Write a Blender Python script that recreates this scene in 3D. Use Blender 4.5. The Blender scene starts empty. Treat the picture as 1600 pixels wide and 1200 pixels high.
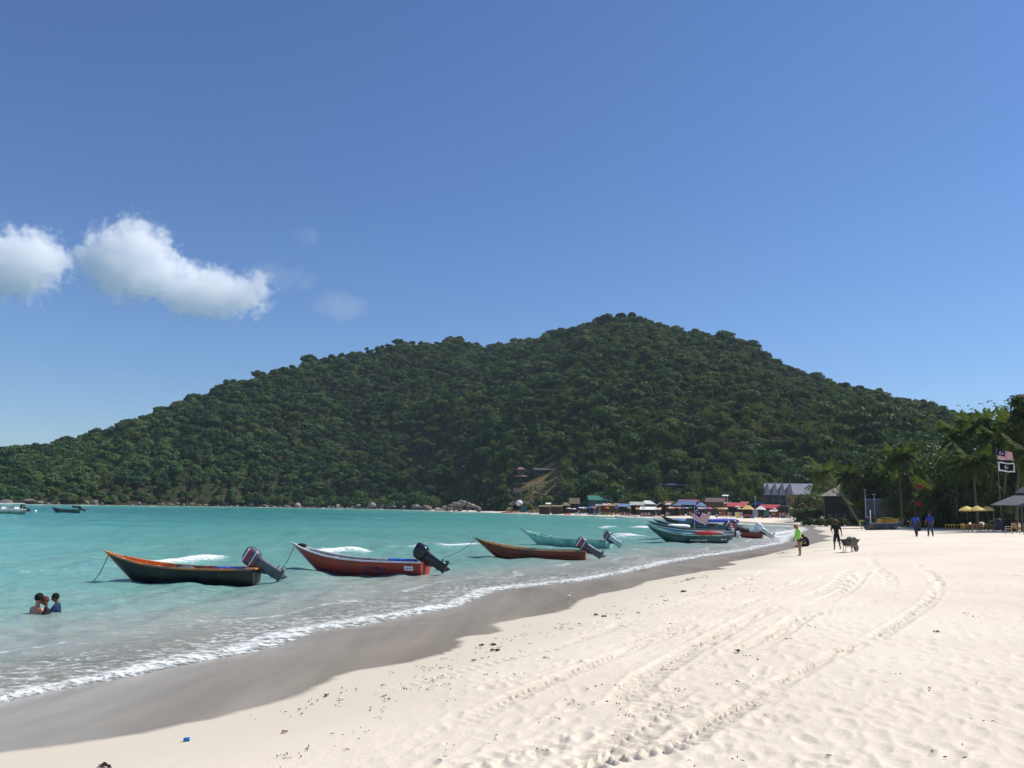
import bpy, bmesh, math, random
import numpy as np
from mathutils import Vector, Matrix, Euler

random.seed(7)
RNG = np.random.default_rng(11)
scene = bpy.context.scene
COL = scene.collection
R = math.radians

# ------------------------------------------------------------------ camera
CAM_H = 3.0
HAZE = 0.00007
FPX = 1244.0            # focal length in pixels of the 1600 px wide frame
ROLL = math.atan(0.018)
PITCH = math.atan(191.6 * math.cos(ROLL) / FPX)
_fw = Vector((0, math.cos(PITCH), math.sin(PITCH)))
_up = Vector((0, -math.sin(PITCH), math.cos(PITCH)))
_rt = Vector((1, 0, 0))
CX = _rt * math.cos(ROLL) + _up * math.sin(ROLL)
CY = -_rt * math.sin(ROLL) + _up * math.cos(ROLL)
cam_data = bpy.data.cameras.new('camera')
cam_data.sensor_width = 36.0
cam_data.lens = 36.0 * FPX / 1600.0
cam_data.clip_start = 0.1
cam_data.clip_end = 20000.0
cam = bpy.data.objects.new('camera', cam_data)
COL.objects.link(cam)
cam.matrix_world = Matrix(((CX.x, CY.x, -_fw.x, 0), (CX.y, CY.y, -_fw.y, 0), (CX.z, CY.z, -_fw.z, CAM_H), (0, 0, 0, 1)))
scene.camera = cam

# ------------------------------------------------------------------ sun, sky, exposure
SUN_EL, SUN_AZ = R(51), R(74)
world = bpy.data.worlds.new('World')
scene.world = world
world.use_nodes = True
nt = world.node_tree
nt.nodes.clear()
sky = nt.nodes.new('ShaderNodeTexSky')
sky.sky_type = 'NISHITA'
sky.sun_disc = False
sky.sun_elevation = SUN_EL
sky.sun_rotation = SUN_AZ
sky.air_density = 1.15
sky.dust_density = 0.12
sky.ozone_density = 3.4
bg = nt.nodes.new('ShaderNodeBackground')
bg.inputs['Strength'].default_value = 0.098
out = nt.nodes.new('ShaderNodeOutputWorld')
tint = nt.nodes.new('ShaderNodeVectorMath'); tint.operation = 'MULTIPLY'
tint.inputs[1].default_value = (0.58, 0.715, 0.945)
nt.links.new(sky.outputs[0], tint.inputs[0])
nt.links.new(tint.outputs[0], bg.inputs['Color'])
nt.links.new(bg.outputs[0], out.inputs['Surface'])
sun_data = bpy.data.lights.new('sun', 'SUN')
sun_data.energy = 4.6
sun_data.angle = R(0.53)
sun_data.color = (1.0, 0.955, 0.89)
sun = bpy.data.objects.new('sun', sun_data)
COL.objects.link(sun)
SUN_DIR = Vector((math.sin(SUN_AZ) * math.cos(SUN_EL), math.cos(SUN_AZ) * math.cos(SUN_EL), math.sin(SUN_EL)))
sun.rotation_euler = (-SUN_DIR).to_track_quat('-Z', 'Y').to_euler()
scene.view_settings.view_transform = 'Standard'
scene.view_settings.look = 'None'
scene.view_settings.exposure = 0.3
scene.view_settings.gamma = 1.0
scene.cycles.volume_bounces = 14
scene.cycles.max_bounces = 14
scene.cycles.transparent_max_bounces = 12
scene.cycles.use_denoising = True

# ------------------------------------------------------------------ pixel <-> world
def ray(px, py):
    return _fw * FPX + CX * (px - 800.0) + CY * (600.0 - py)

def at_z(px, py, z=0.0):
    d = ray(px, py)
    t = (z - CAM_H) / d.z
    return Vector((d.x * t, d.y * t, z))

def at_d(px, py, D):
    """point on the pixel's ray at distance D along +Y"""
    d = ray(px, py)
    t = D / d.y
    return Vector((d.x * t, d.y * t, CAM_H + d.z * t))

# ------------------------------------------------------------------ numpy noise
def _hash(ix, iy, seed):
    h = (ix.astype(np.int64) * 374761393 + iy.astype(np.int64) * 668265263 + seed * 974634777) & 0xFFFFFFFF
    h = ((h ^ (h >> 13)) * 1274126177) & 0xFFFFFFFF
    return ((h ^ (h >> 16)) & 0xFFFFFF) / float(0xFFFFFF)

def vnoise(x, y, seed=0):
    ix, iy = np.floor(x), np.floor(y)
    fx, fy = x - ix, y - iy
    fx = fx * fx * (3 - 2 * fx); fy = fy * fy * (3 - 2 * fy)
    ix = ix.astype(np.int64); iy = iy.astype(np.int64)
    a = _hash(ix, iy, seed); b = _hash(ix + 1, iy, seed)
    c = _hash(ix, iy + 1, seed); d = _hash(ix + 1, iy + 1, seed)
    return (a * (1 - fx) + b * fx) * (1 - fy) + (c * (1 - fx) + d * fx) * fy

def fbm(x, y, oct=4, seed=0, gain=0.5):
    s = 0; a = 1.0; n = 0
    for i in range(oct):
        s = s + a * vnoise(x * 2 ** i + 13.7 * i, y * 2 ** i - 7.1 * i, seed + i)
        n += a; a *= gain
    return s / n          # 0..1

def sstep(e0, e1, x):
    t = np.clip((x - e0) / (e1 - e0), 0, 1)
    return t * t * (3 - 2 * t)

# ------------------------------------------------------------------ shoreline
SHORE_PX = [(0, 1098), (80, 1080), (132, 1070), (200, 1058), (260, 1044), (320, 1032), (380, 1022), (440, 1008), (466, 996),
            (500, 986), (560, 978), (640, 963), (712, 948), (757, 931), (769, 924), (825, 917), (915, 907), (975, 896),
            (1050, 879), (1100, 870), (1142, 864), (1176, 859), (1195, 854), (1217, 851), (1231, 847), (1236, 840), (1250, 833),
            (1262, 828), (1258, 824), (1230, 821), (1192, 819.5), (1147, 816.5), (1100, 813), (1060, 811), (1024, 809.5), (980, 807.5),
            (924, 806), (884, 804.5), (850, 803.2), (800, 801.7), (750, 800.3), (700, 798.8), (640, 796.7), (560, 795), (480, 793.6),
            (400, 792.4), (320, 791.2), (240, 790.2), (160, 789.2), (80, 788.3), (0, 787.6)]
shore = [(-75, -60), (-38, -22), (-19, 0), (-13.2, 6.5)] + [tuple(at_z(*p)[:2]) for p in SHORE_PX]
shore += [(-275, 372), (-330, 430), (-350, 560), (-330, 800), (-260, 1300)]
sea_close = [(-260, 6000), (-6000, 6000), (-6000, -4000), (-75, -4000)]
SHORE = np.array(shore, dtype=float)

def seg_dist(X, Y, P):
    """unsigned distance to polyline P"""
    d2 = np.full(X.shape, 1e18)
    for (ax, ay), (bx, by) in zip(P[:-1], P[1:]):
        vx, vy = bx - ax, by - ay
        L = vx * vx + vy * vy + 1e-12
        t = np.clip(((X - ax) * vx + (Y - ay) * vy) / L, 0, 1)
        dx = X - ax - t * vx; dy = Y - ay - t * vy
        d2 = np.minimum(d2, dx * dx + dy * dy)
    return np.sqrt(d2)

def inside(X, Y, poly):
    c = np.zeros(X.shape, dtype=bool)
    n = len(poly)
    for i in range(n):
        x1, y1 = poly[i]; x2, y2 = poly[(i + 1) % n]
        if y1 == y2:
            continue
        cond = ((y1 > Y) != (y2 > Y)) & (X < (x2 - x1) * (Y - y1) / (y2 - y1) + x1)
        c ^= cond
    return c

def shore_sd(X, Y):
    """signed distance to the waterline: positive inland"""
    X = np.asarray(X, float); Y = np.asarray(Y, float)
    d = seg_dist(X, Y, SHORE)
    return np.where(inside(X, Y, shore + sea_close), -d, d)

# ------------------------------------------------------------------ ridge and hill profile
SKY_PX = [(-420, 770), (-250, 742), (-120, 718), (0, 703), (60, 693), (120, 682), (180, 668), (200, 657), (250, 640), (300, 620), (340, 607), (400, 585), (440, 577),
          (480, 564), (540, 551), (600, 538), (625, 531), (660, 534), (690, 535), (716, 527), (745, 539), (765, 547), (790, 538),
          (830, 531), (870, 521), (910, 507), (950, 498), (985, 493), (1010, 498), (1050, 513), (1090, 520), (1140, 530), (1165, 536),
          (1190, 549), (1220, 572), (1260, 587), (1300, 597), (1350, 607), (1400, 622), (1450, 632), (1490, 647), (1520, 657), (1600, 672), (1800, 700), (2100, 730)]
RIDGE_D = [(-420, 480), (0, 560), (300, 640), (600, 750), (745, 800), (765, 770), (985, 720), (1200, 640), (1400, 520), (1600, 420), (2100, 330)]
FOOT = [(-420, 400), (0, 372), (80, 385), (160, 398), (240, 420), (320, 450), (400, 478), (480, 505), (560, 515), (640, 512), (700, 480), (760, 430), (800, 400), (850, 385),
        (900, 370), (950, 355), (1000, 345), (1050, 335), (1100, 325), (1150, 310), (1200, 300), (1300, 262), (1400, 235), (1500, 215), (1600, 205), (2100, 180)]
_sx = np.array([p[0] for p in SKY_PX], float); _sy = np.array([p[1] for p in SKY_PX], float)
_az, _te = [], []
for x, y in SKY_PX:
    d = ray(x, y); _az.append(math.atan2(d.x, d.y)); _te.append(d.z / math.hypot(d.x, d.y))
_az = np.array(_az); _te = np.array(_te)
def px_az(x):
    return np.arctan((np.asarray(x, float) - 800.0) / FPX)
_raz = px_az([p[0] for p in RIDGE_D]); _rD = np.array([p[1] for p in RIDGE_D]) / np.cos(_raz)
_faz = px_az([p[0] for p in FOOT]); _fD = np.array([p[1] for p in FOOT]) / np.cos(_faz)
TREE_H = 9.0

def land_z(X, Y, s=None, want_hill=False):
    X = np.asarray(X, float); Y = np.asarray(Y, float)
    if s is None:
        s = shore_sd(X, Y)
    rr = np.hypot(X, Y); az = np.arctan2(X, Y)
    # beach
    far = sstep(70, 150, rr)
    near_z = np.where(s < 0, 0.085 * s, 0.0) + np.where(s > 0, 1.55 * (1 - np.exp(-np.maximum(s, 0) * 0.085)) * 1.12, 0)
    far_z = np.where(s < 0, 0.06 * s, 0.0) + np.where(s > 0, 2.0 * (1 - np.exp(-np.maximum(s, 0) / 34.0)), 0)
    z = near_z * (1 - far) + far_z * far
    z = np.maximum(z, -3.5)
    # hill
    rf = np.interp(az, _faz, _fD); rd = np.interp(az, _raz, _rD)
    zr = CAM_H + rd * np.interp(az, _az, _te) - TREE_H
    front = np.abs(az) < R(60)
    t = (rr - rf) / (rd - rf)
    tt = np.clip(t, 0, 1)
    prof = 0.80 * tt + 0.20 * np.sin(tt * math.pi / 2)
    n = (fbm(X / 95.0, Y / 95.0, 4, 5) - 0.5)
    n2 = (fbm(X / 38.0 + 9, Y / 38.0, 3, 15) - 0.5)
    hz = zr * prof + (n * 42 + n2 * 16) * tt * (1 - tt) * 2.0 * np.clip(zr / 120.0, 0.2, 1)
    back = np.clip(t - 1, 0, 5)
    hz = np.where(t > 1, zr * np.maximum(0, 1 - 0.75 * back), hz)
    hz = hz + 1.2 * sstep(0, 0.06, t)
    edge = 1 - sstep(R(52), R(62), np.abs(az))
    hz = hz * edge * np.where(t > 0, 1, 0)
    hm = (t > 0) & front & (s > 0.5)
    bank = sstep(0, 14, s)
    z2 = np.where(hm, np.maximum(z, z * (1 - 0) + hz * np.minimum(1, bank)), z)
    if want_hill:
        return z2, hm, t
    return z2

def gz(x, y):
    return float(land_z(np.array([x]), np.array([y]))[0])

def at_ground(px, py, it=8):
    z = 0.8
    for _ in range(it):
        p = at_z(px, py, z)
        z = 0.5 * z + 0.5 * min(gz(p.x, p.y), CAM_H - 0.3)
    p = at_z(px, py, z)
    return Vector((p.x, p.y, gz(p.x, p.y)))

def col_at(px, D):
    """ground point at distance D in the photograph's column px"""
    x = (px - 800.0) / FPX * D
    # follow the roll: columns lean slightly
    for _ in range(3):
        z = gz(x, D)
        v = Vector((x, D, z - CAM_H))
        qx = 800 + FPX * v.dot(CX) / v.dot(_fw)
        x += (px - qx) / FPX * D
    return Vector((x, D, gz(x, D)))

# ------------------------------------------------------------------ mesh helpers
class MB:
    def __init__(self):
        self.v = []; self.f = []; self.m = []
    def add(self, verts, faces, mi=0):
        b = len(self.v)
        self.v += [tuple(p) for p in verts]
        self.f += [tuple(b + i for i in f) for f in faces]
        self.m += [mi] * len(faces)
        return self
    def box(self, c, s, rot=None, mi=0, taper=1.0):
        hx, hy, hz = s[0] / 2, s[1] / 2, s[2] / 2
        P = []
        for z in (-1, 1):
            k = taper if z > 0 else 1.0
            for x, y in ((-1, -1), (1, -1), (1, 1), (-1, 1)):
                p = Vector((x * hx * k, y * hy * k, z * hz))
                if rot is not None:
                    p = rot @ p
                P.append(p + Vector(c))
        return self.add(P, [(3, 2, 1, 0), (4, 5, 6, 7), (0, 1, 5, 4), (1, 2, 6, 5), (2, 3, 7, 6), (3, 0, 4, 7)], mi)
    def tube(self, pts, rad, n=8, mi=0, cap=True):
        pts = [Vector(p) for p in pts]
        if not hasattr(rad, '__len__'):
            rad = [rad] * len(pts)
        rings = []
        prev = None
        for i, p in enumerate(pts):
            d = (pts[min(i + 1, len(pts) - 1)] - pts[max(i - 1, 0)]).normalized()
            a = prev if prev is not None else (Vector((0, 0, 1)) if abs(d.z) < 0.9 else Vector((1, 0, 0)))
            u = (a - d * a.dot(d)).normalized(); w = d.cross(u)
            prev = u
            rings.append([p + (u * math.cos(2 * math.pi * k / n) + w * math.sin(2 * math.pi * k / n)) * rad[i] for k in range(n)])
        return self.loft(rings, mi, cap)
    def loft(self, rings, mi=0, cap=True, close=True):
        n = len(rings[0]); V = [p for r in rings for p in r]; F = []
        for i in range(len(rings) - 1):
            for k in range(n if close else n - 1):
                a = i * n + k; b = i * n + (k + 1) % n
                F.append((a, b, b + n, a + n))
        if cap:
            F.append(tuple(reversed(range(n))))
            F.append(tuple((len(rings) - 1) * n + k for k in range(n)))
        return self.add(V, F, mi)
    def ell(self, c, s, nu=12, nv=8, rot=None, mi=0, sq=1.0):
        V = []; F = []
        def pw(a):
            return math.copysign(abs(a) ** sq, a)
        for j in range(nv + 1):
            ph = -math.pi / 2 + math.pi * j / nv
            for i in range(nu):
                th = 2 * math.pi * i / nu
                p = Vector((pw(math.cos(ph)) * pw(math.cos(th)) * s[0], pw(math.cos(ph)) * pw(math.sin(th)) * s[1], pw(math.sin(ph)) * s[2]))
                if rot is not None:
                    p = rot @ p
                V.append(p + Vector(c))
        for j in range(nv):
            for i in range(nu):
                a = j * nu + i; b = j * nu + (i + 1) % nu
                F.append((a, b, b + nu, a + nu))
        return self.add(V, F, mi)
    def mesh(self, name, mats, smooth=False):
        me = bpy.data.meshes.new(name)
        me.from_pydata(self.v, [], self.f)
        if not isinstance(mats, (list, tuple)):
            mats = [mats]
        for m in mats:
            me.materials.append(m)
        if len(mats) > 1:
            me.polygons.foreach_set('material_index', self.m)
        if smooth:
            me.polygons.foreach_set('use_smooth', [True] * len(me.polygons))
        me.update()
        return me
    def build(self, name, mats, parent=None, smooth=False, loc=None, rot=None):
        o = bpy.data.objects.new(name, self.mesh(name, mats, smooth))
        COL.objects.link(o)
        if parent is not None:
            o.parent = parent
        if loc is not None:
            o.location = loc
        if rot is not None:
            o.rotation_euler = rot
        return o

def np_mesh(name, V, F, mats, smooth=False, attrs=None):
    me = bpy.data.meshes.new(name)
    V = np.asarray(V, dtype=np.float32); F = np.asarray(F, dtype=np.int32)
    k = F.shape[1]
    me.vertices.add(len(V)); me.vertices.foreach_set('co', V.ravel())
    me.loops.add(F.size); me.loops.foreach_set('vertex_index', F.ravel())
    me.polygons.add(len(F))
    me.polygons.foreach_set('loop_start', np.arange(0, F.size, k, dtype=np.int32))
    if smooth:
        me.polygons.foreach_set('use_smooth', np.ones(len(F), dtype=bool))
    for m in (mats if isinstance(mats, (list, tuple)) else [mats]):
        me.materials.append(m)
    for a, arr in (attrs or {}).items():
        at = me.attributes.new(a, 'FLOAT', 'POINT')
        at.data.foreach_set('value', np.asarray(arr, dtype=np.float32))
    me.update(calc_edges=True)
    return me

def link(me, name, parent=None):
    o = bpy.data.objects.new(name, me); COL.objects.link(o)
    if parent is not None:
        o.parent = parent
    return o

def tag(o, label=None, cat=None, group=None, kind=None):
    if label: o['label'] = label
    if cat: o['category'] = cat
    if group: o['group'] = group
    if kind: o['kind'] = kind
    return o

def root(name, loc, rz=0.0, label=None, cat=None, group=None, scale=None, rx=0.0, ry=0.0):
    o = bpy.data.objects.new(name, None); COL.objects.link(o)
    o.empty_display_size = 0.2
    o.location = loc; o.rotation_euler = (rx, ry, rz)
    if scale is not None:
        o.scale = (scale,) * 3 if not hasattr(scale, '__len__') else scale
    return tag(o, label, cat, group)

def copy_tree(o, parent=None):
    c = o.copy(); COL.objects.link(c)
    if parent is not None:
        c.parent = parent
    for ch in KIDS.get(o.name, list(o.children)):
        copy_tree(ch, c)
    return c
KIDS = {}

# ------------------------------------------------------------------ materials
_M = {}
def new_mat(name):
    m = bpy.data.materials.new(name); m.use_nodes = True
    n = m.node_tree.nodes; n.clear()
    o = n.new('ShaderNodeOutputMaterial')
    return m, m.node_tree, o

def N(t, typ, **kw):
    n = t.nodes.new(typ)
    for k, v in kw.items():
        if k == 'inputs':
            for a, b in v.items():
                n.inputs[a].default_value = b
        else:
            setattr(n, k, v)
    return n

def c4(c):
    return (c[0], c[1], c[2], 1.0)

def mat(name, col, rough=0.6, spec=0.4, metal=0.0, var=0.12, scale=6.0, bump=0.0, wear=None, wear_amt=0.0, trans=0.0, coords='Object', stretch=(1, 1, 1), island=0.0):
    """painted / fabric / wood material with grain, per object variation and optional wear patches"""
    if name in _M:
        return _M[name]
    m, t, o = new_mat(name)
    L = t.links.new
    b = N(t, 'ShaderNodeBsdfPrincipled')
    b.inputs['Roughness'].default_value = rough
    b.inputs['Metallic'].default_value = metal
    b.inputs['Specular IOR Level'].default_value = spec
    tc = N(t, 'ShaderNodeTexCoord')
    mp = N(t, 'ShaderNodeMapping'); mp.inputs['Scale'].default_value = stretch
    L(tc.outputs[coords], mp.inputs[0])
    nz = N(t, 'ShaderNodeTexNoise'); nz.inputs['Scale'].default_value = scale; nz.inputs['Detail'].default_value = 5
    L(mp.outputs[0], nz.inputs['Vector'])
    mr = N(t, 'ShaderNodeMapRange'); mr.inputs['From Min'].default_value = 0.25; mr.inputs['From Max'].default_value = 0.75
    mr.inputs['To Min'].default_value = 1 - var; mr.inputs['To Max'].default_value = 1 + var
    L(nz.outputs[0], mr.inputs['Value'])
    mul = N(t, 'ShaderNodeVectorMath', operation='MULTIPLY'); mul.inputs[0].default_value = col
    cb = N(t, 'ShaderNodeCombineXYZ')
    for i in range(3): L(mr.outputs[0], cb.inputs[i])
    L(cb.outputs[0], mul.inputs[1])
    last = mul.outputs[0]
    if wear is not None:
        w = N(t, 'ShaderNodeTexNoise'); w.inputs['Scale'].default_value = scale * 0.45; w.inputs['Detail'].default_value = 8; w.inputs['Roughness'].default_value = 0.7
        L(mp.outputs[0], w.inputs['Vector'])
        wr = N(t, 'ShaderNodeMapRange'); wr.inputs['From Min'].default_value = 0.62 - wear_amt * 0.3; wr.inputs['From Max'].default_value = 0.70 - wear_amt * 0.2
        L(w.outputs[0], wr.inputs['Value'])
        mx = N(t, 'ShaderNodeMix', data_type='RGBA'); L(wr.outputs[0], mx.inputs['Factor'])
        L(last, mx.inputs['A']); mx.inputs['B'].default_value = c4(wear)
        last = mx.outputs['Result']
    L(last, b.inputs['Base Color'])
    if bump:
        bp = N(t, 'ShaderNodeBump'); bp.inputs['Strength'].default_value = bump; bp.inputs['Distance'].default_value = 0.02
        L(nz.outputs[0], bp.inputs['Height']); L(bp.outputs[0], b.inputs['Normal'])
    if trans:
        tr = N(t, 'ShaderNodeBsdfTranslucent'); L(last, tr.inputs['Color'])
        ms = N(t, 'ShaderNodeMixShader'); ms.inputs[0].default_value = trans
        L(b.outputs[0], ms.inputs[1]); L(tr.outputs[0], ms.inputs[2]); L(ms.outputs[0], o.inputs['Surface'])
    else:
        L(b.outputs[0], o.inputs['Surface'])
    _M[name] = m
    return m

def leaf_mat(name, c1, c2, c3, rough=0.55, trans=0.22, nscale=0.02, spec=0.25, rand=0.7):
    """foliage: per tree random hue, plus patches of other species across the hillside, plus leaf to leaf variation"""
    if name in _M:
        return _M[name]
    m, t, o = new_mat(name); L = t.links.new
    oi = N(t, 'ShaderNodeObjectInfo')
    geo = N(t, 'ShaderNodeNewGeometry')
    nz = N(t, 'ShaderNodeTexNoise'); nz.inputs['Scale'].default_value = nscale; nz.inputs['Detail'].default_value = 3
    L(geo.outputs['Position'], nz.inputs['Vector'])
    ri = geo.outputs['Random Per Island']
    a = N(t, 'ShaderNodeMath', operation='MULTIPLY'); L(oi.outputs['Random'], a.inputs[0]); a.inputs[1].default_value = rand
    b_ = N(t, 'ShaderNodeMath', operation='MULTIPLY_ADD'); L(nz.outputs[0], b_.inputs[0]); b_.inputs[1].default_value = 0.9; L(a.outputs[0], b_.inputs[2])
    sub = N(t, 'ShaderNodeMath', operation='SUBTRACT'); L(b_.outputs[0], sub.inputs[0]); sub.inputs[1].default_value = 0.25 + rand * 0.08
    cr = N(t, 'ShaderNodeValToRGB')
    cr.color_ramp.elements[0].position = 0.15; cr.color_ramp.elements[0].color = c4(c1)
    cr.color_ramp.elements[1].position = 0.95; cr.color_ramp.elements[1].color = c4(c3)
    e = cr.color_ramp.elements.new(0.55); e.color = c4(c2)
    L(sub.outputs[0], cr.inputs[0])
    mr = N(t, 'ShaderNodeMapRange'); mr.inputs['To Min'].default_value = 0.62; mr.inputs['To Max'].default_value = 1.38
    L(ri, mr.inputs['Value'])
    cb = N(t, 'ShaderNodeCombineXYZ')
    for i in range(3): L(mr.outputs[0], cb.inputs[i])
    mul = N(t, 'ShaderNodeVectorMath', operation='MULTIPLY'); L(cr.outputs[0], mul.inputs[0]); L(cb.outputs[0], mul.inputs[1])
    b = N(t, 'ShaderNodeBsdfPrincipled'); b.inputs['Roughness'].default_value = rough; b.inputs['Specular IOR Level'].default_value = spec
    L(mul.outputs[0], b.inputs['Base Color'])
    tr = N(t, 'ShaderNodeBsdfTranslucent')
    tm = N(t, 'ShaderNodeVectorMath', operation='MULTIPLY'); L(mul.outputs[0], tm.inputs[0]); tm.inputs[1].default_value = (1.5, 1.7, 0.6)
    L(tm.outputs[0], tr.inputs['Color'])
    ms = N(t, 'ShaderNodeMixShader'); ms.inputs[0].default_value = trans
    L(b.outputs[0], ms.inputs[1]); L(tr.outputs[0], ms.inputs[2]); L(ms.outputs[0], o.inputs['Surface'])
    _M[name] = m
    return m

# ------------------------------------------------------------------ wet line polygon
WET_PX = [(0, 1176), (160, 1156), (248, 1140), (360, 1116), (430, 1099), (460, 1090), (490, 1079), (510, 1066), (528, 1056), (560, 1047), (600, 1041), (640, 1035), (686, 1024),
          (716, 1012), (727, 1005), (720, 998), (730, 994), (765, 991), (785, 986), (782, 980), (770, 976), (800, 969), (832, 963), (870, 957), (892, 951), (900, 943), (911, 936),
          (940, 928), (975, 922), (1000, 915), (1009, 910), (1030, 905), (1060, 899), (1100, 892), (1137, 889), (1122, 886), (1154, 882), (1138, 878), (1165, 874), (1195, 868),
          (1222, 861), (1250, 855), (1270, 850), (1285, 846), (1301, 844), (1285, 842), (1302, 838), (1278, 834), (1292, 830), (1272, 826), (1276, 822.5), (1245, 819),
          (1192, 817), (1147, 814.3), (1100, 811.3), (1060, 809.6), (1024, 808), (980, 806.3), (924, 804.9), (850, 802.4), (800, 801.1), (700, 798.4)]
wet = [(-72, -62), (-33, -24), (-14, 0), (-8.6, 5.8)]
for p in WET_PX:
    q = at_ground(*p); wet.append((q.x, q.y))
WET_POLY = wet + [tuple(p) for p in SHORE[-14:]] + sea_close
WET = np.array(wet)

# ================================================================== GROUND
def polar_grid(r_edges, az_edges):
    A, RR = np.meshgrid(az_edges, r_edges)
    X = RR * np.sin(A); Y = RR * np.cos(A)
    nr, na = len(r_edges), len(az_edges)
    i = np.arange(nr - 1)[:, None] * na + np.arange(na - 1)[None, :]
    F = np.stack([i, i + 1, i + na + 1, i + na], -1).reshape(-1, 4)
    return X.ravel(), Y.ravel(), F, nr, na

def track_coords(X, Y, P):
    """signed offset and arc length along the polyline P"""
    best = np.full(X.shape, 1e9); off = np.zeros(X.shape); arc = np.zeros(X.shape); acc = 0
    for (ax, ay), (bx, by) in zip(P[:-1], P[1:]):
        vx, vy = bx - ax, by - ay; L = math.hypot(vx, vy) + 1e-9
        t = np.clip(((X - ax) * vx + (Y - ay) * vy) / (L * L), 0, 1)
        dx = X - ax - t * vx; dy = Y - ay - t * vy
        d = np.hypot(dx, dy); m = d < best
        best = np.where(m, d, best); arc = np.where(m, acc + t * L, arc)
        off = np.where(m, d * np.sign(vx * dy - vy * dx), off)
        acc += L
    return off, arc, best

def smooth_line(pts, n=6):
    out_ = []
    P = [np.array(p, float) for p in pts]
    P = [2 * P[0] - P[1]] + P + [2 * P[-1] - P[-2]]
    for i in range(1, len(P) - 2):
        for k in range(n):
            t = k / n
            out_.append(0.5 * (2 * P[i] + (P[i + 1] - P[i - 1]) * t + (2 * P[i - 1] - 5 * P[i] + 4 * P[i + 1] - P[i + 2]) * t * t + (3 * P[i] - P[i - 1] - 3 * P[i + 1] + P[i + 2]) * t ** 3))
    out_.append(P[-2])
    return [tuple(p) for p in out_]

TRACKS_PX = [
    (0.30, 0.8, 0.15, [(850, 1236), (911, 1200), (980, 1180), (1054, 1164), (1125, 1122), (1189, 1086), (1227, 1062), (1296, 1026), (1366, 997), (1442, 950), (1464, 921), (1458, 899), (1432, 883)]),
    (0.42, 1.0, 0.20, [(690, 1225), (727, 1200), (844, 1167), (967, 1100), (1027, 1047), (1140, 984), (1195, 956), (1303, 915), (1328, 893)]),
    (0.36, 0.7, 0.18, [(1010, 1110), (1100, 1054), (1160, 1010), (1227, 972), (1372, 937), (1390, 905), (1363, 880), (1363, 864)]),
    (0.36, 0.8, 0.20, [(520, 1105), (600, 1081), (731, 1044), (900, 1002), (1012, 959), (1125, 924), (1196, 894)]),
    (0.36, 0.6, 0.22, [(470, 1180), (600, 1130), (787, 1062), (960, 1014), (1090, 965), (1210, 930), (1290, 900)]),
    (0.46, 1.1, 0.18, [(880, 1215), (1031, 1119), (1117, 1044), (1200, 999), (1277, 947), (1330, 915), (1350, 893)]),
    (0.30, 0.7, 0.16, [(720, 1130), (860, 1065), (1000, 1010), (1130, 960), (1250, 905)]),
]
TRACKS = [(w, a, per, smooth_line([tuple(at_ground(*p)[:2]) for p in L])) for w, a, per, L in TRACKS_PX]

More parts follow.
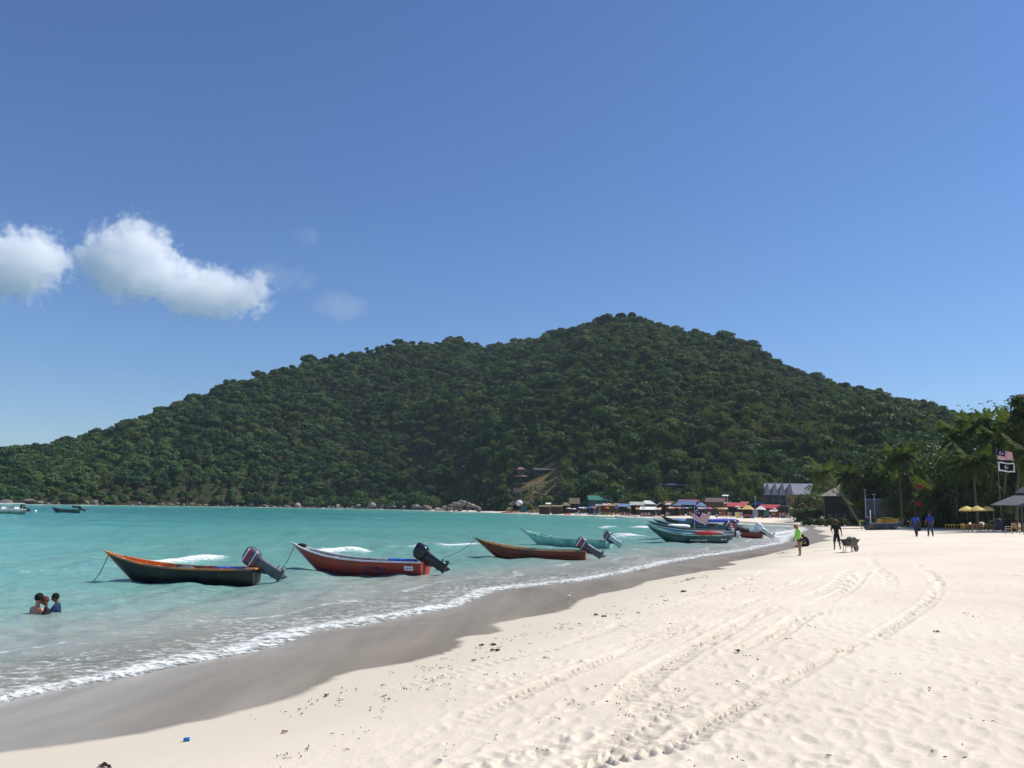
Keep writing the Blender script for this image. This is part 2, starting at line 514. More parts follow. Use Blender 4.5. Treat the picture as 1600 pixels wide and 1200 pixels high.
def build_land():
    re_ = np.concatenate([np.geomspace(0.6, 3.6, 14)[:-1], np.geomspace(3.6, 62, 455)[:-1], np.geomspace(62, 300, 110)[:-1], np.geomspace(300, 900, 90)[:-1], np.geomspace(900, 3000, 16)])
    az = np.concatenate([np.linspace(-180, -44, 18)[:-1], np.linspace(-44, -36, 9)[:-1], np.linspace(-36, 36, 680)[:-1], np.linspace(36, 44, 9)[:-1], np.linspace(44, 180, 18)])
    X, Y, F, nr, na = polar_grid(re_, np.radians(az))
    s = shore_sd(X, Y)
    Z, hm, t = land_z(X, Y, s, True)
    rr = np.hypot(X, Y)
    near = (rr < 75) & (s > -3)
    wd = np.full(X.shape, 60.0)
    wd[near | (rr < 480)] = seg_dist(X[near | (rr < 480)], Y[near | (rr < 480)], WET)
    wsd = np.where(inside(X, Y, WET_POLY), -wd, wd)           # positive on the dry side
    # ---- relief
    idx = np.where(near & (wsd > -0.4))[0]
    x, y, w, r_ = X[idx], Y[idx], wsd[idx], rr[idx]
    dry = sstep(0.7, 3.2, w + 1.6 * (fbm(x * 0.5, y * 0.5, 3, 31) - 0.5) * 2)
    dz = (fbm(x / 2.6, y / 2.6, 3, 41) - 0.5) * 0.06 * dry
    dz += (fbm(x / 0.62, y / 0.62, 3, 51) - 0.5) * 0.011 * dry
    dz += (fbm(x / 0.16, y / 0.16, 2, 57) - 0.5) * 0.020 * dry * sstep(0.42, 0.62, fbm(x / 1.4, y / 0.9, 3, 58))
    bx = np.abs(fbm(x / 0.33, y / 0.33, 3, 61) - 0.5) * 2
    dz += -np.clip(0.25 - bx, 0, 1) * 0.03 * dry * sstep(0.45, 0.6, fbm(x / 3.1, y / 3.1, 2, 71))
    # tyre tracks
    for k, (wd_, amp, per, P) in enumerate(TRACKS):
        A = np.array(P); lo = A.min(0) - 1.2; hi = A.max(0) + 1.2
        q = np.where((x > lo[0]) & (x < hi[0]) & (y > lo[1]) & (y < hi[1]))[0]
        off, arc, d = track_coords(x[q], y[q], P)
        hw = wd_ / 2
        wob = fbm(arc / 2.2, arc * 0 + k, 2, 80 + k)
        env = sstep(hw + 0.05, hw - 0.05, d) * sstep(0.22, 0.5, wob)
        side = np.sign(off)
        ph = arc / per + np.where(side > 0, 0.5, 0) + np.abs(off) * 1.3
        lug = np.sin(2 * math.pi * ph) * 0.5 + 0.5
        lug = lug ** 2.2 * 1.25 * (0.55 + 0.9 * fbm(arc * 3, off * 4, 2, 90 + k))
        edge = np.exp(-((d - hw - 0.04) / 0.05) ** 2) * 0.009 * sstep(0.2, 0.5, wob)
        gain = 0.038 if k else 0.055
        dz[q] += amp * (env * (lug - 0.62) * gain + edge - env * 0.012) * (0.35 + 0.65 * dry[q])
    # footprints
    nfp = 2100
    fx, fy, fa = [], [], []
    g = np.random.default_rng(5)
    while len(fx) < nfp:
        rr0 = math.exp(g.uniform(math.log(4.2), math.log(46))); a0 = g.uniform(R(-12), R(35))
        px_, py_ = rr0 * math.sin(a0), rr0 * math.cos(a0)
        base = math.atan2(0.45, 1.0)
        head = base + g.normal(0, 0.5) + (math.pi if g.random() < 0.5 else 0)
        n_ = g.integers(2, 9)
        for j in range(n_):
            sd_ = 0.12 if j % 2 else -0.12
            fx.append(px_ + math.sin(head) * 0.62 * j + math.cos(head) * sd_ + g.normal(0, 0.05))
            fy.append(py_ + math.cos(head) * 0.62 * j - math.sin(head) * sd_ + g.normal(0, 0.05))
            fa.append(head + g.normal(0, 0.12))
    order = np.argsort(y)
    ys = y[order]
    for k in range(len(fx)):
        lo = np.searchsorted(ys, fy[k] - 0.34); hi = np.searchsorted(ys, fy[k] + 0.34)
        q = order[lo:hi]
        q = q[np.abs(x[q] - fx[k]) < 0.34]
        if len(q) == 0:
            continue
        ddx, ddy = x[q] - fx[k], y[q] - fy[k]
        u = ddx * math.sin(fa[k]) + ddy * math.cos(fa[k]); v = ddx * math.cos(fa[k]) - ddy * math.sin(fa[k])
        e = np.sqrt((u / 0.16) ** 2 + (v / 0.075) ** 2)
        dep = g.uniform(0.003, 0.012)
        dz[q] += dry[q] * (-dep * np.exp(-e ** 2.4 * 0.9) + dep * 0.5 * np.exp(-((e - 1.45) / 0.38) ** 2) * (1 + 0.8 * np.sin(fa[k] + u * 9)))
    fade = 1 - sstep(50, 72, r_)
    Z[idx] += dz * fade
    # the foot of the hillside and inland strip carry soil and low grass
    hill = np.where(hm, 1.0, 0.0)
    lawn = sstep(px_az(788), px_az(800), np.arctan2(X, Y)) * sstep(px_az(896), px_az(880), np.arctan2(X, Y)) * sstep(380, 388, rr) * sstep(424, 412, rr)
    grass = np.clip(sstep(0.0, 18, s - np.interp(np.arctan2(X, Y), px_az([-400, 690, 850, 1000, 1200, 1260, 1300, 1380, 1420, 1600, 2000]), [3, 6, 34, 44, 62, 66, 70, 50, 34, 28, 26])), 0, 1) * (rr > 40)
    keep = (s > -9)
    fk = keep[F].any(1)
    fh = hm[F].any(1)
    V = np.stack([X, Y, Z], -1)
    def sub(mask, name, m, kind_attrs):
        ff = F[mask]; u, inv = np.unique(ff, return_inverse=True)
        me = np_mesh(name, V[u], inv.reshape(ff.shape)[:, ::-1], m, True, {a: b[u] for a, b in kind_attrs.items()})
        return tag(link(me, name), kind='structure')
    sub(fk & ~fh, 'beach_sand', sand_material(), {'wet': wsd, 'grass': grass, 'shore': s})
    clear = np.zeros(X.shape)
    sub(fk & fh, 'hillside_ground', soil_material(), {'grass': lawn})

def sand_material():
    m, t, o = new_mat('beach_sand'); L = t.links.new
    b = N(t, 'ShaderNodeBsdfPrincipled')
    geo = N(t, 'ShaderNodeNewGeometry')
    P = geo.outputs['Position']
    wet_a = N(t, 'ShaderNodeAttribute', attribute_name='wet')
    gr = N(t, 'ShaderNodeAttribute', attribute_name='grass')
    n1 = N(t, 'ShaderNodeTexNoise', inputs={'Scale': 1.7, 'Detail': 7.0, 'Roughness': 0.6}); L(P, n1.inputs['Vector'])
    n2 = N(t, 'ShaderNodeTexNoise', inputs={'Scale': 0.22, 'Detail': 4.0}); L(P, n2.inputs['Vector'])
    n3 = N(t, 'ShaderNodeTexNoise', inputs={'Scale': 22.0, 'Detail': 6.0, 'Roughness': 0.7}); L(P, n3.inputs['Vector'])
    n4 = N(t, 'ShaderNodeTexNoise', inputs={'Scale': 160.0, 'Detail': 3.0, 'Roughness': 0.8}); L(P, n4.inputs['Vector'])
    # dry colour, slightly varied
    cr = N(t, 'ShaderNodeValToRGB')
    cr.color_ramp.elements[0].position = 0.3; cr.color_ramp.elements[0].color = (0.66, 0.575, 0.455, 1)
    cr.color_ramp.elements[1].position = 0.7; cr.color_ramp.elements[1].color = (0.75, 0.665, 0.54, 1)
    L(n2.outputs[0], cr.inputs[0])
    fine = N(t, 'ShaderNodeMapRange', inputs={'From Min': 0.25, 'From Max': 0.75, 'To Min': 0.93, 'To Max': 1.05}); L(n3.outputs[0], fine.inputs['Value'])
    cb = N(t, 'ShaderNodeCombineXYZ')
    for i in range(3): L(fine.outputs[0], cb.inputs[i])
    dry = N(t, 'ShaderNodeVectorMath', operation='MULTIPLY'); L(cr.outputs[0], dry.inputs[0]); L(cb.outputs[0], dry.inputs[1])
    # wet mask with a slightly ragged edge
    jit = N(t, 'ShaderNodeMath', operation='MULTIPLY_ADD', inputs={1: 0.36, 2: -0.18}); L(n1.outputs[0], jit.inputs[0])
    w = N(t, 'ShaderNodeMath', operation='ADD'); L(wet_a.outputs['Fac'], w.inputs[0]); L(jit.outputs[0], w.inputs[1])
    wm = N(t, 'ShaderNodeMapRange', interpolation_type='SMOOTHSTEP', inputs={'From Min': -0.13, 'From Max': 0.08, 'To Min': 1.0, 'To Max': 0.0}); L(w.outputs[0], wm.inputs['Value'])
    # damp, smooth band above the wet line
    dj = N(t, 'ShaderNodeMath', operation='MULTIPLY_ADD', inputs={1: 3.2, 2: -1.6}); L(n2.outputs[0], dj.inputs[0])
    dw = N(t, 'ShaderNodeMath', operation='ADD'); L(wet_a.outputs['Fac'], dw.inputs[0]); L(dj.outputs[0], dw.inputs[1])
    dm = N(t, 'ShaderNodeMapRange', interpolation_type='SMOOTHSTEP', inputs={'From Min': 0.4, 'From Max': 3.4, 'To Min': 1.0, 'To Max': 0.0}); L(dw.outputs[0], dm.inputs['Value'])
    mx1 = N(t, 'ShaderNodeMix', data_type='RGBA'); L(dm.outputs[0], mx1.inputs['Factor']); L(dry.outputs[0], mx1.inputs['A']); mx1.inputs['B'].default_value = (0.57, 0.505, 0.40, 1)
    # wet sand: streaky, deeper tone
    st = N(t, 'ShaderNodeMapping'); st.inputs['Rotation'].default_value = (0, 0, R(22)); st.inputs['Scale'].default_value = (1.1, 0.16, 1); L(P, st.inputs[0])
    n5 = N(t, 'ShaderNodeTexNoise', inputs={'Scale': 1.0, 'Detail': 6.0, 'Roughness': 0.55}); L(st.outputs[0], n5.inputs['Vector'])
    wc = N(t, 'ShaderNodeValToRGB')
    wc.color_ramp.elements[0].position = 0.3; wc.color_ramp.elements[0].color = (0.265, 0.22, 0.165, 1)
    wc.color_ramp.elements[1].position = 0.72; wc.color_ramp.elements[1].color = (0.40, 0.335, 0.25, 1)
    L(n5.outputs[0], wc.inputs[0])
    sh_a = N(t, 'ShaderNodeAttribute', attribute_name='shore')
    fl = N(t, 'ShaderNodeMapRange', interpolation_type='SMOOTHSTEP', inputs={'From Min': 0.4, 'From Max': 4.5, 'To Min': 0.45, 'To Max': 0.0}); L(sh_a.outputs['Fac'], fl.inputs['Value'])
    fn = N(t, 'ShaderNodeMath', operation='MULTIPLY'); L(fl.outputs[0], fn.inputs[0]); L(n5.outputs[0], fn.inputs[1])
    wc2 = N(t, 'ShaderNodeMix', data_type='RGBA'); L(fn.outputs[0], wc2.inputs['Factor']); L(wc.outputs[0], wc2.inputs['A']); wc2.inputs['B'].default_value = (0.50, 0.48, 0.44, 1)  # pale grey sheen of the water film mixed into the colour towards the waterline
    mx2 = N(t, 'ShaderNodeMix', data_type='RGBA'); L(wm.outputs[0], mx2.inputs['Factor']); L(mx1.outputs['Result'], mx2.inputs['A']); L(wc2.outputs['Result'], mx2.inputs['B'])
    # grass and litter inland
    gj = N(t, 'ShaderNodeMath', operation='MULTIPLY_ADD', inputs={1: 1.4, 2: -0.75}); L(n1.outputs[0], gj.inputs[0])
    ga = N(t, 'ShaderNodeMath', operation='ADD', use_clamp=True); L(gr.outputs['Fac'], ga.inputs[0]); L(gj.outputs[0], ga.inputs[1])
    gm = N(t, 'ShaderNodeMath', operation='MULTIPLY', use_clamp=True); L(ga.outputs[0], gm.inputs[0]); L(gr.outputs['Fac'], gm.inputs[1])
    gc = N(t, 'ShaderNodeValToRGB')
    gc.color_ramp.elements[0].position = 0.35; gc.color_ramp.elements[0].color = (0.05, 0.065, 0.02, 1)
    gc.color_ramp.elements[1].position = 0.65; gc.color_ramp.elements[1].color = (0.13, 0.105, 0.055, 1)
    L(n1.outputs[0], gc.inputs[0])
    mx3 = N(t, 'ShaderNodeMix', data_type='RGBA'); L(gm.outputs[0], mx3.inputs['Factor']); L(mx2.outputs['Result'], mx3.inputs['A']); L(gc.outputs[0], mx3.inputs['B'])
    L(mx3.outputs['Result'], b.inputs['Base Color'])
    rg = N(t, 'ShaderNodeMapRange', inputs={'To Min': 0.95, 'To Max': 0.24}); L(wm.outputs[0], rg.inputs['Value'])
    L(rg.outputs[0], b.inputs['Roughness'])
    sp = N(t, 'ShaderNodeMapRange', inputs={'To Min': 0.08, 'To Max': 0.42}); L(wm.outputs[0], sp.inputs['Value'])
    L(sp.outputs[0], b.inputs['Specular IOR Level'])
    # grain relief, off in the wet zone
    dr = N(t, 'ShaderNodeMath', operation='SUBTRACT', inputs={0: 1.0}); L(dm.outputs[0], dr.inputs[1])
    h1 = N(t, 'ShaderNodeMath', operation='MULTIPLY_ADD', inputs={1: 0.35}); L(n4.outputs[0], h1.inputs[0]); L(n3.outputs[0], h1.inputs[2])
    bs = N(t, 'ShaderNodeMath', operation='MULTIPLY_ADD', inputs={1: 0.5, 2: 0.06}); L(dr.outputs[0], bs.inputs[0])
    bp = N(t, 'ShaderNodeBump', inputs={'Distance': 0.03}); L(bs.outputs[0], bp.inputs['Strength']); L(h1.outputs[0], bp.inputs['Height'])
    L(bp.outputs[0], b.inputs['Normal'])
    L(b.outputs[0], o.inputs['Surface'])
    return m

def soil_material():
    m, t, o = new_mat('hillside_soil'); L = t.links.new
    b = N(t, 'ShaderNodeBsdfPrincipled', inputs={'Roughness': 0.95, 'Specular IOR Level': 0.1})
    geo = N(t, 'ShaderNodeNewGeometry')
    n1 = N(t, 'ShaderNodeTexNoise', inputs={'Scale': 0.35, 'Detail': 8.0, 'Roughness': 0.7}); L(geo.outputs['Position'], n1.inputs['Vector'])
    cr = N(t, 'ShaderNodeValToRGB')
    cr.color_ramp.elements[0].position = 0.3; cr.color_ramp.elements[0].color = (0.016, 0.022, 0.008, 1)
    cr.color_ramp.elements[1].position = 0.75; cr.color_ramp.elements[1].color = (0.05, 0.045, 0.02, 1)
    L(n1.outputs[0], cr.inputs[0])
    ga = N(t, 'ShaderNodeAttribute', attribute_name='grass')
    gc = N(t, 'ShaderNodeValToRGB')
    gc.color_ramp.elements[0].position = 0.35; gc.color_ramp.elements[0].color = (0.13, 0.12, 0.035, 1)
    gc.color_ramp.elements[1].position = 0.65; gc.color_ramp.elements[1].color = (0.34, 0.20, 0.08, 1)
    L(n1.outputs[0], gc.inputs[0])
    gm = N(t, 'ShaderNodeMix', data_type='RGBA'); L(ga.outputs['Fac'], gm.inputs['Factor']); L(cr.outputs[0], gm.inputs['A']); L(gc.outputs[0], gm.inputs['B'])
    L(gm.outputs['Result'], b.inputs['Base Color']); L(b.outputs[0], o.inputs['Surface'])
    return m

# ================================================================== SEA
# breaking crests: (px0, py0, px1, py1, height, strength, thickness in m)
BREAK_PX = [(228, 884, 350, 870, 0.30, 1.35, 1.1), (18, 897, 138, 889, 0.16, 0.62, 0.5), (486, 864, 570, 860, 0.32, 1.5, 1.8), (608, 857, 676, 852, 0.18, 0.85, 0.8),
            (688, 855, 750, 852, 0.28, 1.3, 1.0), (966, 837, 996, 840, 0.34, 1.5, 1.9), (938, 824, 962, 825, 0.3, 1.3, 1.8), (996, 823, 1022, 826, 0.34, 1.5, 2.2),
            (983, 824, 992, 825, 0.2, 1.0, 1.2), (934, 810.5, 964, 811, 0.3, 1.3, 2.4), (898, 810, 922, 810, 0.15, 0.6, 1.3), (586, 811, 598, 811.5, 0.2, 0.9, 1.2),
            (140, 884, 180, 882, 0.1, 0.4, 0.4), (760, 857, 800, 852, 0.12, 0.5, 0.6), (985, 862, 1010, 858, 0.15, 0.6, 0.7), (868, 816, 880, 816, 0.12, 0.5, 1.2),
            (1196, 838, 1244, 829, 0.12, 1.3, 1.4), (1204, 842, 1226, 838, 0.1, 1.2, 1.5),
            (1150, 818, 1200, 820.5, 0.1, 1.1, 2.0), (760, 801.6, 805, 802.6, 0.1, 1.2, 2.6), (700, 800.2, 750, 801.2, 0.1, 1.1, 2.6), (826, 803.6, 850, 804.4, 0.1, 1.1, 2.4), (862, 805, 884, 805.8, 0.1, 1.0, 2.4),
            (2, 788.6, 22, 788.8, 0.2, 1.3, 3.0), (56, 789, 68, 789, 0.2, 1.2, 3.0), (120, 789.8, 146, 790, 0.2, 1.3, 3.5), (232, 791.2, 252, 791.5, 0.2, 1.3, 3.5), (328, 792.4, 350, 792.7, 0.2, 1.1, 3),
            (404, 793.6, 416, 793.8, 0.2, 1.2, 3), (500, 795, 516, 795.4, 0.2, 1.1, 3), (520, 795.6, 540, 796, 0.2, 1.1, 3), (626, 798, 664, 798.6, 0.2, 1.1, 3), (668, 798.6, 690, 798.8, 0.2, 1.2, 3)]

def build_sea():
    re_ = np.concatenate([np.geomspace(7, 90, 420)[:-1], np.geomspace(90, 560, 260)[:-1], np.geomspace(560, 9000, 26)])
    az = np.concatenate([np.linspace(-165, -42, 24)[:-1], np.linspace(-42, -36, 12)[:-1], np.linspace(-36, 24, 520)[:-1], np.linspace(24, 40, 12)])
    X, Y, F, nr, na = polar_grid(re_, np.radians(az))
    s = shore_sd(X, Y); rr = np.hypot(X, Y)
    d = -s
    Z = np.zeros(X.shape)
    g = np.random.default_rng(3)
    amp_mask = sstep(0.0, 7, d)
    for k in range(34):
        lam = math.exp(g.uniform(math.log(0.55), math.log(11)))
        th = R(206) + g.normal(0, 0.42)                # travelling towards the beach
        kx, ky = math.cos(th) * 2 * math.pi / lam, math.sin(th) * 2 * math.pi / lam
        a = 0.0072 * lam ** 0.5
        vis = 1 - sstep(lam * 30, lam * 75, rr)
        ph = g.uniform(0, 6.28) + 2.2 * vnoise(X / (lam * 4), Y / (lam * 4), 200 + k)
        Z += a * vis * np.sin(kx * X + ky * Y + ph)
    chop = (fbm(X / 0.5, Y / 0.22, 3, 301) - 0.5) * 0.05 * (1 - sstep(25, 60, rr))
    Z = (Z + chop) * (0.12 + 0.88 * amp_mask)
    foam = np.zeros(X.shape)
    # swash line, thick and irregular
    vary = 0.45 + 1.1 * fbm(X / 2.6, Y / 2.6, 3, 321)
    far = 1 + sstep(40, 200, rr) * 3.0
    dd = d / (vary * far)
    f1 = np.where(d > -0.6, np.exp(-((dd - 0.32) / 0.62) ** 2) * 0.80, 0)
    f2 = 0.58 * sstep(6.0, 0.3, dd) * (d > 0)
    lace = 0.24 * sstep(12, 5, dd) * (d > 0)
    # a second and third line of spent foam parallel to the beach
    f3 = 0.62 * np.exp(-((d - 3.9 - 1.6 * (fbm(X / 5, Y / 5, 2, 331) - .5) * 2) / 0.34) ** 2) * sstep(0.4, 0.62, fbm(X / 3.3, Y / 3.3, 2, 341))
    foam = np.maximum(np.maximum(f1, f2), np.maximum(lace, f3))
    Z += 0.07 * np.exp(-((dd - 0.42) / 0.4) ** 2) * (d > -0.5)
    for (x0, y0, x1, y1, h, st, th) in BREAK_PX:
        a = at_z(x0, y0); b = at_z(x1, y1)
        vx, vy = b.x - a.x, b.y - a.y; Ln = math.hypot(vx, vy)
        q = np.where((np.abs(X - (a.x + b.x) / 2) < Ln / 2 + 10) & (np.abs(Y - (a.y + b.y) / 2) < abs(vy) / 2 + 14))[0]
        tt = ((X[q] - a.x) * vx + (Y[q] - a.y) * vy) / (Ln * Ln)
        pd = ((X[q] - a.x) * -vy + (Y[q] - a.y) * vx) / Ln + 0.35 * th * (fbm(tt * 6, tt * 0 + x0, 3, 351) - 0.5) * 2
        env = sstep(-0.12, 0.16, tt) * sstep(1.12, 0.84, tt)
        wth = th * (0.6 + 0.8 * fbm(tt * 5 + 3, tt * 0 + y0, 3, 361))
        prof = np.where(pd > 0, np.exp(-(pd / (wth * 1.1)) ** 2), np.exp(-(pd / (wth * 0.75)) ** 2))
        Z[q] += 0.7 * h * env * np.where(pd > 0, np.exp(-(pd / 2.2) ** 2), np.exp(-(pd / 0.8) ** 2)) * 0.9
        foam[q] = np.maximum(foam[q], st * 0.74 * env * prof * (0.75 + 0.5 * fbm(X[q] / (0.5 + th * 0.3), Y[q] / (0.3 + th * 0.2), 3, 371)))
    keep = (s < 1.2)
    fk = keep[F].any(1)
    ff = F[fk]; u, inv = np.unique(ff, return_inverse=True)
    V = np.stack([X, Y, Z], -1)
    me = np_mesh('sea_water', V[u], inv.reshape(ff.shape)[:, ::-1], water_material(), True, {'offshore': d[u], 'foam': foam[u]})
    tag(link(me, 'sea_water'), kind='structure')

def water_material():
    m, t, o = new_mat('sea_water'); L = t.links.new
    geo = N(t, 'ShaderNodeNewGeometry'); P = geo.outputs['Position']
    off = N(t, 'ShaderNodeAttribute', attribute_name='offshore')
    fo = N(t, 'ShaderNodeAttribute', attribute_name='foam')
    big = N(t, 'ShaderNodeMapping'); big.inputs['Scale'].default_value = (0.03, 0.085, 1); L(P, big.inputs[0])
    nb = N(t, 'ShaderNodeTexNoise', inputs={'Scale': 1.0, 'Detail': 5.0, 'Roughness': 0.55}); L(big.outputs[0], nb.inputs['Vector'])
    # log distance offshore drives depth colour
    mx = N(t, 'ShaderNodeMath', operation='MAXIMUM', inputs={1: 0.3}); L(off.outputs['Fac'], mx.inputs[0])
    lg = N(t, 'ShaderNodeMath', operation='LOGARITHM', inputs={1: 10.0}); L(mx.outputs[0], lg.inputs[0])
    nadd = N(t, 'ShaderNodeMath', operation='MULTIPLY_ADD', inputs={1: 0.9, 2: -0.45}); L(nb.outputs[0], nadd.inputs[0])
    sm = N(t, 'ShaderNodeMath', operation='ADD'); L(lg.outputs[0], sm.inputs[0]); L(nadd.outputs[0], sm.inputs[1])
    rs = N(t, 'ShaderNodeMapRange', inputs={'From Min': -0.3, 'From Max': 2.7}); L(sm.outputs[0], rs.inputs['Value'])
    cr = N(t, 'ShaderNodeValToRGB'); E = cr.color_ramp.elements
    E[0].position = 0.14; E[0].color = (0.42, 0.40, 0.345, 1)
    E[1].position = 1.0; E[1].color = (0.006, 0.125, 0.165, 1)
    for p, c in ((0.33, (0.34, 0.385, 0.335)), (0.43, (0.195, 0.385, 0.335)), (0.56, (0.150, 0.375, 0.325)), (0.70, (0.088, 0.335, 0.295)), (0.84, (0.018, 0.20, 0.20))):
        e = E.new(p); e.color = c4(c)
    L(rs.outputs[0], cr.inputs[0])
    # bands of stirred up sand and darker troughs
    st = N(t, 'ShaderNodeMapping'); st.inputs['Rotation'].default_value = (0, 0, R(-8)); st.inputs['Scale'].default_value = (0.10, 0.75, 1); L(P, st.inputs[0])
    n2 = N(t, 'ShaderNodeTexNoise', inputs={'Scale': 1.0, 'Detail': 7.0, 'Roughness': 0.62, 'Distortion': 0.4}); L(st.outputs[0], n2.inputs['Vector'])
    tr_ = N(t, 'ShaderNodeMapRange', interpolation_type='SMOOTHSTEP', inputs={'From Min': 0.50, 'From Max': 0.72, 'To Min': 0.0, 'To Max': 0.55}); L(n2.outputs[0], tr_.inputs['Value'])
    nearm = N(t, 'ShaderNodeMapRange', inputs={'From Min': 10, 'From Max': 130, 'To Min': 1.0, 'To Max': 0.0}); L(off.outputs['Fac'], nearm.inputs['Value'])
    tm = N(t, 'ShaderNodeMath', operation='MULTIPLY'); L(tr_.outputs[0], tm.inputs[0]); L(nearm.outputs[0], tm.inputs[1])
    c2 = N(t, 'ShaderNodeMix', data_type='RGBA'); L(tm.outputs[0], c2.inputs['Factor']); L(cr.outputs[0], c2.inputs['A']); c2.inputs['B'].default_value = (0.165, 0.225, 0.19, 1)
    b = N(t, 'ShaderNodeBsdfPrincipled', inputs={'Roughness': 0.16, 'IOR': 1.33, 'Specular IOR Level': 0.32})
    L(c2.outputs['Result'], b.inputs['Base Color'])
    # ripples
    r1 = N(t, 'ShaderNodeMapping'); r1.inputs['Scale'].default_value = (0.8, 2.2, 1); r1.inputs['Rotation'].default_value = (0, 0, R(-14)); L(P, r1.inputs[0])
    w1 = N(t, 'ShaderNodeTexNoise', inputs={'Scale': 1.4, 'Detail': 8.0, 'Roughness': 0.66}); L(r1.outputs[0], w1.inputs['Vector'])
    bp = N(t, 'ShaderNodeBump', inputs={'Strength': 0.9, 'Distance': 0.22}); L(w1.outputs[0], bp.inputs['Height'])
    L(bp.outputs[0], b.inputs['Normal'])
    # thin water over the sand: see through to the bottom
    tb = N(t, 'ShaderNodeBsdfTransparent', inputs={'Color': (0.90, 0.97, 0.95, 1)})
    al = N(t, 'ShaderNodeMapRange', interpolation_type='SMOOTHSTEP', inputs={'From Min': -0.4, 'From Max': 4.2, 'To Min': 0.42, 'To Max': 1.0}); L(off.outputs['Fac'], al.inputs['Value'])
    ms = N(t, 'ShaderNodeMixShader'); L(al.outputs[0], ms.inputs[0]); L(tb.outputs[0], ms.inputs[1]); L(b.outputs[0], ms.inputs[2])
    # foam: lacy, broken up by noise
    fm = N(t, 'ShaderNodeMapping'); fm.inputs['Scale'].default_value = (1.0, 1.7, 1); fm.inputs['Rotation'].default_value = (0, 0, R(-20)); L(P, fm.inputs[0])
    f1 = N(t, 'ShaderNodeTexNoise', inputs={'Scale': 2.6, 'Detail': 9.0, 'Roughness': 0.72, 'Distortion': 0.5}); L(fm.outputs[0], f1.inputs['Vector'])
    vo = N(t, 'ShaderNodeTexVoronoi', feature='DISTANCE_TO_EDGE', inputs={'Scale': 3.2}); 
    wv = N(t, 'ShaderNodeMixRGB' if False else 'ShaderNodeVectorMath', operation='ADD')
    sc_ = N(t, 'ShaderNodeVectorMath', operation='SCALE'); L(f1.outputs['Color'], sc_.inputs[0]); sc_.inputs['Scale'].default_value = 0.9
    L(fm.outputs[0], wv.inputs[0]); L(sc_.outputs[0], wv.inputs[1]); L(wv.outputs[0], vo.inputs['Vector'])
    vr = N(t, 'ShaderNodeMapRange', inputs={'From Min': 0.0, 'From Max': 0.22, 'To Min': 0.30, 'To Max': -0.12}); L(vo.outputs['Distance'], vr.inputs['Value'])
    a1 = N(t, 'ShaderNodeMath', operation='MULTIPLY_ADD', inputs={1: 2.1, 2: -1.28}); L(f1.outputs[0], a1.inputs[0])
    a2 = N(t, 'ShaderNodeMath', operation='ADD'); L(a1.outputs[0], a2.inputs[0]); L(vr.outputs[0], a2.inputs[1])
    a3 = N(t, 'ShaderNodeMath', operation='ADD'); L(a2.outputs[0], a3.inputs[0]); L(fo.outputs['Fac'], a3.inputs[1])
    ff = N(t, 'ShaderNodeMapRange', interpolation_type='SMOOTHSTEP', inputs={'From Min': 0.30, 'From Max': 0.86}); L(a3.outputs[0], ff.inputs['Value'])
    # no foam where the attribute is nil
    gate = N(t, 'ShaderNodeMapRange', inputs={'From Min': 0.02, 'From Max': 0.25}); L(fo.outputs['Fac'], gate.inputs['Value'])
    fg = N(t, 'ShaderNodeMath', operation='MULTIPLY'); L(ff.outputs[0], fg.inputs[0]); L(gate.outputs[0], fg.inputs[1])
    fb = N(t, 'ShaderNodeBsdfPrincipled', inputs={'Base Color': (0.72, 0.74, 0.72, 1), 'Roughness': 0.85, 'Specular IOR Level': 0.2})
    fbp = N(t, 'ShaderNodeBump', inputs={'Strength': 0.7, 'Distance': 0.08}); L(f1.outputs[0], fbp.inputs['Height']); L(fbp.outputs[0], fb.inputs['Normal'])
    m2 = N(t, 'ShaderNodeMixShader'); L(fg.outputs[0], m2.inputs[0]); L(ms.outputs[0], m2.inputs[1]); L(fb.outputs[0], m2.inputs[2])
    L(m2.outputs[0], o.inputs['Surface'])
    return m

build_land()
build_sea()

# ================================================================== VEGETATION
LEAF_FAR = leaf_mat('forest_leaves', (0.018, 0.050, 0.021), (0.037, 0.084, 0.029), (0.086, 0.126, 0.038), nscale=0.02, trans=0.18, rand=1.15, spec=0.12, rough=0.7)
LEAF_NEAR = leaf_mat('broad_leaves', (0.026, 0.050, 0.013), (0.064, 0.092, 0.020), (0.125, 0.145, 0.032), nscale=0.05, trans=0.36, rand=0.6)
LEAF_PALM = leaf_mat('palm_leaves', (0.035, 0.060, 0.016), (0.068, 0.095, 0.024), (0.13, 0.13, 0.045), nscale=0.05, trans=0.36, rand=0.6, rough=0.75, spec=0.08)
LEAF_DRY = leaf_mat('dry_palm_leaves', (0.10, 0.075, 0.04), (0.14, 0.105, 0.055), (0.18, 0.14, 0.075), nscale=0.05, trans=0.1, rand=0.6)
BARK = mat('bark', (0.13, 0.105, 0.08), 0.9, 0.1, var=0.3, scale=4, bump=0.5)
BARK_PALM = mat('palm_bark', (0.12, 0.10, 0.08), 0.9, 0.1, var=0.25, scale=5, bump=0.5, stretch=(1, 1, 4))

def leaf_quads(C, Nrm, S, g, aspect=0.62, fold=0.0):
    """one pointed leaf clump (4 vertices) per centre"""
    n = len(C)
    a = g.normal(size=(n, 3)); u = np.cross(Nrm, a); u /= np.linalg.norm(u, axis=1)[:, None] + 1e-9
    w = np.cross(Nrm, u)
    s = S[:, None]
    V = np.stack([C - u * s, C - w * s * aspect + Nrm * s * fold, C + u * s, C + w * s * aspect], 1).reshape(-1, 3)
    F = np.arange(4 * n).reshape(-1, 4)
    return V, F

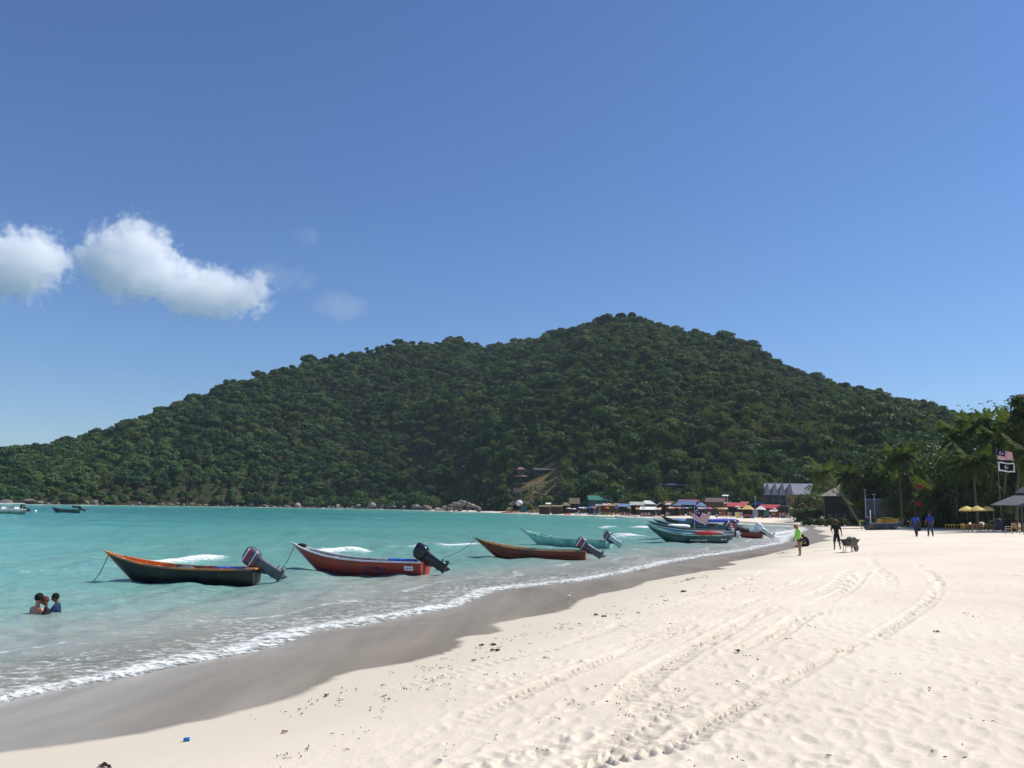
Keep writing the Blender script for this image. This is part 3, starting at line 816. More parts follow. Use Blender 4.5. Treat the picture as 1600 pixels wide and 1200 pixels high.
def crown_arrays(seed, rad, height, nleaf, size, nblob=10, flat=1.0, core=0.70):
    """lumpy crown made of leaf sized faces on and inside several overlapping boughs"""
    g = np.random.default_rng(seed)
    B = []
    for i in range(nblob):
        a = g.uniform(0, 6.283); q = math.sqrt(g.uniform(0, 1)) * rad * 0.72
        zc = height * (0.30 + 0.48 * g.random() * (1 - 0.5 * q / rad))
        B.append((q * math.cos(a), q * math.sin(a), zc, rad * g.uniform(0.28, 0.50) * (1.1 - 0.4 * q / rad)))
    B.append((0, 0, height * 0.62, rad * 0.5))
    B = np.array(B)
    wts = B[:, 3] ** 2; wts /= wts.sum()
    k = g.choice(len(B), nleaf, p=wts)
    D = g.normal(size=(nleaf, 3)); D /= np.linalg.norm(D, axis=1)[:, None]
    D[:, 2] = np.where(D[:, 2] < -0.35, -D[:, 2], D[:, 2])
    rr = B[k, 3] * (0.72 + 0.36 * g.random(nleaf) ** 0.7)
    C = B[k, :3] + D * rr[:, None] * np.array([1, 1, 0.78 * flat])
    Nn = D + g.normal(size=D.shape) * 0.45; Nn /= np.linalg.norm(Nn, axis=1)[:, None]
    S = size * g.uniform(0.6, 1.25, nleaf)
    V, F = leaf_quads(C, Nn, S, g)
    if core:
        for b in B:                      # dense twiggy heart of every bough
            c = MB().ell((0, 0, 0), (b[3] * core, b[3] * core, b[3] * core * 0.8 * flat), 7, 5)
            cv = np.array(c.v) * (1 + 0.16 * g.normal(size=(len(c.v), 1))) + b[:3]
            F = np.concatenate([F, np.array([f for f in c.f]) + len(V)]); V = np.concatenate([V, cv])
    return V, F, B

def trunk_mb(h, r, B=None, seed=0, lean=0.0, n=7, limbs=4):
    g = random.Random(seed); m = MB()
    pts = [(0, 0, -0.6)]
    for i in range(1, 5):
        t = i / 4
        pts.append((lean * t * t * h + g.uniform(-.04, .04) * h * (t > 0.2), g.uniform(-.04, .04) * h * (t > 0.2), h * t))
    m.tube(pts, [r * 1.35, r, r * 0.85, r * 0.7, r * 0.45], n)
    if B is not None:
        for b in list(B)[:limbs]:
            s = Vector(pts[3]) if g.random() < 0.5 else Vector(pts[2])
            e = Vector(b[:3]); mid = s.lerp(e, 0.5) + Vector((0, 0, -0.08 * h))
            m.tube([s, mid, e], [r * 0.5, r * 0.33, r * 0.14], 5)
    return m

# --- forest tree templates (far): six crowns
FAR = []
specs = [(4.4, 8.0, 520, 0.62, 9, 1.0), (5.6, 8.5, 700, 0.66, 12, 0.8), (3.6, 9.5, 460, 0.58, 8, 1.3), (4.8, 7.0, 560, 0.7, 11, 0.9), (6.6, 9.0, 860, 0.7, 15, 0.75), (3.2, 6.5, 380, 0.55, 7, 1.0)]
for i, (ra, he, nl, sz, nb, fl) in enumerate(specs):
    V, F, B = crown_arrays(100 + i, ra, he, nl, sz, nb, fl)
    V = V + np.array([0, 0, 1.2])
    crown_me = np_mesh('forest_crown', V, F, LEAF_FAR)
    tr = trunk_mb(he * 0.62, 0.24, B + np.array([0, 0, 1.2, 0]), i, n=6, limbs=3)
    trunk_me = tr.mesh('forest_trunk', BARK)
    # joined copy for the uncountable mass
    tv = np.array(tr.v)
    jf = [tuple(f) for f in F.tolist()] + [tuple(len(V) + q for q in f) for f in tr.f]
    jm = bpy.data.meshes.new('forest_mass_tree'); jm.from_pydata(np.concatenate([V, tv]).tolist(), [], jf)
    jm.materials.append(LEAF_FAR); jm.materials.append(BARK)
    jm.polygons.foreach_set('material_index', [0] * len(F) + [1] * len(tr.f)); jm.update()
    FAR.append((crown_me, trunk_me, jm))

# --- palms
def frond_arrays(length, droop, seed, leaflets=20, width=0.62, lw=0.055, rise=0.35):
    g = np.random.default_rng(seed)
    V, F = [], []
    t = np.linspace(0, 1, leaflets + 2)
    x = length * (t - 0.10 * t ** 3); z = length * (rise * t - droop * t ** 2.1)
    P = np.stack([x, 0 * x, z], -1)
    # rachis
    for i in range(len(P) - 1):
        r0, r1 = 0.035 * (1 - t[i]) + 0.008, 0.035 * (1 - t[i + 1]) + 0.008
        b = len(V)
        V += [P[i] + (0, -r0, 0), P[i] + (0, r0, 0), P[i + 1] + (0, r1, 0), P[i + 1] + (0, -r1, 0)]
        F.append((b, b + 1, b + 2, b + 3))
    for i in range(2, len(P)):
        tt = t[i]
        L = width * math.sin(min(1, tt * 1.15 + 0.12) * math.pi) ** 0.6 * (1.15 - 0.3 * tt) if tt < 0.99 else width * 0.4
        tan = P[i] - P[i - 1]; tan = tan / np.linalg.norm(tan)
        for sgn in (-1, 1):
            d = np.array([tan[0] * 0.55, sgn * 0.8, tan[2] * 0.55 - 0.28 - 0.25 * g.random()]); d /= np.linalg.norm(d)
            tip = P[i] + d * L + np.array([0, 0, -0.22 * L]); mid = P[i] + d * L * 0.5
            w = tan * lw * (1 + 0.25 * g.random())
            b = len(V)
            V += [P[i], mid - w, tip, mid + w]
            F.append((b, b + 1, b + 2, b + 3))
    return np.array(V), np.array(F)

FROND = []      # full detail, one mesh per posture
for i, (ln, dr, ri) in enumerate([(3.3, 0.10, 0.85), (3.7, 0.42, 0.55), (3.9, 0.72, 0.35), (3.6, 0.95, 0.05), (3.2, 0.75, -0.55)]):
    V, F = frond_arrays(ln, dr, 40 + i, 34, rise=ri, width=0.95, lw=0.085)
    FROND.append(np_mesh('palm_frond', V, F, LEAF_PALM))
V, F = frond_arrays(3.0, 0.5, 60, 20, rise=-0.9, width=0.45, lw=0.05)
FROND_DEAD = np_mesh('dead_palm_frond', V, F, LEAF_DRY)

def palm_crown_arrays(seed, nf=20, leaflets=11, scale=1.0):
    g = np.random.default_rng(seed); VV, FF = [], []; n = 0
    for k in range(nf):
        q = k / nf
        i = min(4, int(q * 5 + g.uniform(-.3, .3)))
        ln, dr, ri = [(3.3, 0.10, 0.95), (3.7, 0.42, 0.6), (3.9, 0.72, 0.4), (3.6, 0.95, 0.1), (3.2, 0.75, -0.5)][max(i, 0)]
        V, F = frond_arrays(ln * scale, dr, seed * 50 + k, leaflets, width=0.8 * scale, lw=0.11 * scale, rise=ri)
        a = k * 2.39996 + g.uniform(-.2, .2); c, s = math.cos(a), math.sin(a)
        V = np.stack([V[:, 0] * c - V[:, 1] * s, V[:, 0] * s + V[:, 1] * c, V[:, 2]], -1)
        VV.append(V); FF.append(F + n); n += len(V)
    return np.concatenate(VV), np.concatenate(FF)

def palm_trunk(h, lean, seed, r=0.17, n=8):
    g = random.Random(seed); pts = []; m = MB()
    for i in range(9):
        t = i / 8
        pts.append((lean * h * t ** 1.7, 0.03 * h * math.sin(t * 3 + seed), -0.5 + (h + 0.5) * t))
    m.tube(pts, [r * 1.7, r * 1.15, r, r * .95, r * .9, r * .85, r * .8, r * .78, r * .85], n)
    return m, pts[-1]

PALM_FAR = []
for i in range(3):
    h = [6.5, 8.0, 9.5][i]; lean = [0.05, 0.14, -0.1][i]
    tm, top = palm_trunk(h, lean, 70 + i, 0.16, 6)
    V, F = palm_crown_arrays(80 + i, 20, 10)
    cv = V + np.array(top)
    cm = np_mesh('palm_crown', cv, F, LEAF_PALM)
    jm = bpy.data.meshes.new('forest_mass_palm')
    jm.from_pydata(np.concatenate([cv, np.array(tm.v)]).tolist(), [], [tuple(f) for f in F.tolist()] + [tuple(len(cv) + q for q in f) for f in tm.f])
    jm.materials.append(LEAF_PALM); jm.materials.append(BARK_PALM)
    jm.polygons.foreach_set('material_index', [0] * len(F) + [1] * len(tm.f)); jm.update()
    PALM_FAR.append((cm, tm.mesh('palm_trunk', BARK_PALM), jm))

# --- keep clear of buildings, the mown slope and the boulder heap: photo columns and distances -> plan areas
CLEAR = []        # (x, y, radius)
def clear_px(px, D, rad):
    p = col_at(px, D); CLEAR.append((p.x, p.y, rad * (0.95 if 796 < px < 890 else 0.72)))
for px, D, rad in [(813, 422, 8), (850, 424, 8), (872, 424, 7), (806, 398, 8), (822, 400, 9), (840, 398, 10), (858, 396, 10), (870, 394, 7), (830, 410, 9), (850, 410, 10), (864, 406, 7), (845, 388, 7), (862, 386, 7),
                   (648, 545, 9), (672, 543, 9), (690, 548, 7), (725, 478, 9), (745, 476, 9), (765, 470, 7), (758, 432, 8), (728, 440, 7), (1042, 365, 6), (1080, 365, 7)]:
    clear_px(px, D, rad)

def forest():
    g = np.random.default_rng(21)
    step = 4.3
    xs = np.arange(-520, 420, step); ys = np.arange(150, 900, step)
    Xg, Yg = np.meshgrid(xs, ys); Xg = Xg.ravel() + g.uniform(-2.1, 2.1, Xg.size); Yg = Yg.ravel() + g.uniform(-2.1, 2.1, Yg.size)
    az = np.arctan2(Xg, Yg); rr = np.hypot(Xg, Yg)
    s = shore_sd(Xg, Yg)
    Z, hm, t = land_z(Xg, Yg, s, True)
    mleft = np.interp(az, px_az([-400, 690, 760, 2000]), [1.6, 1.6, 6, 8])
    ok = (t > np.where(az < px_az(690), -0.25, -0.02)) & (t < 1.10) & (np.abs(az) < R(37)) & (s > mleft)
    for (cx, cy, cr_) in CLEAR:
        ok &= np.hypot(Xg - cx, Yg - cy) > cr_
    Xg, Yg, Z, t, az, rr = Xg[ok], Yg[ok], Z[ok], t[ok], az[ok], rr[ok]
    n = len(Xg)
    kind = g.integers(0, 6, n)
    patch = fbm(Xg / 60, Yg / 60, 3, 401)
    sc = np.exp(g.normal(-0.42, 0.30, n)).clip(0.34, 1.15) * (0.75 + 0.55 * patch)
    giant = g.random(n) < 0.05
    sc = np.where(giant, sc * 1.4, sc)
    lower = sstep(0.55, 0.05, t)
    right = sstep(px_az(560), px_az(800), az)
    palm = g.random(n) < (0.05 + 0.22 * lower * right + 0.06 * lower) * (sstep(1.0, 0.6, t))
    kind = np.where(palm, 6 + g.integers(0, 3, n), kind)
    sc = np.where(palm, g.uniform(0.7, 1.05, n), sc)
    # sink palms' neighbours less: palms poke out of the canopy
    zoff = np.where(palm, g.uniform(-2.0, 0.6, n), g.uniform(-1.4, 0.8, n))
    size = np.where(palm, 3.2, 5.0) * sc / rr
    # the individuals: the ones that show largest, at the front edge of the wood
    front = (t < 0.16)
    order = np.argsort(-(size * np.where(front, 1, 0.25)))
    ind = order[:270]
    rest = np.ones(n, bool); rest[ind] = False
    # ---- stuff: instanced mass
    hidden = bpy.data.collections.new('forest_kinds')
    for i, m3 in enumerate([f[2] for f in FAR] + [p[2] for p in PALM_FAR]):
        ob = bpy.data.objects.new('kind_%d_tree' % i, m3); hidden.objects.link(ob)
    P = np.stack([Xg, Yg, Z + zoff], -1)[rest]
    me = bpy.data.meshes.new('forest'); me.vertices.add(len(P)); me.vertices.foreach_set('co', P.astype(np.float32).ravel())
    def att(nm, arr, ty='FLOAT'):
        a = me.attributes.new(nm, ty, 'POINT'); a.data.foreach_set('value', arr)
    att('kind_id', kind[rest].astype(np.int32), 'INT'); att('turn', g.uniform(0, 6.28, rest.sum()).astype(np.float32)); att('size', sc[rest].astype(np.float32))
    me.update()
    ob = link(me, 'forest'); tag(ob, 'dense dark green rainforest covering the whole hillside', kind='stuff')
    gn = bpy.data.node_groups.new('forest_scatter', 'GeometryNodeTree')
    gn.interface.new_socket('Geometry', in_out='INPUT', socket_type='NodeSocketGeometry')
    gn.interface.new_socket('Geometry', in_out='OUTPUT', socket_type='NodeSocketGeometry')
    gi = gn.nodes.new('NodeGroupInput'); go = gn.nodes.new('NodeGroupOutput')
    ci = gn.nodes.new('GeometryNodeCollectionInfo'); ci.inputs['Collection'].default_value = hidden
    ci.inputs['Separate Children'].default_value = True; ci.inputs['Reset Children'].default_value = True
    ip = gn.nodes.new('GeometryNodeInstanceOnPoints'); ip.inputs['Pick Instance'].default_value = True
    mp = gn.nodes.new('GeometryNodeMeshToPoints')
    def na(nm, ty):
        q = gn.nodes.new('GeometryNodeInputNamedAttribute'); q.data_type = ty; q.inputs['Name'].default_value = nm; return q
    a1, a2, a3 = na('kind_id', 'INT'), na('turn', 'FLOAT'), na('size', 'FLOAT')
    cx = gn.nodes.new('ShaderNodeCombineXYZ')
    gn.links.new(gi.outputs[0], mp.inputs[0]); gn.links.new(mp.outputs[0], ip.inputs['Points'])
    gn.links.new(ci.outputs[0], ip.inputs['Instance'])
    gn.links.new(a1.outputs['Attribute'], ip.inputs['Instance Index'])
    gn.links.new(a2.outputs['Attribute'], cx.inputs['Z']); gn.links.new(cx.outputs[0], ip.inputs['Rotation'])
    gn.links.new(a3.outputs['Attribute'], ip.inputs['Scale'])
    gn.links.new(ip.outputs[0], go.inputs[0])
    md = ob.modifiers.new('scatter', 'NODES'); md.node_group = gn
    # ---- individuals
    shape_w = ['rounded', 'spreading', 'narrow', 'domed', 'many-lobed', 'bushy']
    palm_w = ['short upright', 'slightly leaning', 'tall backward-leaning']
    zones = [(-9e3, 130, 'on the rocky left end of the shore'), (130, 330, 'beyond the black hulled boat'),
             (330, 560, 'beyond the orange-red boat'), (560, 700, 'behind the grey shore boulders'), (700, 880, 'beside the grassy clearing'),
             (880, 910, 'behind the tall thatched house'), (910, 962, 'behind the green-roofed house'), (962, 986, 'behind the blue-roofed shelter'), (986, 1026, 'behind the white awnings'), (1026, 1058, 'behind the cream gabled stall'), (1058, 1102, 'behind the long blue roof'), (1102, 1136, 'behind the brown longhouse'), (1136, 1168, 'behind the long red roof'), (1168, 1200, 'behind the yellow canopy'), (1200, 1245, 'behind the pointed dormers'), (1245, 1290, 'behind the plain end of the dormer roof'), (1290, 1420, 'behind the tan tent roof'), (1420, 9e3, 'behind the tall beach palms')]
    for i in ind:
        px = 800 + FPX * math.tan(az[i])
        zone = next(z for a, b, z in zones if a <= px < b)
        rot = float(g.uniform(0, 6.28)); k = int(kind[i])
        up = 'upslope ' if t[i] > 0.08 else ''
        if k < 6:
            big = 'small' if sc[i] < 0.72 else ('mid-sized' if sc[i] < 1.0 else ('large' if sc[i] < 1.3 else 'huge'))
            rt_ = root('forest_tree', (Xg[i], Yg[i], Z[i] - 0.6), rot, '%s %s forest tree %s%s' % (big, shape_w[k], up, zone), 'tree', 'forest trees %s' % zone, float(sc[i]))
            link(FAR[k][0], 'crown', rt_); link(FAR[k][1], 'trunk', rt_)
        else:
            rt_ = root('coconut_palm', (Xg[i], Yg[i], Z[i] - 0.3), rot, '%s coconut palm %s%s' % (palm_w[k - 6], up, zone), 'palm tree', 'forest palms %s' % zone, float(sc[i]))
            link(PALM_FAR[k - 6][0], 'crown', rt_); link(PALM_FAR[k - 6][1], 'trunk', rt_)
    return n

n_trees = forest()

# palms standing right behind the stalls
VP = [(826, 398, 1.15, 'palm left of the grassy clearing'), (788, 410, 1.2, 'palm above the kayaks'), (884, 372, 1.35, 'leftmost of the palms behind the tall thatched house'), (899, 368, 1.3, 'palm directly over the tall thatched house'), (912, 372, 1.2, 'palm left of the green-roofed house'),
      (962, 352, 1.2, 'palm right of the green-roofed house'), (1000, 345, 1.05, 'palm behind the white capped roof'), (1032, 335, 1.1, 'palm behind the cream gabled stall'), (1080, 318, 1.45, 'dark palm rising behind the long blue roof'), (1122, 318, 1.25, 'palm behind the brown longhouse'),
      (1146, 314, 1.35, 'palm behind the grey gabled house'), (1160, 312, 1.4, 'tall palm behind the long red roof'), (1172, 306, 1.3, 'palm behind the yellow canopy'), (1190, 300, 1.35, 'palm left of the dormer-roofed building')]
for i, (px, D, sc, lab) in enumerate(VP):
    k = i % 3
    rt_ = root('coconut_palm', col_at(px, D), i * 1.9, lab, 'palm tree', 'palms standing behind the stalls', sc)
    link(PALM_FAR[k][0], 'crown', rt_); link(PALM_FAR[k][1], 'trunk', rt_)

# ------------------------------------------------------------------ the beachside palms and trees, built large
def beach_palm(px, D, top_py, lean_px, label, nf=18, seed=0, dead=2, turn=0.0, group='tall coconut palms at the back of the beach', sc=1.0):
    base = col_at(px, D); top = at_d(px + lean_px, top_py, D)
    h = top.z - base.z
    rt_ = root('coconut_palm', base, 0, label, 'palm tree', group)
    m = MB(); pts = []
    dx, dy = top.x - base.x, top.y - base.y
    g = random.Random(seed)
    for i in range(13):
        t = i / 12
        f = t ** 1.5 if abs(lean_px) < 40 else t ** 1.15
        pts.append((dx * f + 0.06 * math.sin(t * 5 + seed), dy * f + g.uniform(-.2, .2) * t, -0.5 + (h + 0.5) * t))
    m.tube(pts, [0.30, 0.2] + [0.17 - 0.004 * k for k in range(10)] + [0.15], 9)
    m.build('trunk', BARK_PALM, rt_, True)
    tp = Vector(pts[-1])
    for k in range(nf + dead):
        if k >= nf:
            me = FROND_DEAD
        else:
            q = (k + 0.5) / nf
            me = FROND[min(4, int(q * 4.99))]
        o = link(me, 'frond' if k < nf else 'dead_frond', rt_)
        o.location = tp + Vector((0, 0, 0.12 * (1 - k / nf)))
        o.rotation_euler = (g.uniform(-.25, .25), g.uniform(-.12, .12), k * 2.39996 + turn + g.uniform(-.2, .2))
        s_ = sc * g.uniform(0.85, 1.12); o.scale = (s_, s_, s_)
    # a bunch of green coconuts
    for k in range(5):
        a = k * 1.26 + seed
        MB().ell((0, 0, 0), (0.13, 0.13, 0.16), 8, 6).build('coconut', mat('coconut_husk', (0.11, 0.12, 0.03), 0.5), rt_, True, tp + Vector((0.24 * math.cos(a), 0.24 * math.sin(a), -0.18)))
    return rt_

PALMS = [
    (1410, 138, 712, -4, 'coconut palm with drooping fronds behind the stern of the beached blue boat', 18),
    (1437, 146, 738, 6, 'short palm in the shade left of the red flags', 14),
    (1452, 128, 768, 3, 'slender trunked palm standing behind the two blue-shirted walkers', 12),
    (1496, 118, 678, 8, 'tall palm whose crown tops the tree line left of the flagpole', 20),
    (1512, 124, 666, 10, 'tall palm leaning right, close beside the tall palm left of the flagpole', 18),
    (1546, 110, 664, 14, 'tallest palm rising straight behind the flagpole', 22),
    (1568, 106, 690, 8, 'big spreading palm just right of the flagpole', 20),
    (1588, 96, 668, 10, 'palm above the grey pavilion at the right end', 20),
    (1612, 92, 712, 10, 'palm behind the grey pavilion, half out of frame', 18),
    (1528, 104, 722, -6, 'lower palm over the yellow parasols', 16),
    (1394, 158, 742, -3, 'palm with long arching fronds above the flat grey roof', 16),
    (1330, 176, 742, -4, 'dark palm in front of the tan tent roof', 18),
    (1290, 200, 740, -6, 'palm between the grey dormer roof and the tan tent roof', 16),
]
for i, (px, D, ty, lp, lab, nf) in enumerate(PALMS):
    beach_palm(px, D, ty, lp, lab, nf + 6, seed=i * 7 + 1, turn=i * 0.7, dead=2 if i % 2 else 1, sc=1.25)
# the long leaning palm trunk over the tent roof
beach_palm(1347, 150, 736, -58, 'long thin palm leaning far to the left across the tan tent roof', 16, seed=99, dead=1, sc=0.9)
beach_palm(1345, 160, 790, -10, 'young palm leaning beside the long leaning palm', 12, seed=98, dead=1, sc=0.75)

# broad trees
def broad_arrays(seed, rad, height, nleaf, size, nb):
    return crown_arrays(seed, rad, height, nleaf, size, nb, 1.0, 0.5)
NEAR = []
for i, (ra, he, nl, sz, nb) in enumerate([(4.6, 8.0, 6500, 0.16, 20), (3.6, 6.0, 4200, 0.15, 14), (5.4, 9.0, 8500, 0.165, 26)]):
    V, F, B = broad_arrays(500 + i, ra, he, nl, sz, nb)
    hh = -0.6
    NEAR.append((np_mesh('broad_crown', V + np.array([0, 0, hh]), F, LEAF_NEAR), trunk_mb(he * 0.55, 0.22, B + np.array([0, 0, hh, 0]), 30 + i, limbs=7).mesh('broad_trunk', BARK)))
V, F, B = broad_arrays(520, 1.9, 2.2, 1300, 0.17, 9)
SHRUB = (np_mesh('shrub_crown', V + np.array([0, 0, -0.35]), F, LEAF_NEAR), trunk_mb(1.2, 0.07, B, 41).mesh('shrub_stem', BARK))

BROAD = [  # px, D, kind, scale, label
    (1280, 215, 0, 1.15, 'leafy tree at the right end of the grey dormer roof'),
    (1262, 190, 1, 0.85, 'small dark bush-like tree above the orange tarpaulins'),
    (1312, 230, 2, 1.15, 'broad tree behind the tan tent roof'),
    (1345, 225, 0, 1.35, 'broad tree right behind the peak of the tan tent roof'),
    (1368, 180, 2, 1.05, 'dark tree right of the tan tent roof, over the lamp poles'),
    (1395, 188, 2, 1.25, 'tall yellow-green tree behind the flat grey roof'),
    (1425, 172, 2, 1.35, 'big yellow-green tree above the red flags'),
    (1452, 160, 2, 1.3, 'dense tree between the red flags and the flagpole palms'),
    (1478, 150, 2, 1.2, 'dense tree behind the yellow chairs'),
    (1500, 146, 0, 1.35, 'dark tree under the tall palms left of the flagpole'),
    (1522, 134, 2, 1.15, 'leafy tree directly above the yellow parasols'),
    (1548, 130, 2, 1.25, 'dark leafy tree behind the flags'),
    (1576, 124, 2, 1.25, 'leafy tree right of the flags above the grey pavilion'),
    (1604, 116, 2, 1.45, 'tall tree cut by the right edge of the view'),
    (1455, 140, 1, 0.9, 'low tree behind the dark hut under the palms'),
    (1490, 122, 1, 0.75, 'low shady tree behind the yellow tables'),
    (1540, 118, 1, 0.8, 'low shady tree beside the parasols'),
    (1575, 108, 1, 0.85, 'low tree tucked behind the grey pavilion'),
    (1412, 150, 1, 0.9, 'low tree between the flat grey roof and the palms'),
]
BH = {1425: 1.8, 1452: 1.8, 1478: 1.65, 1500: 1.6, 1522: 1.55, 1548: 1.5, 1576: 1.5, 1604: 1.5, 1395: 1.6, 1280: 1.0, 1262: 0.95, 1300: 1.0}
for i, (px, D, k, sc, lab) in enumerate(BROAD):
    p = col_at(px, D)
    rt_ = root('broadleaf_tree', p, i * 1.3, lab, 'tree', 'broadleaf trees behind the beach', (sc * 1.45, sc * 1.45, sc * BH.get(px, 1.5)))
    link(NEAR[k][0], 'crown', rt_); link(NEAR[k][1], 'trunk', rt_)
# the tall sunlit tree top at the right edge
p = col_at(1640, 84)
rt_ = root('broadleaf_tree', p, 0.4, 'very tall round-leaved tree reaching in at the right edge of the sky', 'tree', 'broadleaf trees behind the beach')
V, F, B = broad_arrays(560, 3.4, 9.5, 5200, 0.15, 24)
topz = at_d(1640, 590, 84).z - p.z - 8.6
np_o = link(np_mesh('crown', V + np.array([0, 0, topz]), F, LEAF_NEAR), 'crown', rt_)
trunk_mb(topz + 2.0, 0.26, B + np.array([0, 0, topz, 0]), 77, limbs=6).build('trunk', BARK, rt_, True)

SHR = [(1265, 168, 1.0, 'green shrub right of the turquoise post'), (1283, 160, 0.95, 'spreading shrub left under the tan tent roof'), (1300, 156, 0.95, 'large shrub under the tan tent roof'), (1316, 154, 1.0, 'shrub below the middle of the tan tent roof'),
       (1330, 156, 0.9, 'shrub left of the leaning palm foot'), (1360, 150, 0.8, 'shrub behind the lamp poles'), (1384, 146, 0.9, 'shrub behind the yellow boxes on the beached boat'), (1408, 140, 0.9, 'shrub by the beached boat bow'),
       (1440, 132, 0.8, 'shrub in the shade below the red flags'), (1468, 124, 0.9, 'shrub behind the maroon-shirted person'), (1500, 112, 0.8, 'shrub left of the yellow parasols'), (1560, 100, 0.8, 'shrub at the foot of the flagpole'),
       (1250, 190, 0.8, 'shrub below the orange tarpaulins'), (1390, 132, 0.7, 'dark green net-like bush over the beached boat cargo')]
for i, (px, D, sc, lab) in enumerate(SHR):
    rt_ = root('shrub', col_at(px, D), i * 2.1, lab, 'shrub', 'shrubs along the back of the beach', sc)
    link(SHRUB[0], 'foliage', rt_); link(SHRUB[1], 'stem', rt_)

# ================================================================== BOATS
TMP = bpy.data.scenes.new('workbench')
def P_(name, col, **k):
    k.setdefault('rough', 0.45); k.setdefault('wear', (0.16, 0.14, 0.12)); k.setdefault('wear_amt', 0.55); k.setdefault('scale', 2.2); k.setdefault('var', 0.16); k.setdefault('bump', 0.15)
    return mat(name, col, **k)
BLACK = P_('black_boat_paint', (0.010, 0.011, 0.013), wear=(0.035, 0.025, 0.02))
ORANGE = P_('orange_boat_paint', (0.78, 0.235, 0.035))
RED = P_('orange_red_boat_paint', (0.42, 0.040, 0.022), wear=(0.28, 0.05, 0.03))
MAROON = P_('maroon_boat_paint', (0.205, 0.030, 0.020), wear=(0.12, 0.03, 0.02))
GOLD = P_('golden_varnish', (0.62, 0.33, 0.075))
TURQ = P_('turquoise_boat_paint', (0.30, 0.62, 0.51), wear=(0.14, 0.36, 0.30))
TURQ_L = P_('pale_turquoise_paint', (0.42, 0.66, 0.58))
TEAL = P_('dark_teal_boat_paint', (0.013, 0.078, 0.076), wear=(0.012, 0.055, 0.06))
BLUE = P_('blue_boat_paint', (0.05, 0.20, 0.42))
NAVY = P_('navy_paint', (0.03, 0.035, 0.13))
WHITE = P_('white_boat_paint', (0.74, 0.74, 0.72), wear=(0.45, 0.43, 0.4), wear_amt=0.3)
GREYW = P_('grey_worn_boards', (0.30, 0.30, 0.29), rough=0.8)
DARKHULL = P_('dark_hull_paint', (0.028, 0.045, 0.06))
FLOORW = P_('wet_boat_floor', (0.20, 0.19, 0.17), rough=0.6)
REDP = P_('bright_red_paint', (0.62, 0.03, 0.03))
MOTOR_BLK = mat('black_cowl_gloss', (0.018, 0.019, 0.022), 0.22, 0.5, var=0.05)
MOTOR_GRY = mat('dark_grey_motor_paint', (0.085, 0.092, 0.112), 0.35, 0.5, var=0.06)
MOTOR_LEG = mat('grey_motor_leg', (0.085, 0.09, 0.105), 0.4, 0.5, var=0.08)
SILVER = mat('silver_motor_leg', (0.50, 0.52, 0.54), 0.35, 0.5, var=0.06, metal=0.3)
STEEL = mat('bare_steel', (0.55, 0.55, 0.55), 0.3, 0.5, metal=0.9, var=0.08)
DECAL_W = mat('white_decal', (0.8, 0.8, 0.8), 0.4, var=0.03)
DECAL_R = mat('red_decal', (0.55, 0.02, 0.05), 0.4, var=0.05)
RUBBER = mat('black_rubber', (0.02, 0.02, 0.02), 0.7, 0.3, var=0.1)
ROPE = mat('mooring_rope', (0.10, 0.16, 0.17), 0.9, 0.1, var=0.2)
BLUE_CRATE = mat('blue_plastic', (0.03, 0.12, 0.48), 0.45, var=0.1)
CLOTHG = mat('grey_cloth', (0.09, 0.10, 0.11), 0.9, 0.1, var=0.3, bump=0.4)

def hull_geom(L, B, fb, tip, rake=0.17, draft=0.22, stern_w=0.80, nu=30, nv=9):
    """functions for the hull form; x from the transom (0) to the bow tip (L)"""
    Lw = L * (1 - rake)
    def sheer(u):
        q = max(0.0, (u - 0.30) / 0.70)
        return fb + (tip - fb) * q ** 2.5 + 0.05 * max(0, 0.18 - u)
    def halfb(u):
        if u < 0.42:
            return B / 2 * (stern_w + (1 - stern_w) * math.sin(u / 0.42 * math.pi / 2))
        q = (u - 0.42) / 0.58
        return B / 2 * max(0.0, 1 - q ** 2.3) ** 0.95
    def keel(u):
        x = u * L
        if x <= Lw * 0.86:
            return -draft
        q = (x - Lw * 0.86) / (L - Lw * 0.86)
        # straight raked stem: just above the keel it runs to the tip
        return -draft + (tip + draft) * q ** 1.12
    def pt(u, v, side, inset=0.0, lift=0.0):
        b = max(0.0, halfb(u) - inset); k = keel(u); s = sheer(u)
        if k > s: k = s
        y = b * (1 - (1 - v) ** 1.9); z = k + (s - k) * v ** 1.55
        return Vector((u * L, side * y, z + lift))
    return sheer, halfb, keel, pt

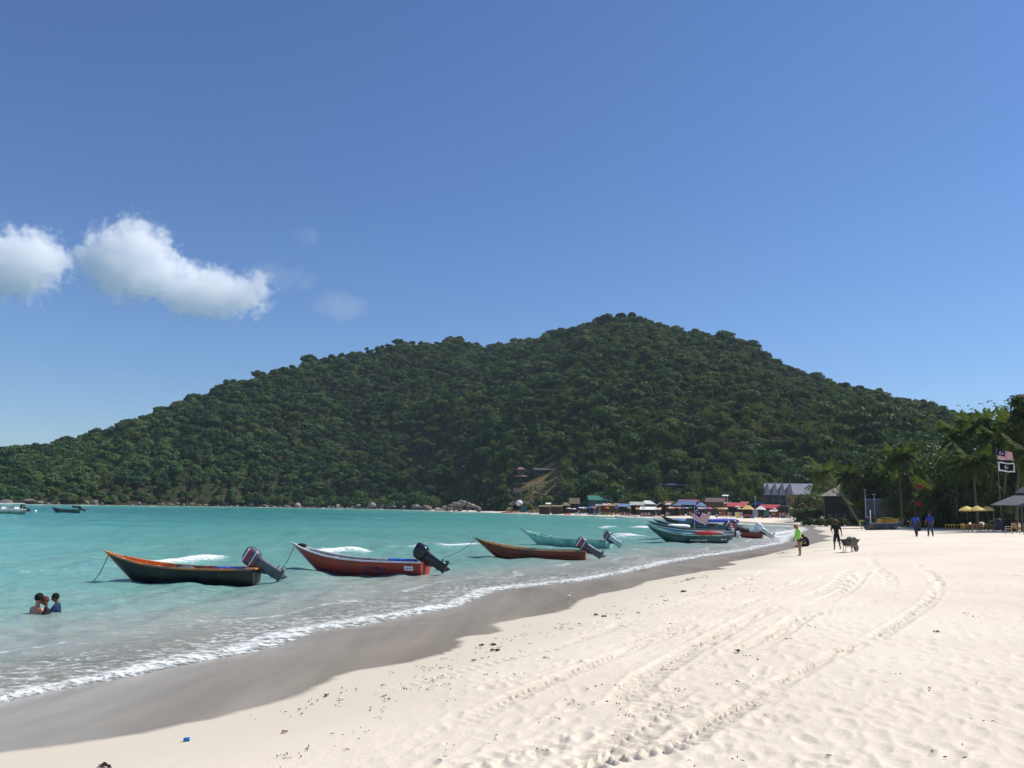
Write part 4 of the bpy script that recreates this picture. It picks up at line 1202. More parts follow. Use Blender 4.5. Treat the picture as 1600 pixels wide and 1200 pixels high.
def make_boat(name, stern, bow_wl, L_over=1.19, B=1.5, fb=0.62, tip=1.25, mats=None, label='', parts=None, z0=0.0, cat='boat', group=None, motor='grey', motor_yaw=0.0, roll=0.0, bench=4, stripe=None, tilt=60, pitch=0.0, msc=1.0, rope=None):
    """hull, lining, transom, gunwales, thwarts and outboard; placed by its transom and the point where the stem meets the water"""
    s = Vector((stern[0], stern[1], 0)); b = Vector((bow_wl[0], bow_wl[1], 0))
    Lw = (b - s).length; L = Lw * L_over
    rz = math.atan2(b.y - s.y, b.x - s.x)
    rt = root(name, (s.x, s.y, z0), rz, label, cat, group, rx=roll, ry=pitch)
    outer, inner, rail, trans_m = mats
    rk = 1 - 1 / L_over
    sheer, halfb, keel, pt = hull_geom(L, B, fb, tip, rk * 0.80)
    nu, nv = 34, 9
    us = [i / nu for i in range(nu + 1)]
    m = MB()
    for side in (-1, 1):
        V = [pt(u, j / nv, side) for u in us for j in range(nv + 1)]; F = []
        for i in range(nu):
            for j in range(nv):
                a = i * (nv + 1) + j
                q = (a, a + nv + 1, a + nv + 2, a + 1)
                F.append(q if side < 0 else q[::-1])
        m.add(V, F)
    m.build('hull', outer, rt, True)
    # lining with a floor
    floor = 0.06
    m = MB()
    for side in (-1, 1):
        V = []; F = []
        n2 = 7; lim = int(nu * 0.93)
        for i in range(lim + 1):
            u = us[i]
            for j in range(n2 + 1):
                p = pt(u, 0.12 + 0.88 * j / n2, side, 0.035)
                p.z = max(p.z, min(floor, sheer(u) - 0.05)) if j < n2 else sheer(u) - 0.012
                if j == 0: p.y = 0
                V.append(p)
        for i in range(lim):
            for j in range(n2):
                a = i * (n2 + 1) + j
                q = (a, a + n2 + 1, a + n2 + 2, a + 1)
                F.append(q if side > 0 else q[::-1])
        m.add(V, F)
    m.build('lining', inner, rt, True)
    # ribs inside, seen as dark/bright ticks
    for i in range(5, 29, 3):
        u = us[i]
        if halfb(u) < 0.12: continue
        for side in (-1, 1):
            pts = []
            for j in range(3, 8):
                p = pt(u, 0.12 + 0.88 * j / 7, side, 0.06); p.z = max(p.z, min(floor + 0.01, sheer(u) - 0.04)); pts.append(p)
            MB().tube(pts, 0.018, 4).build('rib', inner, rt)
    # transom
    tm = MB(); ring = [pt(0, j / nv, -1) for j in range(nv + 1)][::-1] + [pt(0, j / nv, 1) for j in range(1, nv + 1)]
    a = [p + Vector((-0.02, 0, 0)) for p in ring]; c = [p + Vector((0.03, 0, 0)) for p in ring]
    n = len(ring)
    tm.add(a + c, [tuple(range(n)), tuple(reversed(range(n, 2 * n)))] + [(i, n + i, n + (i + 1) % n, (i + 1) % n) for i in range(n)])
    tm.build('transom', trans_m, rt)
    # gunwale rails
    for side in (-1, 1):
        m = MB(); rings = []
        for i in range(nu + 1):
            u = min(us[i], 0.997); h = halfb(u); z = sheer(u)
            y0 = side * max(0.0, h - 0.055); y1 = side * (h + 0.022)
            r_ = [Vector((u * L, y0, z + 0.028)), Vector((u * L, y1, z + 0.028)), Vector((u * L, y1, z - 0.035)), Vector((u * L, y0, z - 0.035))]
            rings.append(r_ if side < 0 else r_[::-1])
        m.loft(rings); m.build('gunwale', rail, rt)
    # stem post and beak
    m = MB(); x0 = L / L_over
    pts = []
    for q in (0.80, 0.86, 0.92, 0.97, 1.0):
        pts.append(Vector((q * L + 0.02, 0, keel(q) if q < 1 else sheer(1.0))))
    pts.append(Vector((L + 0.10, 0, sheer(1.0) + 0.03)))
    m.tube(pts, [0.03, 0.032, 0.035, 0.038, 0.042, 0.03], 6); m.build('stem_post', rail, rt, True)
    # foredeck
    m = MB(); V = []; ii = [i for i in range(nu + 1) if us[i] > 0.86]
    for i in ii:
        u = min(us[i], 0.996); V += [Vector((u * L, -halfb(u) * 0.96, sheer(u) - 0.03)), Vector((u * L, halfb(u) * 0.96, sheer(u) - 0.03))]
    m.add(V, [(2 * k, 2 * k + 2, 2 * k + 3, 2 * k + 1) for k in range(len(ii) - 1)]); m.build('foredeck', inner, rt)
    for k in range(bench):
        u = 0.14 + 0.56 * k / max(1, bench - 1); h = halfb(u) * 2 - 0.10
        MB().box((u * L, 0, sheer(u) - 0.12), (0.24, h, 0.035)).build('thwart', inner if k % 2 else GREYW, rt)
    if stripe:
        for (v0, dv, sm_, u0, u1) in stripe:
            for side in (-1, 1):
                rings = []
                for i in range(nu + 1):
                    u = us[i]
                    if u < u0 or u > u1: continue
                    a_ = pt(u, v0, side); b_ = pt(u, v0 + dv, side); nrm = Vector((0, side, -0.25)).normalized() * 0.012
                    rings.append([a_ + nrm, b_ + nrm, b_ - nrm * 0.3, a_ - nrm * 0.3] if side > 0 else [b_ + nrm, a_ + nrm, a_ - nrm * 0.3, b_ - nrm * 0.3])
                MB().loft(rings).build('stripe', sm_, rt)
    rt['_dims'] = [L, B, fb]
    if motor:
        outboard(rt, (-0.02, 0, sheer(0) + 0.02), motor, tilt, motor_yaw, msc)
    if rope:
        a_ = Vector((L * 0.985, 0, sheer(0.985))); b_ = Vector(rope)
        pts = []
        for k in range(11):
            t = k / 10; p = a_.lerp(b_, t); p.z -= 0.45 * (a_.z - b_.z) * math.sin(math.pi * t) * 0.6
            pts.append(p)
        MB().tube(pts, 0.016, 5).build('mooring_rope', ROPE, rt, True)
    return rt, (L, B, sheer, halfb, pt)

def outboard(parent, loc, style, tilt, yaw=0.0, sc=1.0):
    """tilted outboard motor: bracket on the transom, leg, cowl, tiller, propeller"""
    cowl_m, leg_m, band = {'grey': (MOTOR_GRY, MOTOR_LEG, True), 'black': (MOTOR_BLK, MOTOR_BLK, False), 'silver': (MOTOR_GRY, SILVER, True), 'white': (DECAL_W, SILVER, False)}[style]
    T = Matrix.Translation(Vector(loc)) @ Matrix.Rotation(yaw, 4, 'Z') @ Matrix.Rotation(R(tilt), 4, 'Y')
    m = MB()
    # leg: local z up is the motor's own axis, propeller end at -z, x forward
    def rr(cx, w, d, z, n=12, sq=0.6):
        out_ = []
        for k in range(n):
            a = 2 * math.pi * k / n; ca, sa = math.cos(a), math.sin(a)
            out_.append(Vector((cx + math.copysign(abs(ca) ** sq, ca) * d / 2, math.copysign(abs(sa) ** sq, sa) * w / 2, z)))
        return out_
    off = -0.16
    m.loft([rr(off, 0.26, 0.40, 0.16), rr(off, 0.24, 0.38, 0.0), rr(off, 0.20, 0.36, -0.25), rr(off, 0.16, 0.33, -0.50), rr(off, 0.13, 0.34, -0.62), rr(off - 0.01, 0.08, 0.30, -0.80)])
    m.box((off - 0.04, 0, -0.54), (0.46, 0.22, 0.018))                       # plate
    m.tube([(off + 0.20, 0, -0.75), (off + 0.10, 0, -0.75), (off - 0.12, 0, -0.75), (off - 0.22, 0, -0.75)], [0.02, 0.062, 0.058, 0.045], 10)
    m.add([(off + 0.10, 0.008, -0.82), (off - 0.12, 0.008, -0.82), (off - 0.10, 0.005, -0.98), (off + 0.10, -0.008, -0.82), (off - 0.12, -0.008, -0.82), (off - 0.10, -0.005, -0.98)], [(0, 1, 2), (5, 4, 3), (0, 2, 5, 3), (1, 4, 5, 2)])
    mt = m.build('outboard_motor', leg_m, parent, True); mt.matrix_local = T
    mt.scale = (sc * 1.18,) * 3
    c = MB(); c.loft([rr(off - 0.02, 0.27, 0.42, 0.12, 16, .5), rr(off - 0.02, 0.34, 0.53, 0.17, 16, .5), rr(off - 0.03, 0.37, 0.58, 0.28, 16, .55), rr(off - 0.03, 0.36, 0.57, 0.46, 16, .6), rr(off - 0.05, 0.33, 0.50, 0.55, 16, .6), rr(off - 0.07, 0.27, 0.40, 0.60, 16, .6), rr(off - 0.08, 0.12, 0.2, 0.62, 16, .7)])
    c.build('cowl', cowl_m, mt, True)
    if band:
        for z, hh, mm_ in ((0.49, 0.05, DECAL_W), (0.41, 0.055, DECAL_R), (0.235, 0.03, DECAL_W)):
            q = MB(); n_ = 16; k = 1.012
            w_, d_ = (0.372, 0.582) if z < 0.45 else (0.356, 0.556)
            A = rr(off - 0.03, w_ * k, d_ * k, z, n_, .58); Bv = rr(off - 0.03, w_ * k, d_ * k, z + hh, n_, .58)
            sel = list(range(9, 15)) + [15]
            for lst in ([9, 10, 11, 12, 13, 14], [2, 3, 4, 5, 6]):
                V = []; F = []
                for i in lst: V += [A[i], Bv[i]]
                for i in range(len(lst) - 1): F.append((2 * i, 2 * i + 2, 2 * i + 3, 2 * i + 1))
                q.add(V, F)
            q.build('decal', mm_, mt)
    b = MB(); b.box((0.02, 0, -0.05), (0.12, 0.24, 0.34)); b.box((-0.02, 0.10, -0.16), (0.10, 0.03, 0.34)); b.box((-0.02, -0.10, -0.16), (0.10, 0.03, 0.34)); b.tube([(0.02, -0.14, 0.02), (0.02, 0.14, 0.02)], 0.04, 8)
    b.build('bracket', MOTOR_BLK, mt)
    t_ = MB(); t_.tube([(0.10, 0, 0.12), (0.35, 0.02, 0.16), (0.62, 0.03, 0.22)], [0.03, 0.024, 0.03], 8); t_.build('tiller', RUBBER, mt, True)
    pr = MB(); px_ = off - 0.26
    pr.tube([(off - 0.20, 0, -0.75), (px_ - 0.07, 0, -0.75)], [0.045, 0.03], 8)
    for k in range(3):
        a = k * 2.094; u = Vector((0, math.cos(a), math.sin(a))); w = Vector((0, -math.sin(a), math.cos(a))); cc = Vector((px_, 0, -0.75))
        pr.add([cc + u * 0.03 - w * 0.02 + Vector((0.03, 0, 0)), cc + u * 0.10 - w * 0.07 + Vector((0.035, 0, 0)), cc + u * 0.165, cc + u * 0.11 + w * 0.06 - Vector((0.035, 0, 0)), cc + u * 0.03 + w * 0.02 - Vector((0.03, 0, 0))], [(0, 1, 2, 3, 4)])
    pr.build('propeller', STEEL if style != 'black' else MOTOR_BLK, mt)
    return mt

def text_mesh(txt, size, m, parent, mat_local, ext=0.004, name='lettering', bold=0.012):
    cu = bpy.data.curves.new('lettering', 'FONT'); cu.body = txt; cu.size = size; cu.extrude = ext; cu.offset = bold * size
    cu.align_x = 'CENTER'; cu.align_y = 'CENTER'; cu.resolution_u = 2
    ob = bpy.data.objects.new('tmp', cu); TMP.collection.objects.link(ob)
    TMP.view_layers[0].update(); dg = TMP.view_layers[0].depsgraph
    me = bpy.data.meshes.new_from_object(ob.evaluated_get(dg)); bpy.data.objects.remove(ob)
    me.materials.clear(); me.materials.append(m)
    o = link(me, name, parent); o.matrix_local = mat_local
    return o

def side_frame(pt, u, v, side=1):
    """local matrix of a sign lying on the hull side, x running towards the stern so it reads from that side"""
    p = pt(u, v, side); a = pt(u - 0.04, v, side) - pt(u + 0.04, v, side); b = pt(u, v + 0.08, side) - pt(u, v - 0.08, side)
    x = a.normalized(); y = (b - x * b.dot(x)).normalized(); z = x.cross(y)
    p = p + z * 0.012
    return Matrix(((x.x, y.x, z.x, p.x), (x.y, y.y, z.y, p.y), (x.z, y.z, z.z, p.z), (0, 0, 0, 1)))

def wl(px, py):
    p = at_z(px, py, 0.0); return (p.x, p.y)

# camera side of each boat is its local +y side (they point left)
# --- black and orange boat
b1, g1 = make_boat('fishing_boat', wl(400, 911.5), wl(201, 908), 1.19, 1.4, 0.53, 1.05, (BLACK, ORANGE, ORANGE, BLACK), 'black wooden boat with orange inside and rim, swimmers in front of it', group='motorboats moored off the beach', rope=(6.4, -0.3, -0.1))
L, B, sheer, halfb, pt = g1
for k in range(4):
    MB().box((L * (0.10 + 0.045 * k), 0.12, sheer(0.1) - 0.02), (0.20, 0.5, 0.16)).build('blue_crate', BLUE_CRATE, b1)
MB().ell((L * 0.47, 0, sheer(.47) - 0.06), (0.35, 0.3, 0.12), 10, 6).build('cloth_bundle', CLOTHG, b1, True)
for k in range(6):
    MB().ell((L * (0.90 + 0.012 * k), 0.04 * (-1) ** k, sheer(0.9 + 0.012 * k) + 0.03), (0.05, 0.05, 0.03), 6, 4).build('rope_coil', GREYW, b1, True)
MB().box((L * 0.02, 0.0, sheer(0) + 0.02), (0.45, B * 0.78, 0.05)).build('stern_board', ORANGE, b1)
# --- orange-red boat
b2, g2 = make_boat('fishing_boat', wl(664, 899), wl(489, 891), 1.20, 1.4, 0.56, 1.16, (RED, GREYW, WHITE, RED), 'orange-red boat with white rim and blue crates by a black outboard', group='motorboats moored off the beach', motor='black', stripe=[(0.46, 0.05, NAVY, 0.0, 0.93)], rope=(7.3, 0.2, -0.1))
L, B, sheer, halfb, pt = g2
for k in range(8):
    MB().box((L * 0.07 + 0.155 * k, 0.15, sheer(0.1) + 0.02), (0.11, 0.45, 0.17)).build('blue_crate', BLUE_CRATE, b2)
MB().box((0, 0, 0), (0.40, 0.20, 0.006)).build('registration_plate', DECAL_W, b2).matrix_local = side_frame(pt, 0.08, 0.78)
text_mesh('LKJ 16', 0.10, NAVY, b2, side_frame(pt, 0.08, 0.78) @ Matrix.Translation((0, 0, 0.005)))
text_mesh('FITTRO', 0.36, NAVY, b2, side_frame(pt, 0.325, 0.66), bold=0.02)
MB().ell((L * 0.93, 0, sheer(.93) + 0.06), (0.26, 0.12, 0.10), 10, 6).build('rope_coil', RUBBER, b2, True)
# --- maroon and gold boat
b3, g3 = make_boat('fishing_boat', wl(915, 875), wl(771, 871), 1.20, 1.4, 0.52, 1.10, (MAROON, GOLD, GOLD, REDP), 'maroon boat with golden rim and a fine pale stripe, grey outboard tilted up', group='motorboats moored off the beach', stripe=[(0.56, 0.022, GOLD, 0.0, 0.95)], rope=(9.2, 0.9, -0.15), msc=1.0)  # transom's brighter red puts the sunlit end of the boat into its colour
L, B, sheer, halfb, pt = g3
for u in (0.28, 0.47, 0.66, 0.83): 
    MB().box((L * u, halfb(u) - 0.03, sheer(u) + 0.06), (0.06, 0.05, 0.12)).build('rowlock', GOLD, b3)
MB().box((L * 0.33, 0, sheer(0.33) - 0.01), (1.5, 0.8, 0.05)).build('grey_net_pile', CLOTHG, b3)
# --- turquoise boat
b4, g4 = make_boat('fishing_boat', wl(953, 857.5), wl(836, 851), 1.20, 1.4, 0.56, 1.22, (TURQ, TURQ_L, TURQ_L, TURQ), 'plain pale turquoise boat with high bow behind the maroon boat', group='motorboats moored off the beach', motor='silver', msc=1.0)
# --- the raft of boats near the corner of the bay
b5, g5 = make_boat('fishing_boat', wl(1132, 847.5), wl(1040, 848), 1.27, 1.9, 0.78, 1.42, (TEAL, GREYW, TURQ_L, TEAL), 'dark teal boat with white lettering, nearest of the tied up boats', group='boats tied up in the corner of the bay', motor=None, stripe=[(0.90, 0.05, TURQ_L, 0.0, 0.97)])
L, B, sheer, halfb, pt = g5
text_mesh('PRINCESS HANIS', 0.27, DECAL_W, b5, side_frame(pt, 0.43, 0.60))
text_mesh('PMW 45', 0.21, DECAL_W, b5, side_frame(pt, 0.085, 0.66))
for k in range(6):
    MB().box((L * (0.25 + 0.06 * k), 0.2 * (-1) ** k, sheer(.3) - 0.02), (0.28, 0.3, 0.18), Euler((0, 0, 0.3 * k)).to_matrix()).build('deck_gear', [GREYW, DECAL_W, RUBBER][k % 3], b5)
b6, g6 = make_boat('fishing_boat', wl(1140, 843), wl(1036, 842.5), 1.26, 1.8, 0.88, 1.6, (BLUE, GREYW, WHITE, BLUE), 'blue boat with white rim lying against the dark teal boat', group='boats tied up in the corner of the bay', motor='silver', stripe=[(0.74, 0.12, WHITE, 0.0, 0.97)], msc=1.3, tilt=50)
b7, g7 = make_boat('fishing_boat', wl(1150, 839), wl(1040, 838), 1.24, 1.9, 0.85, 1.7, (DARKHULL, GREYW, GREYW, DARKHULL), 'dark hulled boat with a white domed cargo sheet', group='boats tied up in the corner of the bay', motor='silver', msc=1.3, tilt=50)
L, B, sheer, halfb, pt = g7
MB().ell((L * 0.66, 0, sheer(.66) + 0.12), (1.35, 0.72, 0.26), 18, 10, sq=0.7).build('white_cargo_sheet', mat('white_tarpaulin', (0.78, 0.78, 0.76), 0.7, var=0.06, bump=0.5, scale=3), b7, True)
b8, g8 = make_boat('fishing_boat', wl(1128, 832.5), wl(1042, 832), 1.25, 1.9, 0.85, 1.8, (DARKHULL, WHITE, WHITE, DARKHULL), 'black boat with broad white rim and high bow under the blue canopy', group='boats tied up in the corner of the bay', motor=None, msc=1.2)
b9, g9 = make_boat('fishing_boat', wl(1118, 826.5), wl(1050, 826), 1.25, 2.0, 0.85, 2.1, (BLACK, BLUE, MAROON, BLUE), 'farthest tied up boat, dark upturned beak and blue sheets over its hold', group='boats tied up in the corner of the bay', motor=None)
L, B, sheer, halfb, pt = g9
TARP_B = mat('blue_tarpaulin', (0.05, 0.15, 0.42), 0.55, var=0.15, bump=0.6, scale=2)
TARP_R = mat('royal_blue_awning', (0.02, 0.055, 0.38), 0.6, var=0.1, bump=0.3, scale=2)
for k, (u, z, s_) in enumerate(((0.58, 0.35, 1.0), (0.38, 0.55, 0.9))):
    MB().ell((L * u, 0, sheer(u) + z * 0.5), (2.3 * s_, 0.85, 0.42), 16, 8, sq=0.8).build('blue_sheet', TARP_B, b9, True)
b10, g10 = make_boat('fishing_boat', wl(1190, 841), wl(1142, 840), 1.12, 1.5, 0.62, 0.95, (MAROON, MAROON, MAROON, MAROON), 'small maroon boat nearest the sand with black sheets and a pale outboard', group='boats tied up in the corner of the bay', motor='white', msc=1.35, tilt=56)
L, B, sheer, halfb, pt = g10
MB().ell((L * 0.66, 0, sheer(.6) + 0.15), (1.25, 0.65, 0.62), 14, 8).build('black_sheet', mat('black_tarpaulin', (0.018, 0.018, 0.02), 0.6, bump=0.5), b10, True)
MB().ell((L * 0.22, 0.1, sheer(.2) + 0.1), (0.4, 0.3, 0.18), 10, 6).build('white_bag', DECAL_W, b10, True)

# a royal blue awning boat
def canopy(px0, px1, py_top, py_bot, D, m, parent, depth=1.6, posts=True):
    a = at_d(px0, py_top, D); b = at_d(px1, py_top, D); h = (py_bot - py_top) / FPX * D
    inv = parent.matrix_world.inverted() if False else None
    return a, b, h
def awning_boat():
    rt, g = make_boat('passenger_boat', wl(1146, 836.5), wl(1072, 836), 1.15, 2.0, 1.0, 1.7, (DARKHULL, GREYW, BLUE, DARKHULL), 'boat with a long royal blue awning on posts among the tied up boats', group='boats tied up in the corner of the bay', motor='black', msc=1.2)
    L, B, sheer, halfb, pt = g
    z1 = 1.85; x0, x1 = -0.15, L * 0.80
    rings = []
    for k in range(9):
        x = x0 + (x1 - x0) * k / 8; sag = 0.03 * math.sin(k * 1.3)
        rings.append([Vector((x, -B * .52, z1 - 0.28)), Vector((x, -B * .52, z1 + sag - 0.02)), Vector((x, -B * .25, z1 + 0.13 + sag)), Vector((x, B * .25, z1 + 0.13 + sag)), Vector((x, B * .52, z1 + sag - 0.02)), Vector((x, B * .52, z1 - 0.28))])
    m = MB(); m.loft(rings, cap=False, close=False); m.build('awning', TARP_R, rt)
    for x in (x0 + .1, (x0 + x1) / 2, x1 - .1):
        for sy in (-1, 1):
            MB().tube([(x, sy * B * .46, 0.5), (x, sy * B * .48, z1)], 0.03, 6).build('awning_post', STEEL, rt)
    MB().box((L * 0.3, 0, sheer(.3) + 0.05), (L * 0.35, B * 0.5, 0.35)).build('seat_box', GREYW, rt)
    MB().box((L * 0.80, 0, sheer(.8) + 0.35), (0.08, B * 0.7, 0.7)).build('windscreen', mat('tinted_glass', (0.05, 0.08, 0.09), 0.1, 0.6, var=0.02), rt)
awning_boat()
# red kayak lying across the teal boat
p = at_z(1108, 833.5, 1.02 if False else 0.98)
kx = root('kayak', (at_d(1108, 833, 74).x, 74, at_d(1108, 833, 74).z), R(176), 'long red plastic kayak lying on the deck of the dark teal boat', 'kayak')
MB().ell((0, 0, 0), (1.45, 0.36, 0.20), 18, 8).build('hull', REDP, kx, True)
MB().ell((0.1, 0, 0.13), (0.5, 0.2, 0.09), 14, 6).build('cockpit', RUBBER, kx, True)

# Malaysian flag standing over the tied up boats
def flag_mesh(W, H, nx, ny, wave, ph, face):
    """rippled cloth; face(u, v) gives a material slot"""
    V = []; F = []; MI = []
    for j in range(ny + 1):
        for i in range(nx + 1):
            u, v = i / nx, j / ny
            V.append((u * W * 0.94, wave * math.sin(u * 7 + ph + v * 1.2) * (0.2 + u), -v * H - 0.14 * H * u * u + 0.05 * H * math.sin(u * 8 + ph)))
    for j in range(ny):
        for i in range(nx):
            a = j * (nx + 1) + i
            F.append((a, a + nx + 1, a + nx + 2, a + 1)); MI.append(face((i + .5) / nx, (j + .5) / ny))
    return V, F, MI
FL_R = mat('flag_red', (0.62, 0.03, 0.05), 0.8, 0.1, var=0.06, trans=0.25)
FL_W = mat('flag_white', (0.78, 0.78, 0.76), 0.8, 0.1, var=0.04, trans=0.25)
FL_B = mat('flag_blue', (0.012, 0.02, 0.20), 0.8, 0.1, var=0.05, trans=0.2)
FL_Y = mat('flag_yellow', (0.75, 0.55, 0.05), 0.8, 0.1, var=0.05, trans=0.2)
FL_K = mat('flag_black', (0.012, 0.012, 0.014), 0.8, 0.1, var=0.05)
def malaysia(u, v):
    if u < 0.5 and v < 8 / 14:
        cu, cv = (u - 0.23) * 2, (v - 0.285) * 1.0
        r1 = math.hypot(cu, cv) / 0.20; r2 = math.hypot(cu - 0.075, cv) / 0.165
        if r1 < 1 and r2 > 1: return 3
        if math.hypot((u - 0.335) * 2, cv) < 0.105: return 3
        return 2
    return 0 if int(v * 14) % 2 == 0 else 1
def johor_border(u, v):
    if u < 0.09 or u > 0.93 or v < 0.13 or v > 0.87: return 1
    cu, cv = (u - 0.47) * 2, v - 0.5
    if math.hypot(cu, cv) < 0.20 and math.hypot(cu - 0.06, cv) > 0.17: return 1
    if math.hypot((u - 0.53) * 2, cv) < 0.07: return 1
    return 4
def flag(label, loc, W, H, face, ph, rz, wave=0.12, name='flag'):
    V, F, MI = flag_mesh(W, H, 48, 28, wave, ph, face)
    me = bpy.data.meshes.new('flag_cloth'); me.from_pydata(V, [], F)
    for m in (FL_R, FL_W, FL_B, FL_Y, FL_K): me.materials.append(m)
    me.polygons.foreach_set('material_index', MI); me.polygons.foreach_set('use_smooth', [True] * len(F)); me.update()
    o = link(me, name); o.location = loc; o.rotation_euler = (0, 0, rz)
    return tag(o, label, 'flag')
tp = at_d(1085, 793, 88)
fp = root('flagpole', (tp.x, 88, 0.6), 0, 'thin staff carrying the big striped flag above the tied up boats', 'flagpole')
MB().tube([(0, 0, 0), (0, 0, tp.z - 0.5)], 0.025, 6).build('pole', STEEL, fp)
fl_ = flag('large red and white striped flag with blue canton flying over the tied up boats', (tp.x + 0.03, 88, tp.z), 1.95, 1.15, malaysia, 0.6, R(-14), 0.2)
fl_.rotation_euler = (0, R(24), R(-14))

# --- far left boats
b11, _ = make_boat('fishing_boat', wl(125, 801.5), wl(84, 801), 1.10, 1.5, 0.75, 1.25, (DARKHULL, GREYW, GREYW, DARKHULL), 'small dark boat moored alone far out on the left', motor='black', group='boats moored far out', bench=3)
b12, g12 = make_boat('passenger_boat', wl(36, 803), wl(-40, 803), 1.12, 2.2, 0.9, 1.3, (P_('pale_grey_green_paint', (0.22, 0.30, 0.29)), WHITE, WHITE, GREYW), 'white canopied boat at the left edge of the bay', motor='black', group='boats moored far out', msc=1.2)
L, B, sheer, halfb, pt = g12
MB().box((L * 0.36, 0, 1.95), (L * 0.62, 2.2, 0.10)).build('canopy', WHITE, b12)
for x in (0.08, 0.36, 0.62):
    for sy in (-1, 1): MB().tube([(L * x, sy * 0.9, 0.7), (L * x, sy * 0.95, 1.92)], 0.03, 6).build('canopy_post', WHITE, b12)
for x in (0.18, 0.42): MB().box((L * x, 0, 1.15), (0.9, 1.5, 0.35)).build('seat', DECAL_W, b12)
bo = root('mooring_buoy', at_z(55, 799.5, 0.05), 0, 'tiny white mooring buoy right of the white canopied boat', 'buoy')
MB().ell((0, 0, 0.1), (0.3, 0.3, 0.28), 10, 8).build('float', DECAL_W, bo, True); MB().tube([(0, 0, 0.3), (0, 0, 0.5)], 0.03, 6).build('ring', RUBBER, bo)
bx, _ = make_boat('fishing_boat', wl(124, 793.2), wl(113, 793), 1.12, 1.2, 0.5, 0.8, (NAVY, NAVY, NAVY, NAVY), 'tiny navy boat glimpsed behind the lone dark boat', motor=None, bench=2, group='boats moored far out')

# --- small boats lying at the far beach
def small_shore_boat(px0, px1, py, label, mats):
    a = at_ground(px1, py); b = at_ground(px0, py)
    return make_boat('rowing_boat', (a.x, a.y), (b.x, b.y), 1.10, 1.5, 0.55, 1.0, mats, label, motor=None, bench=2, z0=a.z + 0.15, group='small boats on the far beach')
small_shore_boat(925, 954, 807.0, 'long dark boat lying at the water edge of the far beach', (BLACK, GREYW, GREYW, BLACK))
small_shore_boat(826, 838, 799.6, 'small dark boat on the far sand below the thatched fence', (DARKHULL, GREYW, GREYW, DARKHULL))
small_shore_boat(756, 768, 800.0, 'low dark boat on the sand beside the pale boulders', (DARKHULL, GREYW, GREYW, BLACK))
small_shore_boat(962, 974, 807.0, 'low olive boat at the waterline right of the long dark boat', (P_('olive_paint', (0.08, 0.10, 0.06)), GREYW, GREYW, BLACK))

# --- beached boat with yellow boxes
a = col_at(1354, 117); b = col_at(1404, 119)
b13, g13 = make_boat('cargo_boat', (a.x, a.y), (b.x, b.y), 1.14, 1.7, 0.82, 1.25, (P_('slate_blue_boat_paint', (0.045, 0.12, 0.18)), WHITE, WHITE, DARKHULL), 'blue boat beached on the sand with yellow boxes aboard', motor='black', z0=a.z + 0.2, msc=1.1, bench=2, tilt=62, motor_yaw=0.2)
L, B, sheer, halfb, pt = g13
YEL = mat('yellow_plastic', (0.70, 0.33, 0.03), 0.5, var=0.12); YEL2 = mat('bright_yellow_plastic', (0.80, 0.62, 0.06), 0.5, var=0.1)
for k in range(5):
    MB().box((L * (0.40 + 0.095 * k), 0, sheer(.5) + 0.32), (0.48, 1.0, 0.62)).build('yellow_box', YEL if k < 4 else YEL2, b13)
MB().ell((L * 0.56, 0, sheer(.5) + 0.68), (1.3, 0.5, 0.16), 14, 6).build('green_net', mat('green_netting', (0.06, 0.10, 0.02), 0.9, bump=0.6), b13, True)
for k in range(2):
    MB().ell((L * (0.92 + 0.06 * k), 0.1, sheer(.93) + 0.12), (0.2, 0.2, 0.22), 10, 8).build('red_float', FL_R, b13, True)

# ================================================================== PEOPLE
SKIN1 = mat('tanned_skin', (0.36, 0.18, 0.11), 0.55, 0.35, var=0.08)
SKIN2 = mat('brown_skin', (0.17, 0.085, 0.05), 0.55, 0.35, var=0.08)
SKIN3 = mat('sunburnt_skin', (0.56, 0.25, 0.16), 0.5, 0.35, var=0.10)
HAIR_K = mat('black_hair', (0.016, 0.013, 0.012), 0.8, 0.15, var=0.4, scale=40, bump=0.8)
HAIR_B = mat('brown_hair', (0.11, 0.055, 0.028), 0.55, 0.4, var=0.3, scale=40)
HAIR_R = mat('reddish_wet_hair', (0.085, 0.028, 0.02), 0.7, 0.2, var=0.4, scale=40, bump=0.8)
def cloth(name, c, **k):
    return mat(name, c, k.pop('rough', 0.85), 0.15, var=0.12, scale=12, bump=0.25, **k)
C_BLACK = cloth('black_cloth', (0.018, 0.018, 0.022)); C_NAVY = cloth('navy_cloth', (0.016, 0.030, 0.085)); C_BLUE = cloth('blue_cloth', (0.035, 0.085, 0.33))
C_DENIM = cloth('dark_denim', (0.035, 0.045, 0.07)); C_GREEN = cloth('lime_green_cloth', (0.34, 0.80, 0.12)); C_MAR = cloth('maroon_cloth', (0.13, 0.025, 0.045))
C_WHITE = cloth('white_cloth', (0.7, 0.7, 0.68)); C_STRAW = mat('straw', (0.10, 0.075, 0.05), 0.9, var=0.3, bump=0.5); C_RED = cloth('red_cloth', (0.5, 0.05, 0.05)); C_GREY = cloth('grey_cloth2', (0.2, 0.2, 0.22))
EYE = mat('dark_eye', (0.02, 0.015, 0.01), 0.2, var=0.02)

